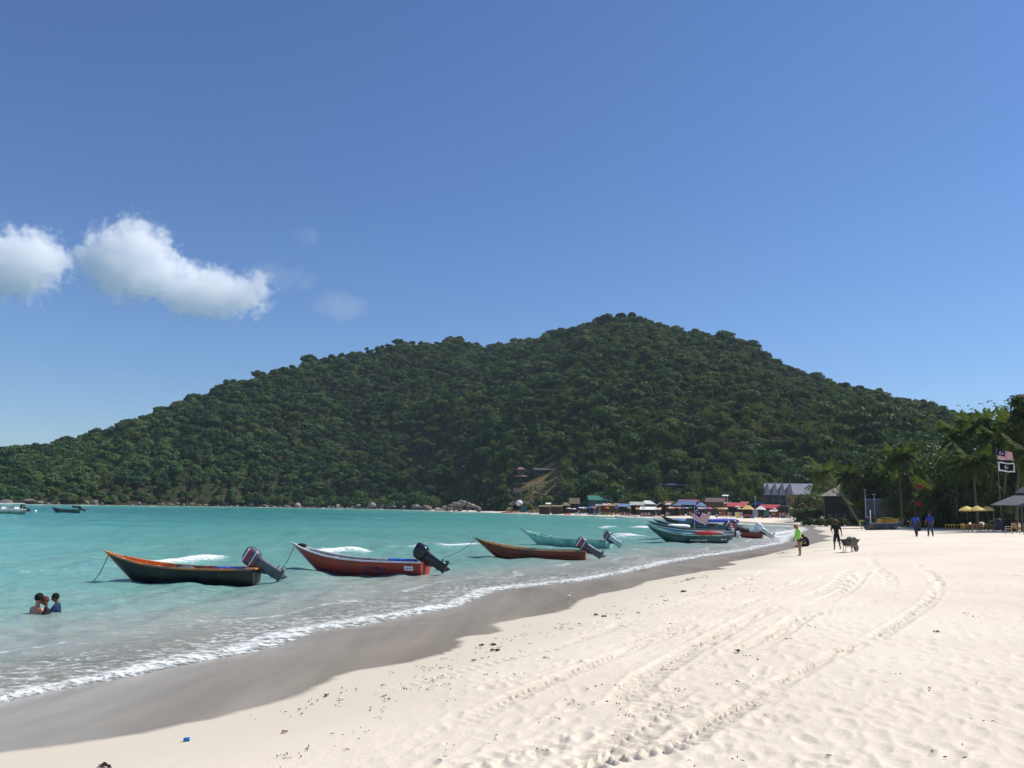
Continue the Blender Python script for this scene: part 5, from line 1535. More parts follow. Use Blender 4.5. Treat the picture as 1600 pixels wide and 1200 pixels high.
def skin_mesh(name, joints, edges, m, sub=2):
    keys = list(joints)
    bm = bmesh.new(); lay = bm.verts.layers.skin.verify()
    vs = {}
    for k in keys:
        p, r = joints[k]
        v = bm.verts.new(p); vs[k] = v
        rr = r if hasattr(r, '__len__') else (r, r)
        v[lay].radius = rr
    vs[keys[0]][lay].use_root = True
    for a, b in edges: bm.edges.new((vs[a], vs[b]))
    me = bpy.data.meshes.new('tmp_skin'); bm.to_mesh(me); bm.free()
    ob = bpy.data.objects.new('tmp_skin', me); TMP.collection.objects.link(ob)
    s = ob.modifiers.new('skin', 'SKIN'); s.use_smooth_shade = True; s.branch_smoothing = 0.5
    u = ob.modifiers.new('sub', 'SUBSURF'); u.levels = sub; u.render_levels = sub
    TMP.view_layers[0].update(); dg = TMP.view_layers[0].depsgraph
    out_ = bpy.data.meshes.new_from_object(ob.evaluated_get(dg))
    bpy.data.objects.remove(ob); bpy.data.meshes.remove(me)
    out_.name = name; out_.materials.clear(); out_.materials.append(m)
    return out_

def add_to_mesh(me, mb):
    bm = bmesh.new(); bm.from_mesh(me)
    vs = [bm.verts.new(p) for p in mb.v]
    for f in mb.f:
        try: bm.faces.new([vs[i] for i in f]).smooth = True
        except ValueError: pass
    bm.to_mesh(me); bm.free()

def dirv(pitch, yaw=0.0):
    """unit vector: pitch 0 hangs down, positive swings forward (+x), yaw swings outward"""
    return Vector((math.sin(pitch) * math.cos(yaw), math.sin(yaw), -math.cos(pitch) * math.cos(yaw)))

def skeleton(pose):
    """joints of a 1.70 m person facing +x; pose holds angles in degrees"""
    g = lambda k, d=0: R(pose.get(k, d))
    hip = Vector((0, 0, pose.get('hip', 0.90)))
    lean = g('lean'); up = Vector((math.sin(lean), 0, math.cos(lean)))
    lean2 = lean + g('curl'); up2 = Vector((math.sin(lean2), 0, math.cos(lean2)))
    J = {}
    J['pelvis'] = (hip, (0.135, 0.105))
    w = hip + up * 0.19; ch = w + up2 * 0.24; nk = ch + up2 * 0.12
    J['waist'] = (w, (0.125, 0.095)); J['chest'] = (ch, (0.150, 0.115)); J['neckbase'] = (nk, (0.072, 0.060))
    hl = lean2 + g('head'); uh = Vector((math.sin(hl), 0, math.cos(hl)))
    J['neck'] = (nk + uh * 0.07, 0.045); J['skull'] = (nk + uh * 0.17 + Vector((math.cos(hl), 0, -math.sin(hl))) * 0.012, (0.078, 0.092)); J['crown'] = (nk + uh * 0.25, (0.065, 0.075))
    E = [('pelvis', 'waist'), ('waist', 'chest'), ('chest', 'neckbase'), ('neckbase', 'neck'), ('neck', 'skull'), ('skull', 'crown')]
    for s, sd in (('l', 1), ('r', -1)):
        sh = nk + Vector((0, sd * 0.185, 0)) - up2 * 0.060
        J['sh' + s] = (sh, 0.062)
        a = g('arm' + s, 6); o = R(pose.get('out' + s, 8)) * sd
        el = sh + dirv(a, o) * 0.28; fa = a + g('fore' + s, 12)
        wr = el + dirv(fa, o * 0.4 + R(pose.get('in' + s, 0)) * sd) * 0.25
        ha = wr + (wr - el).normalized() * 0.075
        J['el' + s] = (el, 0.043); J['wr' + s] = (wr, (0.030, 0.026)); J['ha' + s] = (ha, (0.038, 0.018))
        E += [('chest', 'sh' + s), ('sh' + s, 'el' + s), ('el' + s, 'wr' + s), ('wr' + s, 'ha' + s)]
        hp = hip + Vector((0, sd * 0.085, -0.06)); J['hp' + s] = (hp, 0.090)
        t = g('thigh' + s); oo = R(pose.get('spread' + s, 2)) * sd
        kn = hp + dirv(t, oo) * 0.41; sn = t - g('knee' + s)
        an = kn + dirv(sn, oo * 0.3) * 0.40
        f = R(pose.get('foot' + s, 0)); to = an + Vector((math.cos(f) * 0.14, 0, -0.025 + math.sin(f) * 0.1))
        J['kn' + s] = (kn, 0.058); J['ca' + s] = (kn.lerp(an, 0.3), 0.056); J['an' + s] = (an, 0.036); J['he' + s] = (an + Vector((-0.02, 0, -0.03)), 0.032); J['to' + s] = (to, (0.036, 0.022))
        E += [('pelvis', 'hp' + s), ('hp' + s, 'kn' + s), ('kn' + s, 'ca' + s), ('ca' + s, 'an' + s), ('an' + s, 'he' + s), ('an' + s, 'to' + s)]
    return J, E, hl

def person(pose, skin, hair, shirt, shorts, loc, rz, sc, label, sleeves=1.0, legs=1.0, hair_len=0.0, hat=None, group=None, detail=True, upper_only=False):
    J, E, hl = skeleton(pose)
    rt = root('person', loc, rz, label, 'person', group, sc)
    if upper_only:
        J = {k: v for k, v in J.items() if not k[:2] in ('kn', 'ca', 'an', 'he', 'to')}
        E = [e for e in E if e[0] in J and e[1] in J]
    me = skin_mesh('body', J, E, skin, 2 if detail else 1)
    sk = J['skull'][0]; F = Vector((math.cos(hl), 0, -math.sin(hl))); U = Vector((math.sin(hl), 0, math.cos(hl)))
    rot = Matrix((F, Vector((0, 1, 0)), U)).transposed()
    ex = MB(); ex.ell(sk + F * 0.005 + U * 0.01, (0.096, 0.078, 0.118), 12, 9, rot)
    ex.ell(sk + F * 0.098 - U * 0.012, (0.018, 0.014, 0.024), 6, 5, rot)
    for sd in (-1, 1): ex.ell(sk + Vector((0, sd * 0.08, 0)) - U * 0.005, (0.018, 0.010, 0.03), 6, 5, rot)
    ex.ell(sk + F * 0.088 - U * 0.05, (0.014, 0.026, 0.010), 6, 4, rot)
    if detail:
        for s, sd in (('l', 1), ('r', -1)):
            h = J['ha' + s][0]; d = (h - J['wr' + s][0]).normalized(); side = Vector((1, 0, 0)) - d * d.x
            side = side.normalized() if side.length > 0.1 else Vector((0, 0, 1)); n_ = d.cross(side)
            for i in range(4):
                b = h + side * (0.026 - 0.0175 * i); ln = [0.058, 0.066, 0.062, 0.048][i]
                ex.tube([b - d * 0.02, b + d * ln * 0.55, b + d * ln + n_ * 0.016 * sd], [0.0095, 0.0085, 0.006], 5)
            ex.tube([h - d * 0.035 + side * 0.02, h - d * 0.005 + side * 0.048, h + d * 0.025 + side * 0.052], [0.011, 0.009, 0.007], 5)
    add_to_mesh(me, ex); link(me, 'body', rt)
    if detail:
        for sd in (-1, 1): MB().ell(sk + F * 0.089 + Vector((0, sd * 0.03, 0)) + U * 0.012, (0.005, 0.010, 0.006), 6, 4, rot).build('eye', EYE, rt)
    # hair: a cap over the skull, longer behind if wanted
    hb = MB(); hb.ell(sk - F * 0.014 + U * 0.034, (0.104, 0.089, 0.104), 14, 9, rot)
    if hair_len:
        hb.ell(sk - F * 0.07 - U * (0.04 + hair_len / 2), (0.05, 0.075, 0.06 + hair_len), 10, 7, rot)
    hb.build('hair', hair, rt, True)
    if hat:
        m = MB(); c = sk + U * 0.065; rg = []
        for r_, z in ((0.25, -0.02), (0.24, -0.005), (0.13, 0.0), (0.12, 0.09), (0.08, 0.13), (0.01, 0.14)):
            rg.append([c + rot @ Vector((r_ * math.cos(a), r_ * 0.93 * math.sin(a), z + (0.02 * math.cos(2 * a) if r_ > 0.15 else 0))) for a in [2 * math.pi * k / 16 for k in range(16)]])
        m.loft(rg); m.build('hat', hat, rt, True)
    # clothes follow the body: the part of its surface nearest the chosen bones, pushed outwards
    bv = np.array([v.co for v in me.vertices]); bn = np.array([v.normal for v in me.vertices])
    best = np.full(len(bv), 1e9); lab = np.zeros(len(bv), int); tt = np.zeros(len(bv))
    for i, (p_, q_) in enumerate(E):
        A = np.array(J[p_][0]); B_ = np.array(J[q_][0]); d = B_ - A
        t = np.clip(((bv - A) @ d) / (d @ d), 0, 1); dist = np.linalg.norm(bv - A - t[:, None] * d, axis=1)
        m_ = dist < best; best[m_] = dist[m_]; lab[m_] = i; tt[m_] = t[m_]
    def garment(name, rule, m, off):
        ok = np.array([rule(E[lab[i]], tt[i], bv[i]) for i in range(len(bv))])
        used = {}; V = []; F = []
        for pl in me.polygons:
            if all(ok[v] for v in pl.vertices):
                f = []
                for v in pl.vertices:
                    if v not in used:
                        used[v] = len(V); V.append(bv[v] + bn[v] * off)
                    f.append(used[v])
                F.append(f)
        if F:
            g_ = bpy.data.meshes.new(name); g_.from_pydata([tuple(v) for v in V], [], F); g_.materials.append(m)
            g_.polygons.foreach_set('use_smooth', [True] * len(F)); g_.update(); link(g_, name, rt)
    def is_shirt(e, t, p):
        k = e[0] + e[1]
        if e in (('pelvis', 'waist'), ('waist', 'chest')): return True
        if e == ('chest', 'neckbase'): return True
        if e == ('neckbase', 'neck'): return t < 0.15
        if e[0] == 'chest' and e[1][:2] == 'sh': return True
        if e[0][:2] == 'sh': return t < (0.75 if sleeves < 1.5 else 2) and sleeves > 0
        if e[0][:2] == 'el': return sleeves > 1.5 and t < 0.92
        if e[0] == 'pelvis' and not shorts: return True
        return False
    def is_short(e, t, p):
        if e[0] == 'pelvis' and e[1][:2] == 'hp': return True
        if e == ('pelvis', 'waist'): return t < 0.35
        if e[0][:2] == 'hp': return t < legs
        if legs > 1 and e[0][:2] in ('kn', 'ca'): return True
        return False
    if shirt and shirt is not skin: garment('shirt', is_shirt, shirt, 0.018)
    if shorts and not upper_only: garment('trousers' if legs > 1 else 'shorts', is_short, shorts, 0.013 if legs > 1 else 0.020)
    return rt

def feet(px, py): return at_ground(px, py)
def sc_for(p, hpx): return hpx * p.y / FPX / 1.72
FACE_CAM, AWAY, LEFT, RIGHT = -90, 90, 180, 0

# the child or woman in the lime green rash top, looking down, seen from the side
p = feet(1250, 868)
person({'lean': 4, 'curl': 6, 'head': 32, 'arml': 4, 'armr': 6, 'outl': 4, 'outr': 4, 'forel': 22, 'forer': 20, 'thighl': 3, 'thighr': -2, 'kneel': 3, 'kneer': 4}, SKIN1, HAIR_B, C_GREEN, C_BLACK, p, R(188), sc_for(p, 47),
       'person in a lime green rash top looking down at the water edge', sleeves=2, legs=0.25, hair_len=0.02)
p2 = feet(1262, 853.5)
person({'hip': 0.13, 'lean': -12, 'curl': 42, 'head': 38, 'thighl': 84, 'thighr': 88, 'kneel': 12, 'kneer': 8, 'spreadl': 8, 'spreadr': 8, 'arml': 40, 'armr': 46, 'forel': 30, 'forer': 22}, SKIN2, HAIR_K, C_BLACK, C_BLACK, p2 + Vector((0, 0, 0)), R(184), 1.02,
       'person in black sitting hunched on the wet sand behind the lime green top', sleeves=2, legs=1.2)
p3 = feet(1254.5, 853.8)
person({'hip': 0.16, 'lean': 5, 'curl': 30, 'head': 20, 'thighl': 80, 'thighr': 84, 'kneel': 30, 'kneer': 30, 'arml': 30, 'armr': 30}, SKIN2, HAIR_K, None, C_NAVY, p3, R(10), 0.58, 'small dark haired child sitting in the lap of the person in black', sleeves=0, legs=0.6)
# the man with the wheelbarrow
pm = feet(1308, 859)
person({'lean': 2, 'curl': 3, 'head': 4, 'armr': 6, 'outr': 24, 'forer': 10, 'arml': -22, 'outl': 30, 'forel': 75, 'inl': -40, 'thighl': 8, 'kneel': 10, 'thighr': -9, 'kneer': 20, 'spreadl': 5, 'spreadr': 5}, SKIN2, HAIR_K, C_BLACK, C_BLACK, pm, R(84), sc_for(pm, 44),
       'man in black shirt and knee shorts with a broad hat walking beside the wheelbarrow', sleeves=1.0, legs=0.95, hat=C_STRAW)
RUSTY = mat('rusty_tube', (0.10, 0.075, 0.06), 0.6, var=0.3)
def wheelbarrow(px, py, rz):
    p = at_ground(px, py)
    rt = root('wheelbarrow', p, rz, 'black wheelbarrow heaped with sand standing on the beach beside the man in the hat', 'wheelbarrow', None, 0.98)
    m = MB(); TR = mat('black_barrow_tray', (0.022, 0.035, 0.035), 0.5, var=0.2, wear=(0.15, 0.07, 0.04), wear_amt=0.4)
    A = [(-0.30, -0.20, 0.34), (0.22, -0.18, 0.30), (0.22, 0.18, 0.30), (-0.30, 0.20, 0.34)]
    Bq = [(-0.46, -0.33, 0.66), (0.50, -0.30, 0.68), (0.50, 0.30, 0.68), (-0.46, 0.33, 0.66)]
    C = [(x * 0.94, y * 0.93, z) for x, y, z in Bq]; Dq = [(x * 0.9, y * 0.88, z + 0.03) for x, y, z in A]
    V = A + Bq + C + Dq; F = [(3, 2, 1, 0)]
    for k in range(4):
        n_ = (k + 1) % 4
        F += [(k, n_, 4 + n_, 4 + k), (4 + k, 4 + n_, 8 + n_, 8 + k), (8 + k, 8 + n_, 12 + n_, 12 + k)]
    F.append((12, 13, 14, 15)); m.add(V, F); m.build('tray', TR, rt)
    for sy in (-1, 1):
        MB().tube([(-0.98, sy * 0.28, 0.62), (-0.55, sy * 0.27, 0.50), (-0.25, sy * 0.19, 0.31), (0.35, sy * 0.10, 0.24), (0.62, sy * 0.06, 0.20)], 0.018, 6).build('handle', RUSTY, rt, True)
        MB().tube([(-0.30, sy * 0.22, 0.32), (-0.34, sy * 0.24, 0.0), (-0.16, sy * 0.22, 0.02), (-0.10, sy * 0.17, 0.30)], 0.018, 6).build('leg', RUSTY, rt)
        MB().tube([(-1.10, sy * 0.285, 0.65), (-0.96, sy * 0.28, 0.61)], 0.024, 8).build('grip', RUBBER, rt)
    w = MB(); rings = []
    for a in range(20):
        t = 2 * math.pi * a / 20; rings.append([Vector((0.60 + (0.17 + 0.045 * math.cos(q)) * math.cos(t), 0.045 * math.sin(q), 0.20 + (0.17 + 0.045 * math.cos(q)) * math.sin(t))) for q in [2 * math.pi * k / 8 for k in range(8)]])
    rings.append(rings[0]); w.loft(rings, cap=False); w.build('wheel', RUBBER, rt, True)
    MB().tube([(0.60, -0.08, 0.20), (0.60, 0.08, 0.20)], 0.09, 10).build('hub', RUSTY, rt)
    g = random.Random(4); l = MB()
    for k in range(9): l.ell((g.uniform(-.25, .25), g.uniform(-.15, .15), 0.67 + g.uniform(0, .08)), (0.14, 0.12, 0.08), 8, 5)
    l2 = l.build('load', mat('grey_load', (0.20, 0.18, 0.14), 0.95, var=0.4, bump=0.6), rt, True)
    return rt
wheelbarrow(1329, 862.5, R(38))

# walkers in blue, seen from behind
p = feet(1432, 838.5)
person({'lean': 2, 'arml': 16, 'armr': -18, 'outl': 22, 'outr': 14, 'thighl': -12, 'kneel': 10, 'thighr': 10, 'kneer': 4}, SKIN2, HAIR_K, C_BLUE, C_DENIM, p, R(88), sc_for(p, 35), 'walker in a light blue shirt carrying a bag, seen from behind', legs=1.2, hair_len=0.10)
bg_ = root('shoulder_bag', p + Vector((0.28, -0.02, 0.62)), 0, 'dark bag hanging from the hand of the walker in light blue', 'bag'); MB().box((0, 0, 0), (0.22, 0.12, 0.30), taper=0.8).build('pouch', C_BLACK, bg_); MB().tube([(-0.08, 0, 0.15), (0, 0, 0.36), (0.08, 0, 0.15)], 0.012, 5).build('strap', C_BLACK, bg_)
p = feet(1454, 838)
person({'lean': 1, 'arml': -6, 'armr': 8, 'outl': 18, 'outr': 20, 'thighl': 7, 'kneel': 3, 'thighr': -8, 'kneer': 8}, SKIN2, HAIR_K, cloth('royal_blue_cloth', (0.018, 0.040, 0.28)), C_DENIM, p, R(92), sc_for(p, 37), 'taller walker in a royal blue shirt and dark trousers, seen from behind', legs=1.2)
OTHERS = [
    (1474, 821, 21, 'mar', 'person in a maroon shirt standing behind the two blue walkers', R(-80)), (1443, 822, 22, 'blk', 'person in black half hidden between the two blue walkers', R(70)),
    (1468, 817, 15, 'nav', 'person in navy just behind the one in maroon', R(60)), (1420, 815, 14, 'grey', 'person in grey beside the bow of the beached boat', R(-100)),
    (1323, 815, 13, 'blk', 'slim person in dark clothes walking on the sand below the tent roof', R(20)), (1333, 814, 13, 'blk', 'companion in black just right of the slim walker below the tent roof', R(10)),
    (1192, 811, 9.5, 'blk', 'lone person in dark clothes on the far sand below the red roofed hut', R(170)), (1120, 811, 8.5, 'whi', 'pale clothed person on the far sand right of the big flag', R(-90)),
    (1131, 811, 8, 'red', 'bare backed person in the small group on the far sand', R(200)), (1135, 810, 8, 'blk', 'middle person of the small group on the far sand', R(150)), (1127, 809, 6.5, 'mar', 'stooping person at the left of the small group on the far sand', R(190)),
    (996, 806, 6.5, 'blk', 'left of two people under the white awning on the far beach', R(0)), (1000.5, 805.5, 6.5, 'nav', 'right of two people under the white awning on the far beach', R(90)),
    (1015.5, 804.6, 5.5, 'blk', 'person at the right end of the white awning', R(0)), (1019, 804.4, 5.5, 'blk', 'second person at the right end of the white awning', R(40)),
    (1025.5, 805.5, 6.5, 'grey', 'person standing alone right of the white awning', R(90)), (1041, 805, 6.5, 'mar', 'reddish clothed person above the beaks of the tied up boats', R(90)), (1046, 805, 6.5, 'blk', 'dark clothed person above the beaks of the tied up boats', R(90)),
    (895.5, 800.6, 4, 'nav', 'tiny person in blue on the far sand left of the green-roofed house', R(90)), (899, 800.6, 4, 'blk', 'tiny dark person on the far sand left of the green-roofed house', R(90)), (867, 800, 4, 'whi', 'tiny pale person in front of the thatched fence', R(90)),
]
_where = [('before the green-roofed house', 918, 958, 802.5, 4.4), ('before the orange-brown thatched stall', 940, 965, 803.5, 4.8), ('before the blue-roofed shelter', 966, 988, 804, 5), ('near the yellow canopy', 1160, 1186, 809, 8), ('before the long red roof', 1136, 1160, 807, 7), ('before the brown longhouse', 1100, 1130, 806, 6.5), ('beside the dark green shed', 1205, 1236, 810, 9), ('below the grey dormer roof', 1240, 1290, 812, 11)]
_rp = random.Random(77); _cw = {'mar': 'maroon', 'blk': 'black', 'nav': 'navy', 'grey': 'grey', 'whi': 'white', 'red': 'red shorts'}
for w_, a_, b_, y_, h_ in _where:
    for k in range(3):
        kk = list(_cw)[(_rp.randrange(6) + k) % 6]
        OTHERS.append((a_ + (b_ - a_) * (k + _rp.random()) / 3, y_ + _rp.uniform(-.8, .8), h_, kk, 'person in %s %s on the far sand' % (_cw[kk], w_), _rp.uniform(0, 6.28)))
POSE_W = {'lean': 2, 'arml': 14, 'armr': -12, 'outl': 12, 'outr': 12, 'thighl': 12, 'kneel': 5, 'thighr': -11, 'kneer': 14}
_kind = {'mar': (SKIN2, C_MAR, C_BLACK), 'blk': (SKIN2, C_BLACK, C_BLACK), 'nav': (SKIN2, C_NAVY, C_DENIM), 'grey': (SKIN1, C_GREY, C_DENIM), 'whi': (SKIN1, C_WHITE, C_GREY), 'red': (SKIN1, SKIN1, C_RED)}
_proto = {}
for px, py, hp, k, lab, rz in OTHERS:
    p = feet(px, py); s = sc_for(p, hp)
    if s > 1.25: s = 1.12
    if k not in _proto:
        sk, sh, so = _kind[k]
        _proto[k] = person(POSE_W, sk, HAIR_K, sh, so, p, rz, s, lab, legs=0.9 if k in ('red', 'whi') else 1.2, detail=False, group='people on the far sand')
    else:
        c = copy_tree(_proto[k]); c.location = p; c.rotation_euler = (0, 0, rz); c.scale = (s, s, s); c['label'] = lab
# the one bending over the stern of the beached boat
p = feet(1361, 823)
person({'hip': 0.72, 'lean': 40, 'curl': 25, 'head': 10, 'arml': 55, 'armr': 45, 'forel': 20, 'forer': 20, 'thighl': 45, 'kneel': 70, 'thighr': 10, 'kneer': 40}, SKIN2, HAIR_K, C_BLACK, C_MAR, p, R(150), 1.05, 'person in black stooping at the stern of the beached blue boat', legs=0.9, detail=False)
# the one aboard the small maroon boat
q = at_d(1149, 836, 84)
person({'lean': 5, 'head': 15, 'arml': 20, 'armr': 25, 'forel': 45, 'forer': 45, 'thighl': 5, 'thighr': -5}, SKIN2, HAIR_K, C_RED, C_BLACK, (q.x, 84, 0.30), R(170), 0.92, 'person in a red top standing on the small maroon boat under the awning end', legs=1.2, detail=False)

# swimmers
def swimmer(px, py, depth, pose, *a, **k):
    p = at_z(px, py, 0.0); return person(pose, *a[:4], (p.x, p.y, -depth), a[4], a[5], a[6], upper_only=True, **k)
swimmer(50, 961.5, 1.36, {'lean': 5, 'curl': 8, 'head': -4, 'arml': 28, 'armr': 28, 'outl': 26, 'outr': 26, 'forel': 40, 'forer': 40}, SKIN3, HAIR_K, None, None, R(62), 1.1, 'bare shouldered swimmer seen from behind at the left of the huddle')
swimmer(76, 960.5, 1.16, {'lean': 3, 'curl': 5, 'head': 10, 'arml': 25, 'armr': 25, 'outl': 15, 'outr': 15, 'forel': 30, 'forer': 30}, SKIN2, HAIR_R, C_BLACK, None, R(-150), 0.94, 'reddish haired child in a black top in the middle of the huddle', sleeves=2, group='swimmers huddled in the shallows')
swimmer(92, 956, 1.16, {'lean': 4, 'curl': 5, 'head': 6, 'arml': 30, 'armr': 15, 'outl': 16, 'outr': 30, 'forel': 40, 'forer': 20}, SKIN2, HAIR_K, C_NAVY, None, R(195), 0.95, 'swimmer in a navy rash shirt at the right of the huddle', sleeves=2)

# ================================================================== VILLAGE
def roofm(name, c, **k):
    k.setdefault('rough', 0.6); k.setdefault('var', 0.15); k.setdefault('scale', 1.2); k.setdefault('wear', tuple(x * 0.55 + 0.04 for x in c)); k.setdefault('wear_amt', 0.35); k.setdefault('bump', 0.3)
    return mat(name, c, **k)
THATCH = roofm('thatch', (0.20, 0.15, 0.095), rough=0.95, var=0.35, scale=3, bump=0.9, stretch=(6, 1, 1))
THATCH_D = roofm('dark_thatch', (0.062, 0.045, 0.042), rough=0.95, var=0.35, scale=3, bump=0.9)
ROOF_GREEN = roofm('green_metal_roof', (0.02, 0.16, 0.095)); ROOF_RED = roofm('red_metal_roof', (0.42, 0.035, 0.05)); ROOF_BLUE = roofm('blue_metal_roof', (0.12, 0.19, 0.32))
ROOF_GREY = roofm('grey_shingle_roof', (0.25, 0.255, 0.30), rough=0.8); ROOF_TAN = roofm('tan_tent_roof', (0.46, 0.385, 0.30), rough=0.85); ROOF_BRN = roofm('brown_roof', (0.15, 0.085, 0.07))
ROOF_WHT = roofm('white_awning', (0.72, 0.72, 0.70)); ROOF_CRM = roofm('cream_awning', (0.50, 0.47, 0.40)); ROOF_DG = roofm('dark_grey_canvas', (0.085, 0.09, 0.095))
CAN_YEL = roofm('yellow_canvas', (0.92, 0.72, 0.22), trans=0.4, wear=(0.85, 0.64, 0.20)); CAN_ORG = roofm('orange_red_canvas', (0.72, 0.12, 0.05)); CAN_GRN = roofm('green_canvas', (0.02, 0.20, 0.10)); CAN_PNK = roofm('pale_pink_canvas', (0.60, 0.48, 0.46)); CAN_BLU = roofm('blue_canvas', (0.04, 0.10, 0.38))
CAN_MUS = roofm('mustard_canvas', (0.44, 0.22, 0.05))
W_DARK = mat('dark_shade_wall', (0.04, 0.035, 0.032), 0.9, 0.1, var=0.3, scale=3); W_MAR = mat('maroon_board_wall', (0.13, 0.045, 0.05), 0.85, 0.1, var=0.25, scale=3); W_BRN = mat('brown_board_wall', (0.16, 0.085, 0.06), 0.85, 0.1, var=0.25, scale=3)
W_TEAL = mat('teal_board_wall', (0.03, 0.08, 0.085), 0.85, 0.1, var=0.25, scale=3); W_TAN = mat('tan_wall', (0.36, 0.21, 0.13), 0.85, 0.1, var=0.15, scale=2); W_BLUE = mat('blue_board_wall', (0.06, 0.16, 0.25), 0.85, 0.1, var=0.25, scale=3)
W_GREY = mat('grey_board_wall', (0.14, 0.14, 0.145), 0.85, 0.1, var=0.25, scale=3); WOOD_P = mat('weathered_post', (0.16, 0.13, 0.10), 0.9, 0.1, var=0.3, scale=4); CONC = mat('stained_concrete', (0.16, 0.18, 0.21), 0.9, 0.1, var=0.25, scale=1)
OPEN = mat('window_glass_dark', (0.015, 0.018, 0.02), 0.15, 0.5, var=0.05)

def roof_mb(W, Dp, z0, z1, style, over=0.35, th=0.07):
    """solid roof: gable (ridge along x), gable_front (ridge towards us), hip, pyramid, shed (rises to the back), flat, vault"""
    w, d = W / 2 + over, Dp / 2 + over; m = MB()
    def slab(P):
        n = len(P); q = [Vector(p) for p in P]; b = [p - Vector((0, 0, th)) for p in q]
        m.add(q + b, [tuple(range(n)), tuple(reversed(range(n, 2 * n)))] + [(i, i + n, (i + 1) % n + n, (i + 1) % n) for i in range(n)])
    if style == 'gable':
        slab([(-w, -d, z0), (w, -d, z0), (w, 0, z1), (-w, 0, z1)]); slab([(w, d, z0), (-w, d, z0), (-w, 0, z1 + .004), (w, 0, z1 + .004)])
    elif style == 'gable_front':
        slab([(-w, d, z0), (-w, -d, z0), (0, -d, z1), (0, d, z1)]); slab([(w, -d, z0), (w, d, z0), (0, d, z1 + .004), (0, -d, z1 + .004)])
    elif style in ('hip', 'pyramid'):
        r = 0.0 if style == 'pyramid' else max(0.1, w - d * 0.8); e = 0.02
        slab([(-w, -d, z0), (w, -d, z0), (r + e, 0, z1), (-r - e, 0, z1)]); slab([(w, d, z0), (-w, d, z0), (-r - e, 0, z1), (r + e, 0, z1)])
        slab([(w, -d, z0 - .004), (w, d, z0 - .004), (r + e, 0, z1 - .004)]); slab([(-w, d, z0 - .004), (-w, -d, z0 - .004), (-r - e, 0, z1 - .004)])
    elif style == 'shed':
        slab([(-w, -d, z0), (w, -d, z0), (w, d, z1), (-w, d, z1)])
    elif style == 'flat':
        m.box((0, 0, z0 + 0.06), (2 * w, 2 * d, 0.12))
    elif style == 'vault':
        rings = []
        for k in range(9):
            a = math.pi * k / 8; rings.append((-math.cos(a) * d, z0 + math.sin(a) * (z1 - z0)))
        for k in range(8):
            (y0, za), (y1, zb) = rings[k], rings[k + 1]; slab([(-w, y0, za), (w, y0, za), (w, y1, zb), (-w, y1, zb)])
    return m

def shack(px0, px1, D, eave_py, ridge_py, roof, wall, label, style='gable', depth=None, open_front=True, name='beach_hut', cat='hut', posts=4, counter=None, windows=0, group='stalls and huts along the far beach', base_py=None, over=0.35):
    c = (px0 + px1) / 2; g = col_at(c, D); W = (px1 - px0) / FPX * D
    if base_py is not None: g = Vector((g.x, g.y, at_d(c, base_py, D).z))
    z0 = at_d(c, eave_py, D).z - g.z; z1 = at_d(c, ridge_py, D).z - g.z
    z0 = max(z0, 0.8); z1 = max(z1, z0 + 0.05); Dp = depth or max(2.2, min(W * 0.7, 6))
    rt = root(name, g, -math.atan2(g.x, g.y) + 0.16 * math.sin(px0 * 1.7), label, cat, group)
    roof_mb(W - 0.7 if W > 2.5 else W * .8, Dp, z0, z1, style, over).build('roof', roof, rt)
    w = (W - 0.7 if W > 2.5 else W * .8) / 2; zt = z0 - 0.05
    if style == 'shed': zt = z0
    if wall is not None:
        MB().box((0, Dp / 2 - 0.06, zt / 2), (2 * w, 0.08, zt)).build('wall', wall, rt)
        for sx in (-1, 1): MB().box((sx * (w - 0.04), 0, zt / 2), (0.08, Dp - 0.26, zt)).build('wall', wall, rt)
        if not open_front:
            MB().box((0, -Dp / 2 + 0.06, zt / 2), (2 * w, 0.08, zt)).build('wall', wall, rt)
            MB().box((w * 0.35, -Dp / 2 + 0.0, 0.95), (0.85, 0.06, 1.9)).build('door', W_DARK, rt)
            for k in range(windows):
                x = -w + (k + 0.7) * 2 * w / (windows + 1)
                f = MB().box((x, -Dp / 2, min(1.5, zt * .6)), (0.9, 0.06, 0.8)).build('window', OPEN, rt)
                MB().box((x, -Dp / 2 - 0.04, min(1.5, zt * .6) - 0.45), (1.0, 0.06, 0.06)).build('sill', WOOD_P, f)
        if style == 'gable_front':
            MB().add([(-w, Dp / 2 - .1, zt), (w, Dp / 2 - .1, zt), (0, Dp / 2 - .1, z1 - .1), (-w, Dp / 2 - .04, zt), (w, Dp / 2 - .04, zt), (0, Dp / 2 - .04, z1 - .1)], [(0, 1, 2), (5, 4, 3)]).build('gable_wall', wall, rt)
    if open_front or wall is None:
        for k in range(posts):
            x = -w + 2 * w * k / max(1, posts - 1)
            MB().tube([(x, -Dp / 2 + 0.1, -0.1), (x, -Dp / 2 + 0.1, zt)], 0.05, 6).build('post', WOOD_P, rt)
            if wall is None: MB().tube([(x, Dp / 2 - 0.1, -0.1), (x, Dp / 2 - 0.1, zt)], 0.05, 6).build('post', WOOD_P, rt)
    if counter is not None:
        MB().box((0, -Dp / 2 + 0.25, 0.5), (2 * w * 0.85, 0.35, 1.0)).build('counter', counter, rt)
    return rt

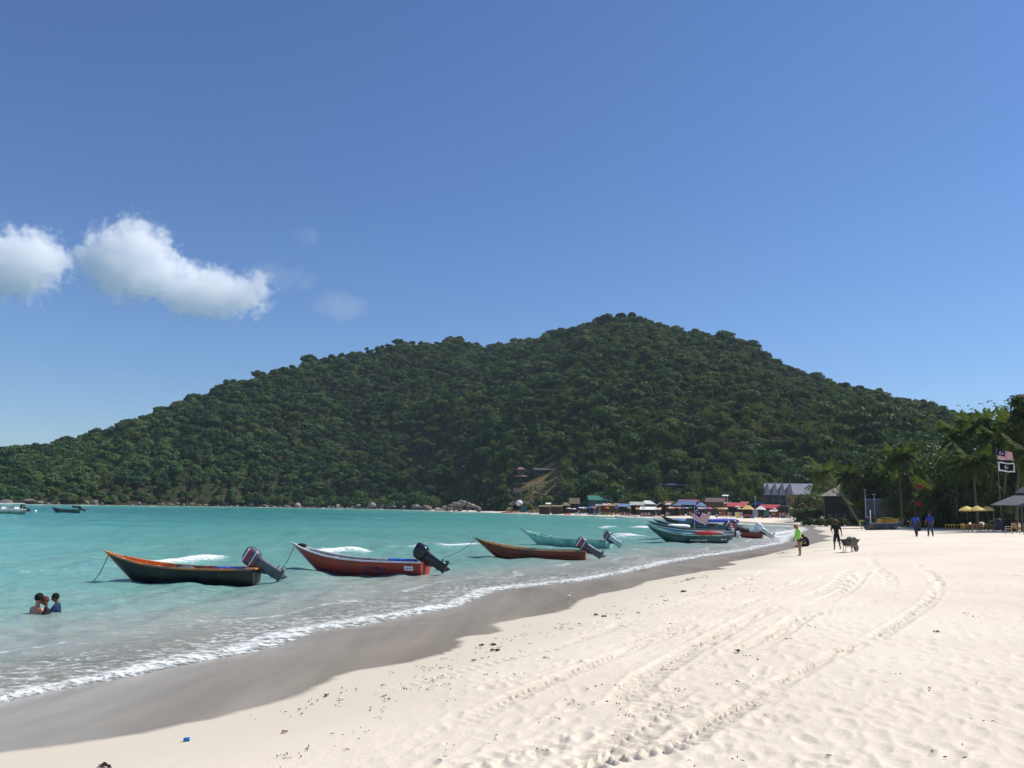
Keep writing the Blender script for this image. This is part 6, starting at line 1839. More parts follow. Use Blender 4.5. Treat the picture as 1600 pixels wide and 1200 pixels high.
def parasol(px, D, top_py, wpx, m, label, group='parasols on the far beach', sag=0.28, lean=0.0):
    g = col_at(px, D); top = at_d(px, top_py, D).z - g.z; r = wpx / FPX * D / 2
    top = max(top, 1.9)
    rt = root('parasol', g, px * 0.37, label, 'parasol', group, rx=lean)
    V = [(0, 0, top)]; F = []; n = 8
    for q, (rr_, dz) in enumerate(((0.5, -0.42), (1.0, -1.0))):
        for k in range(n * 2):
            a = math.pi * k / n; s_ = 1.0 if k % 2 == 0 else 0.93
            V.append((math.cos(a) * r * rr_ * s_, math.sin(a) * r * rr_ * s_, top + dz * sag * r * 1.3 + (0.03 if k % 2 else 0)))
    N2 = n * 2
    F += [(0, 1 + k, 1 + (k + 1) % N2) for k in range(N2)] + [(1 + k, 1 + N2 + k, 1 + N2 + (k + 1) % N2, 1 + (k + 1) % N2) for k in range(N2)]
    b = len(V)
    for k in range(N2): x, y, z = V[1 + N2 + k]; V.append((x, y, z - 0.14))
    F += [(1 + N2 + k, b + k, b + (k + 1) % N2, 1 + N2 + (k + 1) % N2) for k in range(N2)]
    MB().add(V, F).build('canopy', m, rt)
    MB().tube([(0, 0, -0.2), (0, 0, top)], 0.03, 6).build('pole', WOOD_P, rt)
    return rt

def chair(px, py, rz, m, label, group, sc=1.0, loc=None, proto={}):
    p = loc if loc is not None else at_ground(px, py)
    if m.name in proto:
        c = copy_tree(proto[m.name]); c.location = p; c.rotation_euler = (0, 0, rz); c.scale = (sc,) * 3; c['label'] = label; c['group'] = group; return c
    rt = root('chair', p, rz, label, 'chair', group, sc)
    MB().box((0, 0, 0.43), (0.46, 0.46, 0.04)).build('seat', m, rt)
    MB().box((-0.25, 0, 0.68), (0.04, 0.44, 0.46), Matrix.Rotation(R(-10), 3, 'Y')).build('backrest', m, rt)
    for x in (-0.21, 0.21):
        for y in (-0.2, 0.2): MB().tube([(x * 1.15, y * 1.1, 0), (x, y, 0.42)], 0.022, 5).build('leg', m, rt)
    for y in (-0.24, 0.24): MB().tube([(-0.26, y, 0.62), (0.2, y, 0.62), (0.22, y, 0.43)], 0.02, 5).build('armrest', m, rt)
    proto[m.name] = rt
    return rt

def table(p, W, Dp, m, label, group='tables under the beach trees', rz=0.0, h=0.74):
    rt = root('table', p, rz, label, 'table', group)
    MB().box((0, 0, h), (W, Dp, 0.05)).build('table_top', m, rt)
    for sx in (-1, 1):
        for sy in (-1, 1): MB().tube([(sx * (W / 2 - .08), sy * (Dp / 2 - .08), 0), (sx * (W / 2 - .08), sy * (Dp / 2 - .08), h - 0.03)], 0.03, 5).build('leg', m, rt)
    return rt

# ---- far beach, left to right
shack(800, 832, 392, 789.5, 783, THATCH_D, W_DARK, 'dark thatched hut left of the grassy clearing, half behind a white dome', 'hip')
d_ = col_at(811, 386); rt_ = root('white_dome', Vector((d_.x, d_.y, d_.z)), 0, 'white domed canopy in front of the dark thatched hut', 'canopy', None)
zt_ = at_d(811, 781.5, 386).z - d_.z; MB().ell((0, 0, zt_ - 1.4), (1.7, 1.7, 1.4), 14, 8).build('dome', ROOF_WHT, rt_, True); MB().tube([(0, 0, -0.1), (0, 0, zt_ - 1.0)], 0.08, 6).build('pole', WOOD_P, rt_)
shack(814, 823, 380, 791.5, 790, W_BLUE, mat('turquoise_wall', (0.05, 0.33, 0.36), 0.8), 'tiny turquoise stall under the dark thatched hut', 'flat', posts=2)
for k, (a_, c_) in enumerate(((788, CAN_ORG), (796, CAN_ORG), (803, CAN_ORG))):
    p_ = col_at(a_, 378); kr = root('kayak', p_ + Vector((0, 0, 0.45)), R(8), ['orange-red kayak at the left of the row by the pale boulders', 'orange-red kayak in the middle of the row by the pale boulders', 'orange-red kayak at the right of the row, nearest the turquoise stall'][k], 'kayak', 'kayaks lying on the far beach')
    MB().ell((0, 0, 0), (1.9, 0.4, 0.3), 14, 6).build('hull', c_, kr, True); MB().ell((0, 0, 0.2), (0.5, 0.22, 0.12), 10, 5).build('cockpit', RUBBER, kr)
rt_ = shack(842, 860, 350, 791.5, 789.5, THATCH, W_BRN, 'left half of the long low thatched stall by the water', 'gable', posts=5, depth=2.5)
rt_ = shack(861, 879, 350, 791.3, 789.3, THATCH, W_BRN, 'right half of the long low thatched stall by the water', 'gable', posts=5, depth=2.5)
shack(853, 860, 362, 787.5, 785.5, ROOF_WHT, W_GREY, 'small shed with a bright white roof behind the low thatched stall', 'shed', posts=2)
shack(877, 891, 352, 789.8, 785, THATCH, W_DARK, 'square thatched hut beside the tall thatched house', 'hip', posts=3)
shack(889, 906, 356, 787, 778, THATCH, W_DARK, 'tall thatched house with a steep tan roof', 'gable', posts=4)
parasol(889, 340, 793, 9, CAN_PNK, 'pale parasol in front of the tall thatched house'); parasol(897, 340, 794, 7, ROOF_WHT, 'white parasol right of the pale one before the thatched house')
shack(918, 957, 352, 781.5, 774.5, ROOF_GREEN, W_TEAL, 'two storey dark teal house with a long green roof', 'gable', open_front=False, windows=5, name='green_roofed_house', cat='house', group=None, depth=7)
shack(920, 930, 330, 793.5, 791.5, CAN_BLU, W_BLUE, 'blue sheeted stall left under the green-roofed house', 'shed', posts=2)
parasol(912, 330, 792.3, 9, ROOF_WHT, 'white parasol left of the green-roofed house'); parasol(926, 326, 790.5, 8, CAN_BLU, 'blue parasol under the green-roofed house'); parasol(916, 326, 792, 7, CAN_GRN, 'green parasol under the green-roofed house')
shack(936, 963, 326, 790.5, 786.5, THATCH, CAN_MUS, 'orange-brown thatched stall right of the green-roofed house', 'hip', posts=4, counter=CAN_MUS)
parasol(944, 318, 786.5, 11, CAN_PNK, 'faded pale parasol over the orange-brown thatched stall'); parasol(957, 318, 788, 8, CAN_MUS, 'mustard parasol at the right of the thatched stall'); parasol(951, 322, 786.3, 9, CAN_PNK, 'second faded parasol over the orange-brown thatched stall')
shack(965, 987, 320, 791.5, 787, ROOF_BLUE, None, 'open shelter with a blue roof', 'gable', posts=4, counter=CAN_MUS)
for k in range(4): 
    p_ = col_at(968 + 6 * k, 312); table(p_, 1.8, 0.9, CAN_MUS, ['first mustard table from the left under the blue-roofed shelter', 'second mustard table from the left under the blue-roofed shelter', 'third mustard table from the left under the blue-roofed shelter', 'mustard table at the right end under the blue-roofed shelter'][k], 'mustard tables on the far beach')
shack(986, 1007, 316, 789.3, 784, ROOF_CRM, W_DARK, 'cream canvas pavilion left of the grey-walled building', 'gable', posts=3)
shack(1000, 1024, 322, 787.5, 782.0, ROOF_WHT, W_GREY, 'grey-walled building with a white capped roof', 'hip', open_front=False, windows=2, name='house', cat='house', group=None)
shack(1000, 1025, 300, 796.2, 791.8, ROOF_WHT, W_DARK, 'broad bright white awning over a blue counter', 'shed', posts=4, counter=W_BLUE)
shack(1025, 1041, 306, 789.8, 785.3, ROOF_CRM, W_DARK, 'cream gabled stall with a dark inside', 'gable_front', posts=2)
shack(1041, 1048, 310, 788.5, 786, ROOF_CRM, W_GREY, 'narrow grey stall right of the cream gabled one', 'shed', posts=2)
cols_ = [ROOF_WHT, CAN_PNK, CAN_ORG, CAN_YEL, CAN_BLU, CAN_PNK, CAN_GRN]
words_ = ['white', 'pink', 'orange', 'yellow', 'blue', 'faded rose', 'green']
for k in range(7):
    parasol(1047 + 5.2 * k, 292, 791.8 + (k % 2) * 0.7, 7, cols_[k], '%s parasol in the crowded row above the tied up boats' % words_[k])
shack(1046, 1083, 300, 797, 794.2, W_MAR, W_MAR, 'low dark red stall behind the crowded parasols', 'flat', posts=5, counter=W_MAR)
shack(1052, 1064, 296, 789.8, 785.8, ROOF_BLUE, W_DARK, 'small blue-roofed stall left of the long red-trimmed one', 'hip', posts=2)
shack(1060, 1089, 306, 788.8, 781.2, ROOF_BLUE, W_MAR, 'long blue roof with a red ridge over the crowded parasols', 'gable', posts=4)
shack(1061, 1092, 309, 783.2, 780.6, ROOF_RED, W_MAR, 'long red roof strip behind the blue one', 'gable', posts=3)
shack(1087, 1104, 292, 791, 785, ROOF_BLUE, W_MAR, 'light blue roofed stall behind the big flag', 'hip', posts=3)
parasol(1104, 296, 780.5, 7, CAN_BLU, 'pointed blue and white parasol left of the brown longhouse', sag=0.9)
shack(1104, 1134, 296, 784.5, 777.8, ROOF_BRN, W_BRN, 'brown longhouse with two storeys of brown boards', 'gable', open_front=False, windows=4, name='longhouse', cat='house', group=None, depth=6)
shack(1139, 1157, 306, 785.5, 777.5, ROOF_GREY, W_GREY, 'grey gabled house behind the red-roofed stall', 'gable_front', open_front=False, windows=1, name='house', cat='house', group=None)
shack(1130, 1138, 300, 763 + 12.0, 773, ROOF_WHT, W_GREY, 'small slanting white roof above the longhouse', 'shed', posts=2)
shack(1136, 1166, 284, 791.6, 785.3, ROOF_RED, W_DARK, 'long red roof over a dark open stall', 'gable', posts=5)
parasol(1108, 262, 792.2, 13, CAN_ORG, 'bright orange-red parasol right of the big flag'); parasol(1118.5, 264, 792.6, 7, CAN_GRN, 'dark green parasol right of the orange-red one')
parasol(1153, 262, 790.2, 10, CAN_PNK, 'pale pink parasol before the long red roof')
for k, (x_, m_) in enumerate(((1152, CAN_YEL), (1156.5, ROOF_CRM))):
    p_ = col_at(x_, 250); bb = root('notice_board', p_, 0, ['cream board standing below the pale pink parasol', 'paler board next to the cream one below the pink parasol'][k], 'board', 'boards standing on the far sand'); MB().box((0, 0, 1.0), (0.85, 0.08, 1.7)).build('panel', m_, bb); MB().box((0, 0.07, 0.3), (0.1, 0.05, 0.9)).build('stake', WOOD_P, bb)
shack(1160, 1178, 256, 795.8, 789.4, CAN_YEL, W_DARK, 'bright yellow peaked canopy on the far beach', 'hip', posts=3, counter=CAN_ORG)
for k, x_ in enumerate((1176.5, 1180.5)):
    p_ = col_at(x_ + 2, 254); cl = root('hanging_cloth', p_, 0, ['blue-grey cloth hanging right of the yellow canopy', 'second blue-grey cloth hanging beside the white canopy'][k], 'cloth', 'cloths hung out by the stalls'); MB().box((0, 0, 1.35), (0.95, 0.05, 2.1)).build('sheet', mat('blue_grey_cloth', (0.22, 0.28, 0.38), 0.9, var=0.3, scale=4, bump=0.5), cl); MB().tube([(-.55, 0, -.1), (-.55, 0, 2.5), (.55, 0, 2.5), (.55, 0, -.1)], 0.03, 5).build('frame', WOOD_P, cl)
shack(1182, 1196, 256, 796.2, 790.5, ROOF_WHT, W_DARK, 'white peaked canopy right of the yellow one', 'hip', posts=3)
p_ = col_at(1198.5, 254); cl = root('hanging_cloth', p_, 0, 'green cloth hanging right of the white canopy', 'cloth', 'cloths hung out by the stalls'); MB().box((0, 0, 1.1), (1.1, 0.05, 1.8)).build('sheet', CAN_GRN, cl); MB().tube([(-.6, 0, -.1), (-.6, 0, 2.1), (.6, 0, 2.1), (.6, 0, -.1)], 0.03, 5).build('frame', WOOD_P, cl)
shack(1174, 1198, 278, 788.6, 783.6, ROOF_BLUE, W_DARK, 'left of two blue roofs behind the canopies', 'hip', posts=3)
shack(1199, 1223, 276, 789, 783.4, ROOF_BLUE, W_DARK, 'right of two blue roofs, behind the red-roofed hut', 'hip', posts=3)
shack(1190, 1219, 262, 794, 788.2, ROOF_RED, W_MAR, 'red-roofed hut with maroon walls', 'gable', open_front=False, windows=2, name='red_roofed_hut')
shack(1217, 1234, 258, 791, 789.3, ROOF_GREY, mat('dark_green_wall', (0.02, 0.05, 0.045), 0.8), 'flat-roofed dark green shed right of the red-roofed hut', 'flat', posts=3)
p_ = col_at(1241, 240); bb = root('notice_board', p_, 0, 'blue board at the foot of the tan-walled building', 'board', 'boards standing on the far sand'); MB().box((0, 0, 1.0), (1.3, 0.08, 1.3)).build('panel', CAN_BLU, bb); MB().box((0, 0.07, 0.3), (0.1, 0.05, 0.9)).build('stake', WOOD_P, bb)
for k, (x_, c_) in enumerate(((1255, CAN_PNK), (1264, CAN_ORG))):
    shack(x_ - 6, x_ + 6, 212, 790.5, 785.5, c_, None, ['faded canvas fly below the dormer-roofed building', 'orange-red tarpaulin fly left of the turquoise post'][k], 'gable_front', posts=2, name='tarpaulin_shelter')
p_ = col_at(1274, 200); bb = root('kayak_rack', p_, 0, 'upright turquoise kayak propped by the shrubs', 'kayak'); MB().ell((0, 0, 1.35), (0.42, 0.22, 1.35), 12, 10).build('hull', mat('turquoise_plastic', (0.02, 0.22, 0.28), 0.5), bb, True); MB().tube([(0.3, 0.3, 0), (0.05, 0.2, 1.8)], 0.04, 6).build('prop', WOOD_P, bb)
p_ = at_ground(1262, 812.5); bb = root('sun_bed', p_, R(10), 'small dark bench with a white sheet on the sand below the shrubs', 'bench'); MB().box((0, 0, 0.55), (1.8, 0.7, 0.08)).build('board', ROOF_WHT, bb)
for sx in (-.8, .8): MB().box((sx, 0, 0.26), (0.12, 0.6, 0.5)).build('leg', W_DARK, bb)

# a second, ragged row of roofs and shades between the stalls
ROOF_RUST = roofm('rusty_roof', (0.20, 0.10, 0.06)); ROOF_OLD = roofm('faded_roof', (0.26, 0.25, 0.24))
EX = [(906, 916, 336, 794.5, 792, CAN_BLU, 'low blue sheet slung between poles left of the green-roofed house', 'shed'), (930, 940, 338, 791, 787.5, ROOF_OLD, 'faded lean-to against the green-roofed house', 'shed'), (958, 968, 334, 789.5, 786, ROOF_RUST, 'rusty roof between the thatched stall and the blue shelter', 'gable'),
      (983, 996, 330, 786.5, 784, ROOF_OLD, 'faded roof behind the cream pavilion', 'gable'), (994, 1003, 306, 795.5, 793, CAN_MUS, 'mustard sheet left of the broad white awning', 'shed'), (1024, 1032, 296, 796, 793.5, CAN_PNK, 'pale pink sheet right of the broad white awning', 'shed'),
      (1038, 1052, 322, 786, 783, ROOF_RUST, 'rusty roof behind the cream gabled stall', 'gable'), (1090, 1104, 284, 795, 792.5, ROOF_OLD, 'faded shade behind the flag over the tied up boats', 'shed'), (1122, 1136, 276, 795.5, 793, CAN_MUS, 'mustard shade before the brown longhouse', 'shed'),
      (1132, 1142, 290, 787.5, 784.5, ROOF_OLD, 'faded roof between the longhouse and the long red roof', 'gable'), (1158, 1170, 290, 786.5, 783.5, ROOF_RUST, 'rusty roof behind the yellow canopy', 'gable'), (1204, 1214, 250, 799, 796.5, CAN_PNK, 'pale pink shade before the red-roofed hut', 'shed'), (1224, 1240, 262, 795, 792, ROOF_RUST, 'rusty lean-to below the dormer-roofed building', 'shed')]
for a_, b_, D_, e_, r_, m_, lab_, st_ in EX: shack(a_, b_, D_, e_, r_, m_, None if st_ == 'shed' else W_BRN, lab_, st_, posts=3, depth=2.2)
gp = random.Random(5)
for k in range(16):
    x_ = 905 + k * 20.5 + gp.uniform(-5, 5); D_ = float(np.interp(x_, [900, 1050, 1200, 1240], [322, 280, 242, 232])) - gp.uniform(0, 6); c_ = gp.randrange(6)
    hz_py = 787.6 + 0.018 * (x_ - 800) + 4
    parasol(x_, D_, 792.0 + 0.0 * hz_py + (x_ - 900) * .006, 6 + 2 * gp.random(), [CAN_ORG, CAN_BLU, ROOF_WHT, CAN_GRN, CAN_YEL, CAN_PNK][c_], 'small %s parasol on the sand %s' % (['orange', 'blue', 'white', 'green', 'yellow', 'pale pink'][c_], ['left of the green-roofed house', 'before the green-roofed house', 'right of the green-roofed house', 'before the thatched stall', 'before the blue shelter', 'left of the broad white awning', 'right of the broad white awning', 'before the cream gabled stall', 'before the long blue roof', 'under the long blue roof', 'left of the brown longhouse', 'before the brown longhouse', 'before the long red roof', 'right of the long red roof', 'left of the red-roofed hut', 'before the red-roofed hut'][k]))

# goods, stacked chairs and boxes on the sand before the stalls
gg = random.Random(31)
CL = [CAN_ORG, CAN_MUS, CAN_BLU, ROOF_WHT, W_MAR, CAN_GRN, W_DARK, CAN_PNK]; CN = ['orange-red', 'mustard', 'blue', 'white', 'maroon', 'green', 'dark', 'pale pink']
spots = [('the tall thatched house', 882, 910, 340), ('the green-roofed house', 916, 932, 330), ('the orange-brown thatched stall', 936, 962, 316), ('the blue-roofed shelter', 966, 990, 306), ('the white awning', 1003, 1024, 292), ('the cream gabled stall', 1027, 1046, 292), ('the long blue roof', 1060, 1086, 290),
         ('the brown longhouse', 1106, 1134, 280), ('the long red roof', 1138, 1162, 268), ('the yellow canopy', 1162, 1178, 250), ('the red-roofed hut', 1186, 1216, 252), ('the dark green shed', 1218, 1234, 246)]
for where, x0, x1, D in spots:
    for k in range(6):
        c_ = gg.randrange(8); x = x0 + (x1 - x0) * (k + gg.random()) / 6; q_ = col_at(x, D - gg.uniform(0, 5)); kind_ = gg.randrange(3)
        if kind_ == 0:
            rt_ = root('crate', q_, gg.uniform(0, 3), '%s crate on the sand before %s' % (CN[c_], where), 'crate', 'goods before %s' % where); MB().box((0, 0, .35), (gg.uniform(.7, 1.3), .6, .7)).build('box', CL[c_], rt_)
        elif kind_ == 1:
            rt_ = root('sun_lounger', q_, gg.uniform(-.4, .4), '%s sun lounger on the sand before %s' % (CN[c_], where), 'sun lounger', 'goods before %s' % where)
            MB().box((0, 0, .32), (1.3, .6, .08)).build('seat', CL[c_], rt_); MB().box((.85, 0, .52), (.7, .6, .07), Matrix.Rotation(R(-40), 3, 'Y')).build('backrest', CL[c_], rt_)
            for sx in (-.5, .5): MB().box((sx, 0, .15), (.08, .5, .3)).build('leg', WOOD_P, rt_)
        else:
            rt_ = root('clothes_rail', q_, gg.uniform(-.3, .3), 'rail of %s cloths before %s' % (CN[c_], where), 'clothes rail', 'goods before %s' % where)
            MB().tube([(-.8, 0, 0), (-.8, 0, 1.6), (.8, 0, 1.6), (.8, 0, 0)], .03, 5).build('frame', WOOD_P, rt_)
            for j in range(4): MB().box((-.6 + .4 * j, 0, 1.1), (.3, .12, .95)).build('cloth', CL[(c_ + j) % 8], rt_)

# ---- the big dormer roofed building
g_ = col_at(1241, 275); W_ = 84 / FPX * 275; z0 = at_d(1240, 773, 275).z - g_.z; z1 = at_d(1240, 755.5, 275).z - g_.z
rt_ = root('resort_building', g_, -math.atan2(g_.x, g_.y), 'large building with a grey shingle roof and four pointed dormers', 'building')
DB = 10.0; w2 = W_ / 2
rf = roof_mb(W_, DB, z0, z1, 'gable', 0.3, 0.15).build('roof', ROOF_GREY, rt_)
MB().box((0, DB / 2 - .1, z0 / 2), (W_, 0.2, z0)).build('wall', W_DARK, rt_)
MB().box((-w2 * .62, -DB / 2 + 1.6, z0 / 2), (w2 * .72, 0.2, z0)).build('wall', W_TEAL, rt_)
MB().box((-w2 * .06, -DB / 2 + .9, z0 / 2 - 0.05), (w2 * .40, 0.2, z0 - .1)).build('wall', W_TAN, rt_)
MB().box((w2 * .58, -DB / 2 + 1.6, z0 / 2), (w2 * .8, 0.2, z0)).build('wall', W_TAN, rt_)
for sx in (-1, 1): MB().box((sx * (w2 - .1), 0, z0 / 2), (0.2, DB - .5, z0)).build('wall', W_GREY, rt_)
for zz in (z0 * 0.48,): MB().box((-w2 * .5, -DB / 2 + .7, zz), (w2 * .95, 1.6, 0.16)).build('balcony_slab', W_GREY, rt_)
for k in range(9):
    x = -w2 + .2 + k * w2 * 2 / 8; MB().box((x, -DB / 2 + .05, z0 / 2), (0.18, 0.18, z0)).build('column', WOOD_P, rt_)
for k in range(4):
    x = -w2 + 1.0 + k * w2 * .26; dm = MB()
    dm.add([(x - 1.0, -DB / 2 - .4, z0 - .3), (x + 1.0, -DB / 2 - .4, z0 - .3), (x, -DB / 2 - .5, z1 + .9), (x - .05, 0, z1 - .1), (x + .05, 0, z1 - .1)], [(0, 1, 2), (1, 4, 2), (0, 2, 3), (2, 4, 3)])
    dm.build('dormer', ROOF_GREY, rf); MB().tube([(x, -DB / 2 - .5, z1 + .7), (x, -DB / 2 - .5, z1 + 2.2)], 0.05, 5).build('finial', WOOD_P, rf)
for k in range(8):
    x = -w2 * .9 + k * w2 * .24
    f = MB().box((x, -DB / 2 + 1.45 if x < -w2 * .26 or x > w2 * .18 else -DB / 2 + .75, z0 * .72), (1.1, .08, 1.2)).build('window', OPEN, rt_); MB().box((x, (-DB / 2 + 1.45 if x < -w2 * .26 or x > w2 * .18 else -DB / 2 + .75) - .06, z0 * .72 - .65), (1.25, .1, .08)).build('sill', WOOD_P, f)
# ---- tan tent roof
shack(1293, 1351, 186, 775.5, 752.5, ROOF_TAN, W_DARK, 'tall pointed tan roof on a dark timber hall behind the leaning palm', 'pyramid', depth=7, open_front=False, windows=4, name='tent_roofed_hall', cat='building', group=None, over=0.7)
shack(1336, 1352, 182, 773, 762.5, THATCH_D, W_DARK, 'small dark gabled porch at the right of the tan roof', 'gable_front', posts=2, name='porch_hut')
shack(1356, 1401, 156, 781, 779, ROOF_GREY, W_GREY, 'long low grey building behind the beached boat', 'shed', open_front=False, windows=5, name='low_building', cat='building', group=None)
shack(1440, 1462, 132, 795, 786, ROOF_BRN, W_DARK, 'dark hut in the shade right of the red flags', 'gable_front', posts=3, name='shade_hut')
shack(1472, 1486, 126, 795, 788, W_BRN, W_BRN, 'brown board kiosk behind the yellow chairs', 'flat', open_front=False, windows=1, name='kiosk')
# ---- grey pavilion at the right edge
rt_ = shack(1562, 1646, 86, 790, 768, ROOF_DG, None, 'dark grey canvas pavilion at the right edge', 'pyramid', depth=5.5, posts=3, name='pavilion', cat='pavilion', group=None, over=0.2)
roof_mb(1.2, 1.2, at_d(1600, 768, 86).z - rt_.location.z - 0.15, at_d(1600, 760, 86).z - rt_.location.z, 'pyramid', 0.1).build('roof_cap', ROOF_DG, rt_)
for k in range(3):
    MB().box((-1.8 + 1.8 * k, 2.3, 0.6), (1.5, 0.1, 1.2)).build('screen', W_DARK, rt_)
# ---- yellow parasols, tables, chairs
parasol(1513, 91, 790.5, 23, CAN_YEL, 'left yellow parasol of the three under the palms', 'yellow parasols under the palms', sag=0.42)
parasol(1530, 90, 790, 24, CAN_YEL, 'middle yellow parasol of the three under the palms', 'yellow parasols under the palms', sag=0.42)
parasol(1545, 92, 790.7, 20, CAN_YEL, 'right yellow parasol of the three, next to the flagpole', 'yellow parasols under the palms', sag=0.42)
YC = mat('yellow_chair_plastic', (0.62, 0.36, 0.04), 0.5, var=0.1); WC = mat('wood_chair', (0.30, 0.19, 0.08), 0.8, var=0.2)
lab_y = ['yellow chair at the left end of the group left of the parasols', 'yellow chair second from the left, leaning on its table', 'tall backed yellow chair in the middle of the group', 'yellow chair right of the tall backed one', 'yellow chair nearest the maroon-shirted person', 'yellow chair at the right end of the group']
for k, (x, y) in enumerate(((1483, 815), (1487, 814), (1491, 815), (1496, 814.5), (1479, 816.5), (1502, 815))):
    chair(x, y, k * 1.1, YC, lab_y[k], 'yellow chairs under the trees')
for k, (x, D_) in enumerate(((1490, 92), (1499, 91), (1514, 88), (1526, 87), (1539, 88))):
    table(col_at(x, D_), 1.5, 0.8, YC if k < 3 else WC, ['mustard table among the yellow chairs', 'mustard table right of the yellow chairs', 'mustard table under the left parasol', 'brown table under the middle parasol', 'brown table under the right parasol'][k])
for k, x in enumerate((1509, 1519, 1532, 1546)):
    chair(x, 0, k * 2.0, WC, ['wooden chair under the left parasol', 'wooden chair between the left and middle parasols', 'wooden chair between the middle and right parasols', 'wooden chair beside the flagpole foot'][k], 'wooden chairs under the parasols', loc=col_at(x, 89 + k % 2))
chair(1576, 834.5, R(150), mat('pale_yellow_chair', (0.58, 0.46, 0.22), 0.6), 'pale yellow chair facing away, nearest the camera at the right edge', 'chairs at the right edge', 1.08)
chair(1589, 833.5, R(20), WC, 'wooden chair left of the right edge table', 'chairs at the right edge', 1.08); chair(1600, 835, R(200), WC, 'wooden chair cut by the right edge of the view', 'chairs at the right edge', 1.08)
table(at_ground(1597, 831), 1.1, 0.8, WC, 'wooden table at the right edge with chairs around it')
# covered dark blue stack, log, low cart
p_ = at_ground(1562, 829); bb = root('covered_stack', p_, 0.2, 'stack of goods under a dark navy sheet left of the pale yellow chair', 'covered stack')
g2_ = random.Random(3); V_, F_ = [], []
cm = MB(); cm.loft([[Vector((math.cos(a) * r_ * (1 + .12 * math.sin(3 * a + z)), math.sin(a) * r_ * .8 * (1 + .1 * math.cos(4 * a)), z)) for a in [2 * math.pi * k / 14 for k in range(14)]] for z, r_ in ((0, .62), (.3, .58), (.8, .5), (1.15, .48), (1.35, .36), (1.42, .1))]); cm.build('sheet', mat('dark_navy_sheet', (0.012, 0.02, 0.045), 0.7, bump=0.6, scale=4), bb, True)
p_ = at_ground(1505, 825.5); a_ = at_ground(1480, 826.5); b_ = at_ground(1531, 823.5)
bb = root('fallen_log', a_, 0, 'long thin fallen trunk lying on the sand in front of the yellow parasols', 'log')
v_ = b_ - a_; MB().tube([(0, 0, .08), v_ * .3 + Vector((0, 0, .16)), v_ * .65 + Vector((0, 0, .2)), v_ + Vector((0, 0, .28))], [.05, .1, .14, .17], 8).build('trunk', BARK, bb, True)
MB().tube([v_ * .5 + Vector((0, 0, .18)), v_ * .42 + Vector((0, .2, .55))], [.05, .02], 5).build('branch', BARK, bb)
p_ = at_ground(1542, 827); bb = root('low_bench', p_, 0.1, 'rough low wooden platform on the sand at the end of the fallen trunk', 'bench')
for k in range(4): MB().box((0, -.45 + .3 * k, .5), (1.45, .26, .06)).build('plank', WC, bb)
for sx in (-.6, .6):
    for sy in (-.4, .4): MB().tube([(sx, sy, 0), (sx, sy, .47)], .07, 6).build('leg', BARK, bb)
# poles, sign, flagpole with two flags
def pole(px, D, top_py, label, lamp=False, lean=0.0, r=0.07, m=None):
    g = col_at(px, D); h = at_d(px, top_py, D).z - g.z
    rt = root('lamp_post' if lamp else 'utility_pole', g, 0, label, 'lamp post' if lamp else 'pole', 'poles behind the beach')
    MB().tube([(0, 0, -.2), (lean * h, 0, h)], [r, r * .7], 8).build('pole', m or STEEL, rt, True)
    if lamp: MB().ell((lean * h, 0, h), (.35, .2, .1), 8, 5).build('lamp_head', ROOF_GREY, rt, True)
pole(1354, 140, 765, 'pale grey pole left of the beached boat, leaning slightly', lamp=True, r=0.1, m=mat('galvanised_pole', (0.35, 0.36, 0.38), 0.6)); pole(1368, 148, 773, 'thinner lamp post behind the beached boat', lamp=True, m=mat('galvanised_pole', (0.35, 0.36, 0.38), 0.6))
pole(1361, 120, 797, 'short white post at the stern of the beached boat', r=0.09, m=ROOF_WHT)
pole(1235, 236, 768, 'slanting thin mast in front of the dormer-roofed building', lean=-0.18, r=0.09, m=WOOD_P); pole(1240, 242, 778, 'wooden mast standing by the blue board', r=0.12, m=W_TAN)
pole(1181, 250, 776, 'thin pole with a small lamp above the white canopy', lamp=True, r=0.07)
p_ = col_at(1347, 118); bb = root('sign', p_, 0, 'bright yellow sign board left of the beached boat', 'sign'); MB().box((0, 0, 1.0), (0.72, .05, .95)).build('panel', mat('yellow_green_sign', (0.66, 0.68, 0.06), 0.6), bb); MB().box((0, -.035, 1.0), (.28, .012, .36)).build('emblem', mat('sign_green', (0.16, 0.22, 0.05), 0.6), bb); MB().box((0, .05, .3), (.06, .05, .8)).build('stake', WOOD_P, bb)
fD = 86; base_ = col_at(1567, fD); top_ = at_d(1556, 698, fD)
rt_ = root('flagpole', base_, 0, 'tall slightly leaning flagpole with two flags before the palms', 'flagpole')
MB().tube([(0, 0, -.3), ((top_.x - base_.x) * .45, 0, (top_.z - base_.z) * .5), (top_.x - base_.x, 0, top_.z - base_.z)], [.045, .038, .025], 8).build('pole', mat('weathered_flagpole', (0.16, 0.15, 0.14), 0.7), rt_, True)
f1 = at_d(1558, 704, fD); f2 = at_d(1559.5, 722, fD)
flag('red and white striped flag with dark blue canton at the top of the leaning pole', (f1.x, fD, f1.z), 1.65, .95, malaysia, 2.0, R(-6), .14)
flag('black flag with a white border and white crescent below the striped flag', (f2.x, fD, f2.z), 1.75, 1.0, johor_border, 0.4, R(-10), .12)
# red flags on a thin bush pole
for k, (x, y) in enumerate(((1433, 757), (1431, 784))):
    f_ = at_d(x, y, 122)
    flag(['upper red flag hanging in front of the dark trees', 'lower red flag under the upper one'][k], (f_.x, 122, f_.z), .75, .6, lambda u, v: 0, k * 2.0, R(-20), .1)
g_ = col_at(1432, 122); rt_ = root('flagpole', g_, 0, 'thin pole with two red flags behind the blue walkers', 'flagpole'); MB().tube([(0, 0, -.2), (0, 0, at_d(1432, 754, 122).z - g_.z)], .035, 6).build('pole', WOOD_P, rt_)

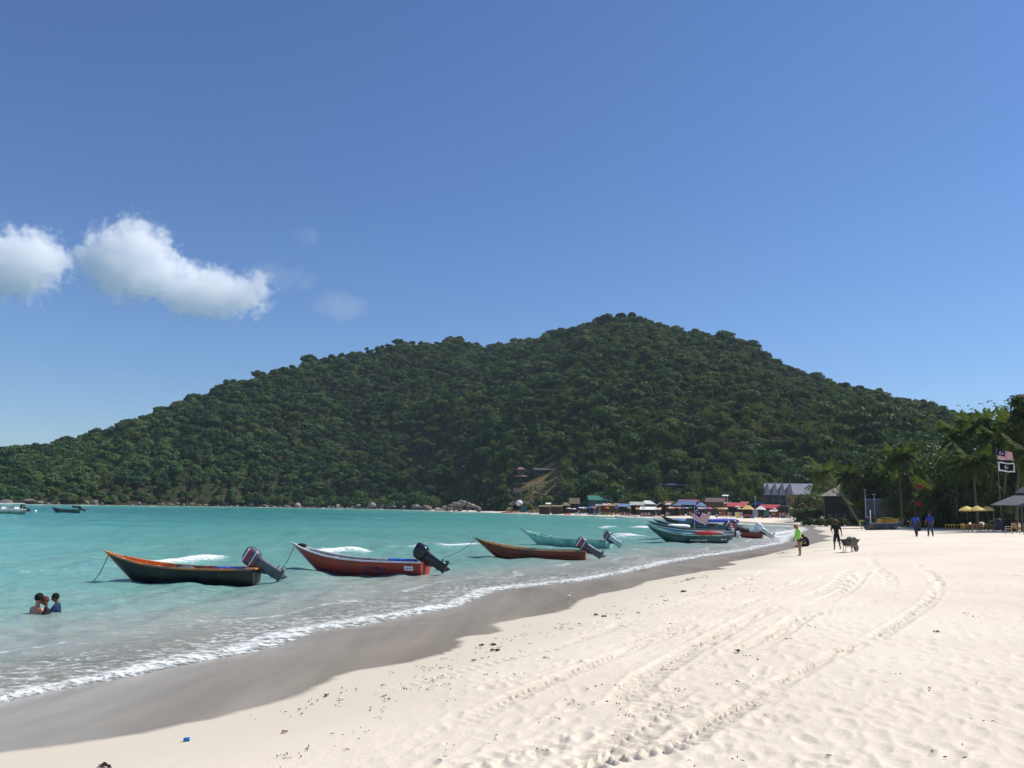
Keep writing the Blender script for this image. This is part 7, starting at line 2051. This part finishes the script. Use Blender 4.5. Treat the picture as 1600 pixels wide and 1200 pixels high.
# ---- buildings up the slope
def frame_building():
    D = 424; c = 860; base = at_d(c, 754, D); W = 50 / FPX * D; h = 18.5 / FPX * D / 3
    g = col_at(c, D); rt = root('hillside_frame_building', (g.x, D, base.z - .5), R(-4), 'long three storey building of bare dark frames above the grassy clearing', 'building')
    for k in range(4): MB().box((0, 0, .5 + k * h), (W, 8, .28)).build('floor_slab', CONC, rt)
    for k in range(9):
        for y in (-3.8, 3.8): MB().box((-W / 2 + .3 + k * (W - .6) / 8, y, .5 + 1.5 * h), (.3, .3, 3 * h)).build('column', CONC, rt)
    for k in range(3): MB().box((0, 2.6, .5 + (k + .5) * h), (W - 1, .2, h - .35)).build('wall', W_TEAL, rt)
    for k in range(3): MB().box((0, -3.95, .9 + k * h), (W, .05, .06)).build('railing', CONC, rt)
    roof_mb(W, 8, .75 + 3 * h, 1.6 + 3 * h, 'gable', .4, .1).build('roof', ROOF_DG, rt)
    MB().box((0, 0, -2.5), (W * .9, 7, 5.6)).build('foundation', W_DARK, rt)
frame_building()
def pagoda():
    D = 420; base = at_d(813, 766, D); g = col_at(813, D); rt = root('tiered_house', (g.x, D, base.z), R(10), 'narrow tiered brown house with stacked roofs left of the bare frame building', 'house')
    z = 0; 
    for k, (w, h) in enumerate(((7.5, 3.2), (5.6, 3.4), (3.6, 3.2))):
        MB().box((0, 0, z + h / 2 - .6), (w * .78, w * .7, h + 1.2)).build('storey', W_BRN if k != 1 else W_DARK, rt)
        roof_mb(w, w * .85, z + h, z + h + 1.3, 'hip', .5, .12).build('roof', [THATCH_D, ROOF_BRN, ROOF_BRN][k], rt)
        f = MB().box((0, -w * .36, z + h * .5), (w * .3, .1, 1.3)).build('window', OPEN, rt)
        z += h + .5
    MB().box((0, 0, -3), (6, 5, 5)).build('foundation', W_DARK, rt)
pagoda()
def slope_roof(px0, px1, D, ey, ry, m, label, rz=0.0, style='gable'):
    c = (px0 + px1) / 2; W = (px1 - px0) / FPX * D; b = at_d(c, ey, D); t = at_d(c, ry, D)
    g = col_at(c, D); z_ = b.z - 3.2
    rt = root('hillside_hut', (g.x, D, z_), rz, label, 'hut', 'huts on the hillside')
    roof_mb(W, W * .55, 3.2, 3.2 + (t.z - b.z), style, .5, .15).build('roof', m, rt)
    MB().box((0, 0, .3), (W * .85, W * .5, 5.7)).build('wall', W_DARK, rt)
    for k in range(3): MB().box((-W * .3 + k * W * .3, -W * .25 - .05, 2.0), (1.2, .1, 1.3)).build('window', OPEN, rt)
slope_roof(632, 652, 540, 757, 741, THATCH_D, 'large dark thatched lodge roof at the left of the lodge cluster', R(25))
slope_roof(650, 670, 536, 754, 739, THATCH_D, 'middle dark lodge roof of the cluster among the trees', R(-12))
slope_roof(666, 686, 534, 760, 745, ROOF_BRN, 'brownish lodge roof at the right of the lodge cluster', R(20))
slope_roof(646, 664, 528, 766, 755, THATCH_D, 'low dark lodge roof below the lodge cluster', R(5))
slope_roof(684, 698, 545, 742, 735, ROOF_BRN, 'small brown roof higher up right of the lodge cluster', R(-8))
slope_roof(720, 762, 474, 779, 768, THATCH_D, 'long low dark longhouse just above the pale boulders', R(2))
slope_roof(722, 729, 500, 729, 726, ROOF_WHT, 'tiny bright white roof alone on the slope', 0, 'pyramid')
slope_roof(822, 836, 412, 764, 757, ROOF_BRN, 'brown kiosk roof below the tiered house', R(5))
slope_roof(804, 822, 410, 770, 763, THATCH_D, 'dark roof below the tiered house', R(-5))
slope_roof(1032, 1056, 352, 757.5, 755, ROOF_WHT, 'long pale roof among the trees above the crowded parasols', 0)
slope_roof(1060, 1102, 354, 759, 756, ROOF_GREY, 'long grey roof right of the pale one among the trees', 0)
g_ = at_d(829, 757, 408); rt_ = root('white_pergola', (g_.x, 408, g_.z - 3.4), 0, 'white frame pergola on the grassy clearing', 'pergola')
for sx in (-1.1, 1.1):
    for sy in (-1, 1): MB().box((sx, sy, .7), (.22, .22, 5)).build('post', ROOF_WHT, rt_)
MB().box((0, 0, 3.2), (2.8, 2.4, .22)).build('beam', ROOF_WHT, rt_)
# grassy clearing: tussocks as one uncountable mass on golden turf
def clearing():
    g = np.random.default_rng(8); n = 5200
    D_ = g.uniform(384, 412, n); px_ = g.uniform(796, 884, n)
    X = (px_ - 800) / FPX * D_; Y = D_
    s = shore_sd(X, Y); Z = land_z(X, Y, s)
    m = leaf_mat('dry_grass', (0.12, 0.10, 0.03), (0.20, 0.16, 0.05), (0.30, 0.20, 0.075), nscale=0.09, trans=0.15, rand=0.0)
    C = np.stack([X, Y, Z + .35], -1); Nn = g.normal(size=(n, 3)) * [.5, .3, .3] + [0.1, -.55, .6]; Nn /= np.linalg.norm(Nn, axis=1)[:, None]
    V, F = leaf_quads(C, Nn, g.uniform(.5, 1.15, n), g, .8)
    tag(link(np_mesh('dry_grass', V, F, m), 'dry_grass'), 'golden dry grass covering the sloping clearing', kind='stuff')
clearing()

# ================================================================== BOULDERS
ROCK = mat('granite', (0.17, 0.145, 0.13), 0.9, 0.15, var=0.3, scale=0.9, bump=0.8, wear=(0.10, 0.085, 0.08), wear_amt=0.6)
ROCK_P = mat('pale_granite', (0.28, 0.245, 0.205), 0.9, 0.15, var=0.25, scale=0.9, bump=0.8, wear=(0.22, 0.18, 0.15), wear_amt=0.5)
ROCK_D = mat('wet_dark_granite', (0.085, 0.08, 0.085), 0.6, 0.3, var=0.3, scale=0.9, bump=0.8)
def rock_mesh(seed, m):
    g = random.Random(seed); bm = bmesh.new(); bmesh.ops.create_icosphere(bm, subdivisions=3, radius=1.0)
    ax = [(Vector((g.gauss(0, 1), g.gauss(0, 1), g.gauss(0, 1))).normalized(), g.uniform(.6, .95)) for _ in range(9)]
    for v in bm.verts:
        d = v.co.normalized(); r = 1.0
        for a, lim in ax:
            q = d.dot(a)
            if q > 0.2: r = min(r, lim / q)
        r *= 1 + .04 * math.sin(d.x * 7 + seed) * math.sin(d.y * 6) * math.sin(d.z * 8)
        v.co = d * r
    me = bpy.data.meshes.new('boulder'); bm.to_mesh(me); bm.free(); me.materials.append(m)
    me.polygons.foreach_set('use_smooth', [True] * len(me.polygons)); return me
RK = {m.name: [rock_mesh(i + k * 10, m) for i in range(4)] for k, m in enumerate((ROCK, ROCK_P, ROCK_D))}
WL = [(x, 3.0 * FPX / max(1.0, y - (787.6 - 0.0 + 0.018 * (x - 800) + 4.0))) for x, y in SHORE_PX if False]
def shore_D(px):
    """distance of the far waterline in this column"""
    xs = [p[0] for p in SHORE_PX[-19:]][::-1]; ys = [p[1] for p in SHORE_PX[-19:]][::-1]
    return at_z(px, float(np.interp(px, xs, ys)), 0.0).y
def boulder(px, off, wpx, hpx, m, label, group, k, lift=0.0, D=None):
    D = (shore_D(px) if D is None else D) + off; g = col_at(px, D); s = 1 / FPX * D
    z = max(-0.3, g.z) if D is None else g.z
    o = link(RK[m.name][k % 4], 'boulder'); o.location = (g.x, g.y, max(g.z, -.4) + hpx * s * .25 + lift)
    o.scale = (wpx * s * .50, wpx * s * .45, hpx * s * .52); o.rotation_euler = (0.2 * (k % 3), 0.15 * (k % 2), k * 1.7)
    return tag(o, label, 'boulder', group)
rg = random.Random(12)
big = [(8, 3, 22, 9, ROCK), (26, 4, 26, 11, ROCK), (43, 4, 24, 9, ROCK), (62, 3, 14, 6, ROCK), (75, 2, 10, 4, ROCK_D), (88, 2, 10, 4, ROCK_D), (104, 2, 9, 4, ROCK_D), (134, 3, 10, 6, ROCK), (149, 3, 12, 7, ROCK), (160, 3, 9, 5, ROCK),
       (392, 2, 11, 8, ROCK_P), (413, 2, 8, 6, ROCK), (464, 2, 13, 10, ROCK_P), (446, 2, 9, 5, ROCK), (527, 3, 13, 8, ROCK_P), (515, 2, 8, 5, ROCK), (560, 3, 16, 9, ROCK_P), (551, 2, 9, 5, ROCK),
       (581, 4, 18, 13, ROCK_P), (595, 5, 16, 12, ROCK), (612, 4, 20, 12, ROCK), (632, 4, 15, 9, ROCK), (650, 4, 19, 11, ROCK_P), (668, 4, 22, 10, ROCK), (684, 4, 14, 6, ROCK_P)]
names_b = {0: 'at the far left end of the shore', 1: 'on the shore beyond the orange-red boat', 2: 'in the row of big boulders left of the far beach'}
desc_ = ['rounded', 'broad', 'humped', 'low flat', 'blocky', 'squat', 'tall', 'smooth']
cnt_ = {}
for i, (x, off, w, h, m) in enumerate(big):
    z = 0 if x < 200 else (1 if x < 540 else 2)
    tone = {'granite': 'brown-grey', 'pale_granite': 'pale grey', 'wet_dark_granite': 'dark wet'}[m.name]
    boulder(x, off, w, h, m, '%s %s boulder %s' % (desc_[(i * 3) % 8], tone, names_b[z]), 'boulders %s' % names_b[z], i)
for i in range(90):      # the broken line of small rocks along the waterline
    x = rg.uniform(210, 570) if i > 8 else rg.uniform(60, 210)
    m = rg.choice([ROCK, ROCK_P, ROCK_D, ROCK])
    tone = {'granite': 'brown-grey', 'pale_granite': 'pale', 'wet_dark_granite': 'dark wet'}[m.name]
    zz = 'beyond the middle of the black hulled boat' if x < 320 else 'beyond the outboard of the black hulled boat' if x < 430 else 'beyond the bow of the orange-red boat' if x < 500 else 'beyond the middle of the orange-red boat'
    if x < 210: zz = 'right of the left end headland'
    w_, h_ = rg.uniform(3.5, 8), rg.uniform(2, 4.5); sh_ = 'low flat' if w_ / h_ > 2.3 else ('upright' if w_ / h_ < 1.4 else ('broader' if w_ > 6 else 'small'))
    boulder(x, rg.uniform(0, 4), w_, h_, m, '%s %s rock at the waterline %s' % (sh_, tone, zz), 'small rocks along the waterline', i)
for i in range(46):      # the pale heap and the grey rocks under the plants right of it
    if i < 26:
        x = rg.uniform(693, 750); q = 1 - abs(x - 722) / 40; off = rg.uniform(3, 12); lift = rg.uniform(0, 4.5) * q; lab = ('pale' if i % 2 else 'tan') + ' %s boulder in the heap left of the kayaks' % desc_[i % 8]; m = ROCK_P if i % 3 else ROCK; grp = 'pale boulder heap at the end of the far beach'
    else:
        x = rg.uniform(742, 798); off = rg.uniform(24, 34); lift = rg.uniform(0.0, 3.0); lab = '%s grey boulder on the bank above the kayaks' % desc_[i % 8]; m = ROCK_P if i % 2 else ROCK_D; grp = 'grey boulders on the bank above the kayaks'
    boulder(x, off, rg.uniform(6, 13) * (1 if i < 26 else .6), rg.uniform(4, 8) * (1 if i < 26 else .6), m, lab, grp, i, lift)

# ================================================================== LITTER ON THE SAND
WEED = mat('dry_seaweed', (0.045, 0.032, 0.022), 0.95, 0.1, var=0.4, scale=30)
def litter():
    g = np.random.default_rng(9); VV, FF = [], []; n = 0
    P = []
    lines = [[(380, 1200), (520, 1165), (600, 1098), (660, 1062), (730, 1020), (800, 1004), (900, 978), (960, 958), (1040, 938), (1120, 920), (1180, 906)], [(430, 1130), (510, 1092), (640, 1054), (760, 1008), (870, 985), (960, 960)], [(600, 1100), (760, 1060), (900, 1010), (1050, 965)],
             [(1140, 872), (1200, 866), (1240, 862)], [(1060, 910), (1110, 900)], [(700, 1190), (850, 1130), (1000, 1060)], [(860, 1190), (1010, 1120), (1130, 1060), (1300, 980)]]
    for L, k, sp in zip(lines, (90, 30, 26, 60, 24, 16, 14), (14, 10, 18, 2.2, 3, 26, 30)):
        L = np.array(L, float)
        for _ in range(k):
            t = g.uniform(0, len(L) - 1); i = int(t); q = L[i] * (1 - (t - i)) + L[min(i + 1, len(L) - 1)] * (t - i)
            P.append((q[0] + g.normal(0, sp * 1.4), q[1] + g.normal(0, sp * .45)))
    for _ in range(34): P.append((g.uniform(500, 1600), g.uniform(900, 1200)))
    for px, py in P:
        if py > 1215: continue
        c = at_ground(px, py, 5)
        if float(land_z(np.array([c.x]), np.array([c.y]))[0]) < 0.42: continue
        for _ in range(g.integers(1, 5)):
            rs = 0.55 + 0.02 * c.y; L_ = g.uniform(.012, .05) * rs * (1.6 if g.random() < .12 else 1); a = g.uniform(0, 6.28); w = g.uniform(.0025, .007) * rs
            o = Vector((g.normal(0, .05), g.normal(0, .05), 0)); m = MB(); d = Vector((math.cos(a), math.sin(a), 0)); e = Vector((-d.y, d.x, 0))
            m.tube([c + o + Vector((0, 0, .014)), c + o + d * L_ * .5 + e * L_ * .2 + Vector((0, 0, .014 + g.uniform(0, .015))), c + o + d * L_ + Vector((0, 0, .012))], [w, w * 1.2, w * .4], 4)
            VV.append(np.array(m.v)); FF += [tuple(i + n for i in f) for f in m.f]; n += len(m.v)
    me = bpy.data.meshes.new('beach_litter'); me.from_pydata(np.concatenate(VV).tolist(), [], FF); me.materials.append(WEED); me.update()
    tag(link(me, 'beach_litter'), 'scattered bits of dry seaweed, twigs and leaves along the tide line', kind='stuff')
litter()
def clump(px, py, s, m, label, name='seaweed_clump', cat='seaweed', k=0):
    c = at_ground(px, py); s *= 0.75; rt = root(name, c, k, label, cat, None)
    g = random.Random(k + int(px)); b = MB()
    for _ in range(8): b.ell((g.uniform(-s, s), g.uniform(-s, s) * .5, .02), (s * g.uniform(.2, .5), s * g.uniform(.15, .3), s * g.uniform(.1, .3)), 7, 5)
    b.build('heap', m, rt, True)
    for j in range(3):
        a = g.uniform(0, 6.28); MB().tube([(0, 0, .015), (math.cos(a) * s, math.sin(a) * s, .02), (math.cos(a) * s * 1.5, math.sin(a) * s * 1.3, .01)], [.006, .005, .003], 5).build('strand', m, rt, True)
clump(1067, 925, .13, WEED, 'largest dark clump of seaweed, on the smooth sand below the maroon boat', k=1)
clump(931, 961, .09, mat('grey_green_husk', (.10, .13, .08), .9), 'grey-green lump on the sand near the wet edge', k=2)
clump(944, 964, .08, WEED, 'dark lump just right of the grey-green one', k=3)
clump(752, 1009, .07, WEED, 'left of two dark driftwood bits below the wet tongue', k=4); clump(771, 1008, .08, WEED, 'right of two dark driftwood bits below the wet tongue', k=5)
clump(775, 1017, .10, WEED, 'dark weed tangle under the two driftwood bits', k=6); clump(741, 1033, .05, WEED, 'small dark lump left of the weed tangle', k=7)
clump(510, 1088, .055, WEED, 'dark scrap beside the wet edge at lower left', k=8); clump(534, 1094, .05, mat('white_shell', (.7, .68, .62), .5), 'small white shell right of the dark scrap', 'seashell', 'shell', k=9)
clump(445, 1145, .04, mat('brown_leaf', (.22, .12, .04), .8), 'curled brown leaf low on the smooth sand', 'dry_leaf', 'leaf', k=10)
clump(1154, 1019, .07, WEED, 'dark scrap near the tyre tracks', k=11); clump(165, 1199, .07, WEED, 'dark scrap at the bottom edge of the sand', k=12); clump(1462, 988, .07, WEED, 'dark scrap on the open sand at right', k=13)
c = at_ground(291, 1158); bb = root('plastic_cup', c, 0.4, 'bright blue plastic cup lying on the smooth sand', 'cup', None, 0.6)
BL = mat('bright_blue_plastic', (0.02, 0.18, 0.48), 0.35)
MB().loft([[Vector((x_, r_ * math.cos(a), .03 + r_ * math.sin(a))) for a in [2 * math.pi * k / 12 for k in range(12)]] for x_, r_ in ((-.045, .024), (-.04, .028), (.04, .034), (.05, .036), (.05, .030), (-.03, .024))]).build('cup', BL, bb, True)
c = at_z(888.5, 934, .28); bb = root('egret', at_ground(888.5, 936), 0.3, 'small white shore bird standing on the wet sand', 'bird', None, 0.75)
EG = mat('white_feathers', (.8, .8, .78), .8)
m = skin_mesh('body', {'b': (Vector((0, 0, .13)), .035), 'c': (Vector((.05, 0, .15)), .028), 'n1': (Vector((.075, 0, .19)), .013), 'n2': (Vector((.06, 0, .23)), .011), 'h': (Vector((.085, 0, .255)), .016), 'bk': (Vector((.13, 0, .25)), .004), 't': (Vector((-.08, 0, .11)), .012)}, [('b', 'c'), ('c', 'n1'), ('n1', 'n2'), ('n2', 'h'), ('h', 'bk'), ('b', 't')], EG, 1)
link(m, 'body', bb)
for sy in (-.015, .015): MB().tube([(0, sy, .11), (-.01, sy, .055), (0, sy, 0), (.03, sy, 0)], .004, 4).build('leg', RUBBER, bb)

# ================================================================== CLOUDS AND AIR
def cloud(name, lumps, D, dens, label, noise_amt=1.9, cut=0.26, nscale=1.0):
    """a bank of vapour: one closed box whose density follows overlapping puffs roughened by noise"""
    P = [(at_d(x, y, D + dz), r * D / FPX * 1.42) for x, y, r, dz in lumps]
    lo = Vector((min(p.x - r for p, r in P), min(p.y - r for p, r in P), min(p.z - r for p, r in P)))
    hi = Vector((max(p.x + r for p, r in P), max(p.y + r for p, r in P), max(p.z + r for p, r in P)))
    m, t, o = new_mat('cloud_vapour'); L = t.links.new
    geo = N(t, 'ShaderNodeNewGeometry'); pos = geo.outputs['Position']
    # warp the position a little so the puffs lose their roundness
    wn = N(t, 'ShaderNodeTexNoise', inputs={'Scale': 0.011 * nscale, 'Detail': 2.0}); L(pos, wn.inputs['Vector'])
    ws = N(t, 'ShaderNodeVectorMath', operation='MULTIPLY_ADD'); L(wn.outputs['Color'], ws.inputs[0]); ws.inputs[1].default_value = (70, 70, 70); L(pos, ws.inputs[2])
    w2 = N(t, 'ShaderNodeVectorMath', operation='SUBTRACT'); L(ws.outputs[0], w2.inputs[0]); w2.inputs[1].default_value = (35, 35, 35)
    acc = None
    for p, r in P:
        d = N(t, 'ShaderNodeVectorMath', operation='DISTANCE'); L(w2.outputs[0], d.inputs[0]); d.inputs[1].default_value = p
        q = N(t, 'ShaderNodeMapRange', interpolation_type='SMOOTHSTEP', inputs={'From Min': 0.0, 'From Max': r, 'To Min': 1.0, 'To Max': 0.0}); L(d.outputs['Value'], q.inputs['Value'])
        if acc is None: acc = q.outputs[0]
        else:
            a = N(t, 'ShaderNodeMath', operation='ADD'); L(acc, a.inputs[0]); L(q.outputs[0], a.inputs[1]); acc = a.outputs[0]
    nz = N(t, 'ShaderNodeTexNoise', inputs={'Scale': 0.024 * nscale, 'Detail': 8.0, 'Roughness': 0.68}); L(pos, nz.inputs['Vector'])
    na = N(t, 'ShaderNodeMath', operation='MULTIPLY_ADD', inputs={1: noise_amt * 2.2, 2: -noise_amt * 1.1 - cut}); L(nz.outputs[0], na.inputs[0])
    # no noise where there is no puff at all
    s2 = N(t, 'ShaderNodeMath', operation='MINIMUM', inputs={1: 1.2}); L(acc, s2.inputs[0])
    a2 = N(t, 'ShaderNodeMath', operation='ADD'); L(s2.outputs[0], a2.inputs[0]); L(na.outputs[0], a2.inputs[1])
    dn = N(t, 'ShaderNodeMapRange', interpolation_type='SMOOTHSTEP', inputs={'From Min': 0.0, 'From Max': 0.55, 'To Min': 0.0, 'To Max': dens}); L(a2.outputs[0], dn.inputs['Value'])
    gate = N(t, 'ShaderNodeMapRange', inputs={'From Min': 0.0, 'From Max': 0.10}); L(acc, gate.inputs['Value'])
    mm = N(t, 'ShaderNodeMath', operation='MULTIPLY'); L(dn.outputs[0], mm.inputs[0]); L(gate.outputs[0], mm.inputs[1])
    v = N(t, 'ShaderNodeVolumePrincipled', inputs={'Color': (1, 1, 1, 1), 'Anisotropy': 0.0}); L(mm.outputs[0], v.inputs['Density'])
    L(v.outputs[0], o.inputs['Volume'])
    c = (lo + hi) / 2
    ob = MB().box((0, 0, 0), hi - lo).build(name, m, None, False, c)
    tag(ob, label, kind='structure')
    return ob

CLOUDS = [
    ('cloud', [(172, 392, 42, 0), (215, 376, 40, 20), (243, 392, 36, -10), (165, 428, 38, 10), (205, 432, 48, -20), (252, 432, 42, 0), (292, 446, 38, 20), (328, 452, 40, -10), (362, 462, 36, 10),
               (392, 458, 36, 0), (322, 474, 28, 0), (285, 470, 26, 0), (138, 404, 22, 0)], 2600, 0.017, 'large white cumulus cloud with a trailing lower lobe over the hill'),
    ('cloud', [(-30, 405, 46, 0), (20, 402, 46, 0), (58, 396, 40, 10), (84, 414, 32, 0), (0, 436, 40, 0), (45, 434, 40, -10), (-50, 430, 44, 0)], 2650, 0.017, 'smaller white cumulus cloud cut by the left edge of the view'),
]
WISPS = [('cloud_wisp', [(512, 474, 24, 0), (538, 482, 28, 0), (560, 484, 20, 0)], 2700, 0.0022, 'faint small wisp of cloud right of the large cloud'),
         ('cloud_wisp', [(415, 430, 26, 0), (445, 437, 24, 0), (478, 436, 22, 0)], 2700, 0.0013, 'very faint streak of cloud beside the large cloud'),
         ('cloud_wisp', [(484, 369, 22, 0)], 2700, 0.0012, 'tiny faint puff of cloud high above the large cloud')]
for a in CLOUDS: cloud(*a)
for a in WISPS: cloud(*a, noise_amt=1.1, cut=0.25)
scene.cycles.volume_step_rate = 1.0
scene.cycles.volume_max_steps = 256

hm_, ht_, ho_ = new_mat('haze_air')
pv = N(hm_.node_tree, 'ShaderNodeVolumePrincipled', inputs={'Color': (0.80, 0.90, 1.0, 1), 'Density': HAZE, 'Anisotropy': 0.15})
ht_.links.new(pv.outputs[0], ho_.inputs['Volume'])
hz_ = MB().box((0, 0, 0), (2600, 2400, 196)).build('haze', hm_, None, False, (0, 1000, 93))
tag(hz_, 'thin sea haze over the bay', kind='stuff')

bpy.data.scenes.remove(TMP)
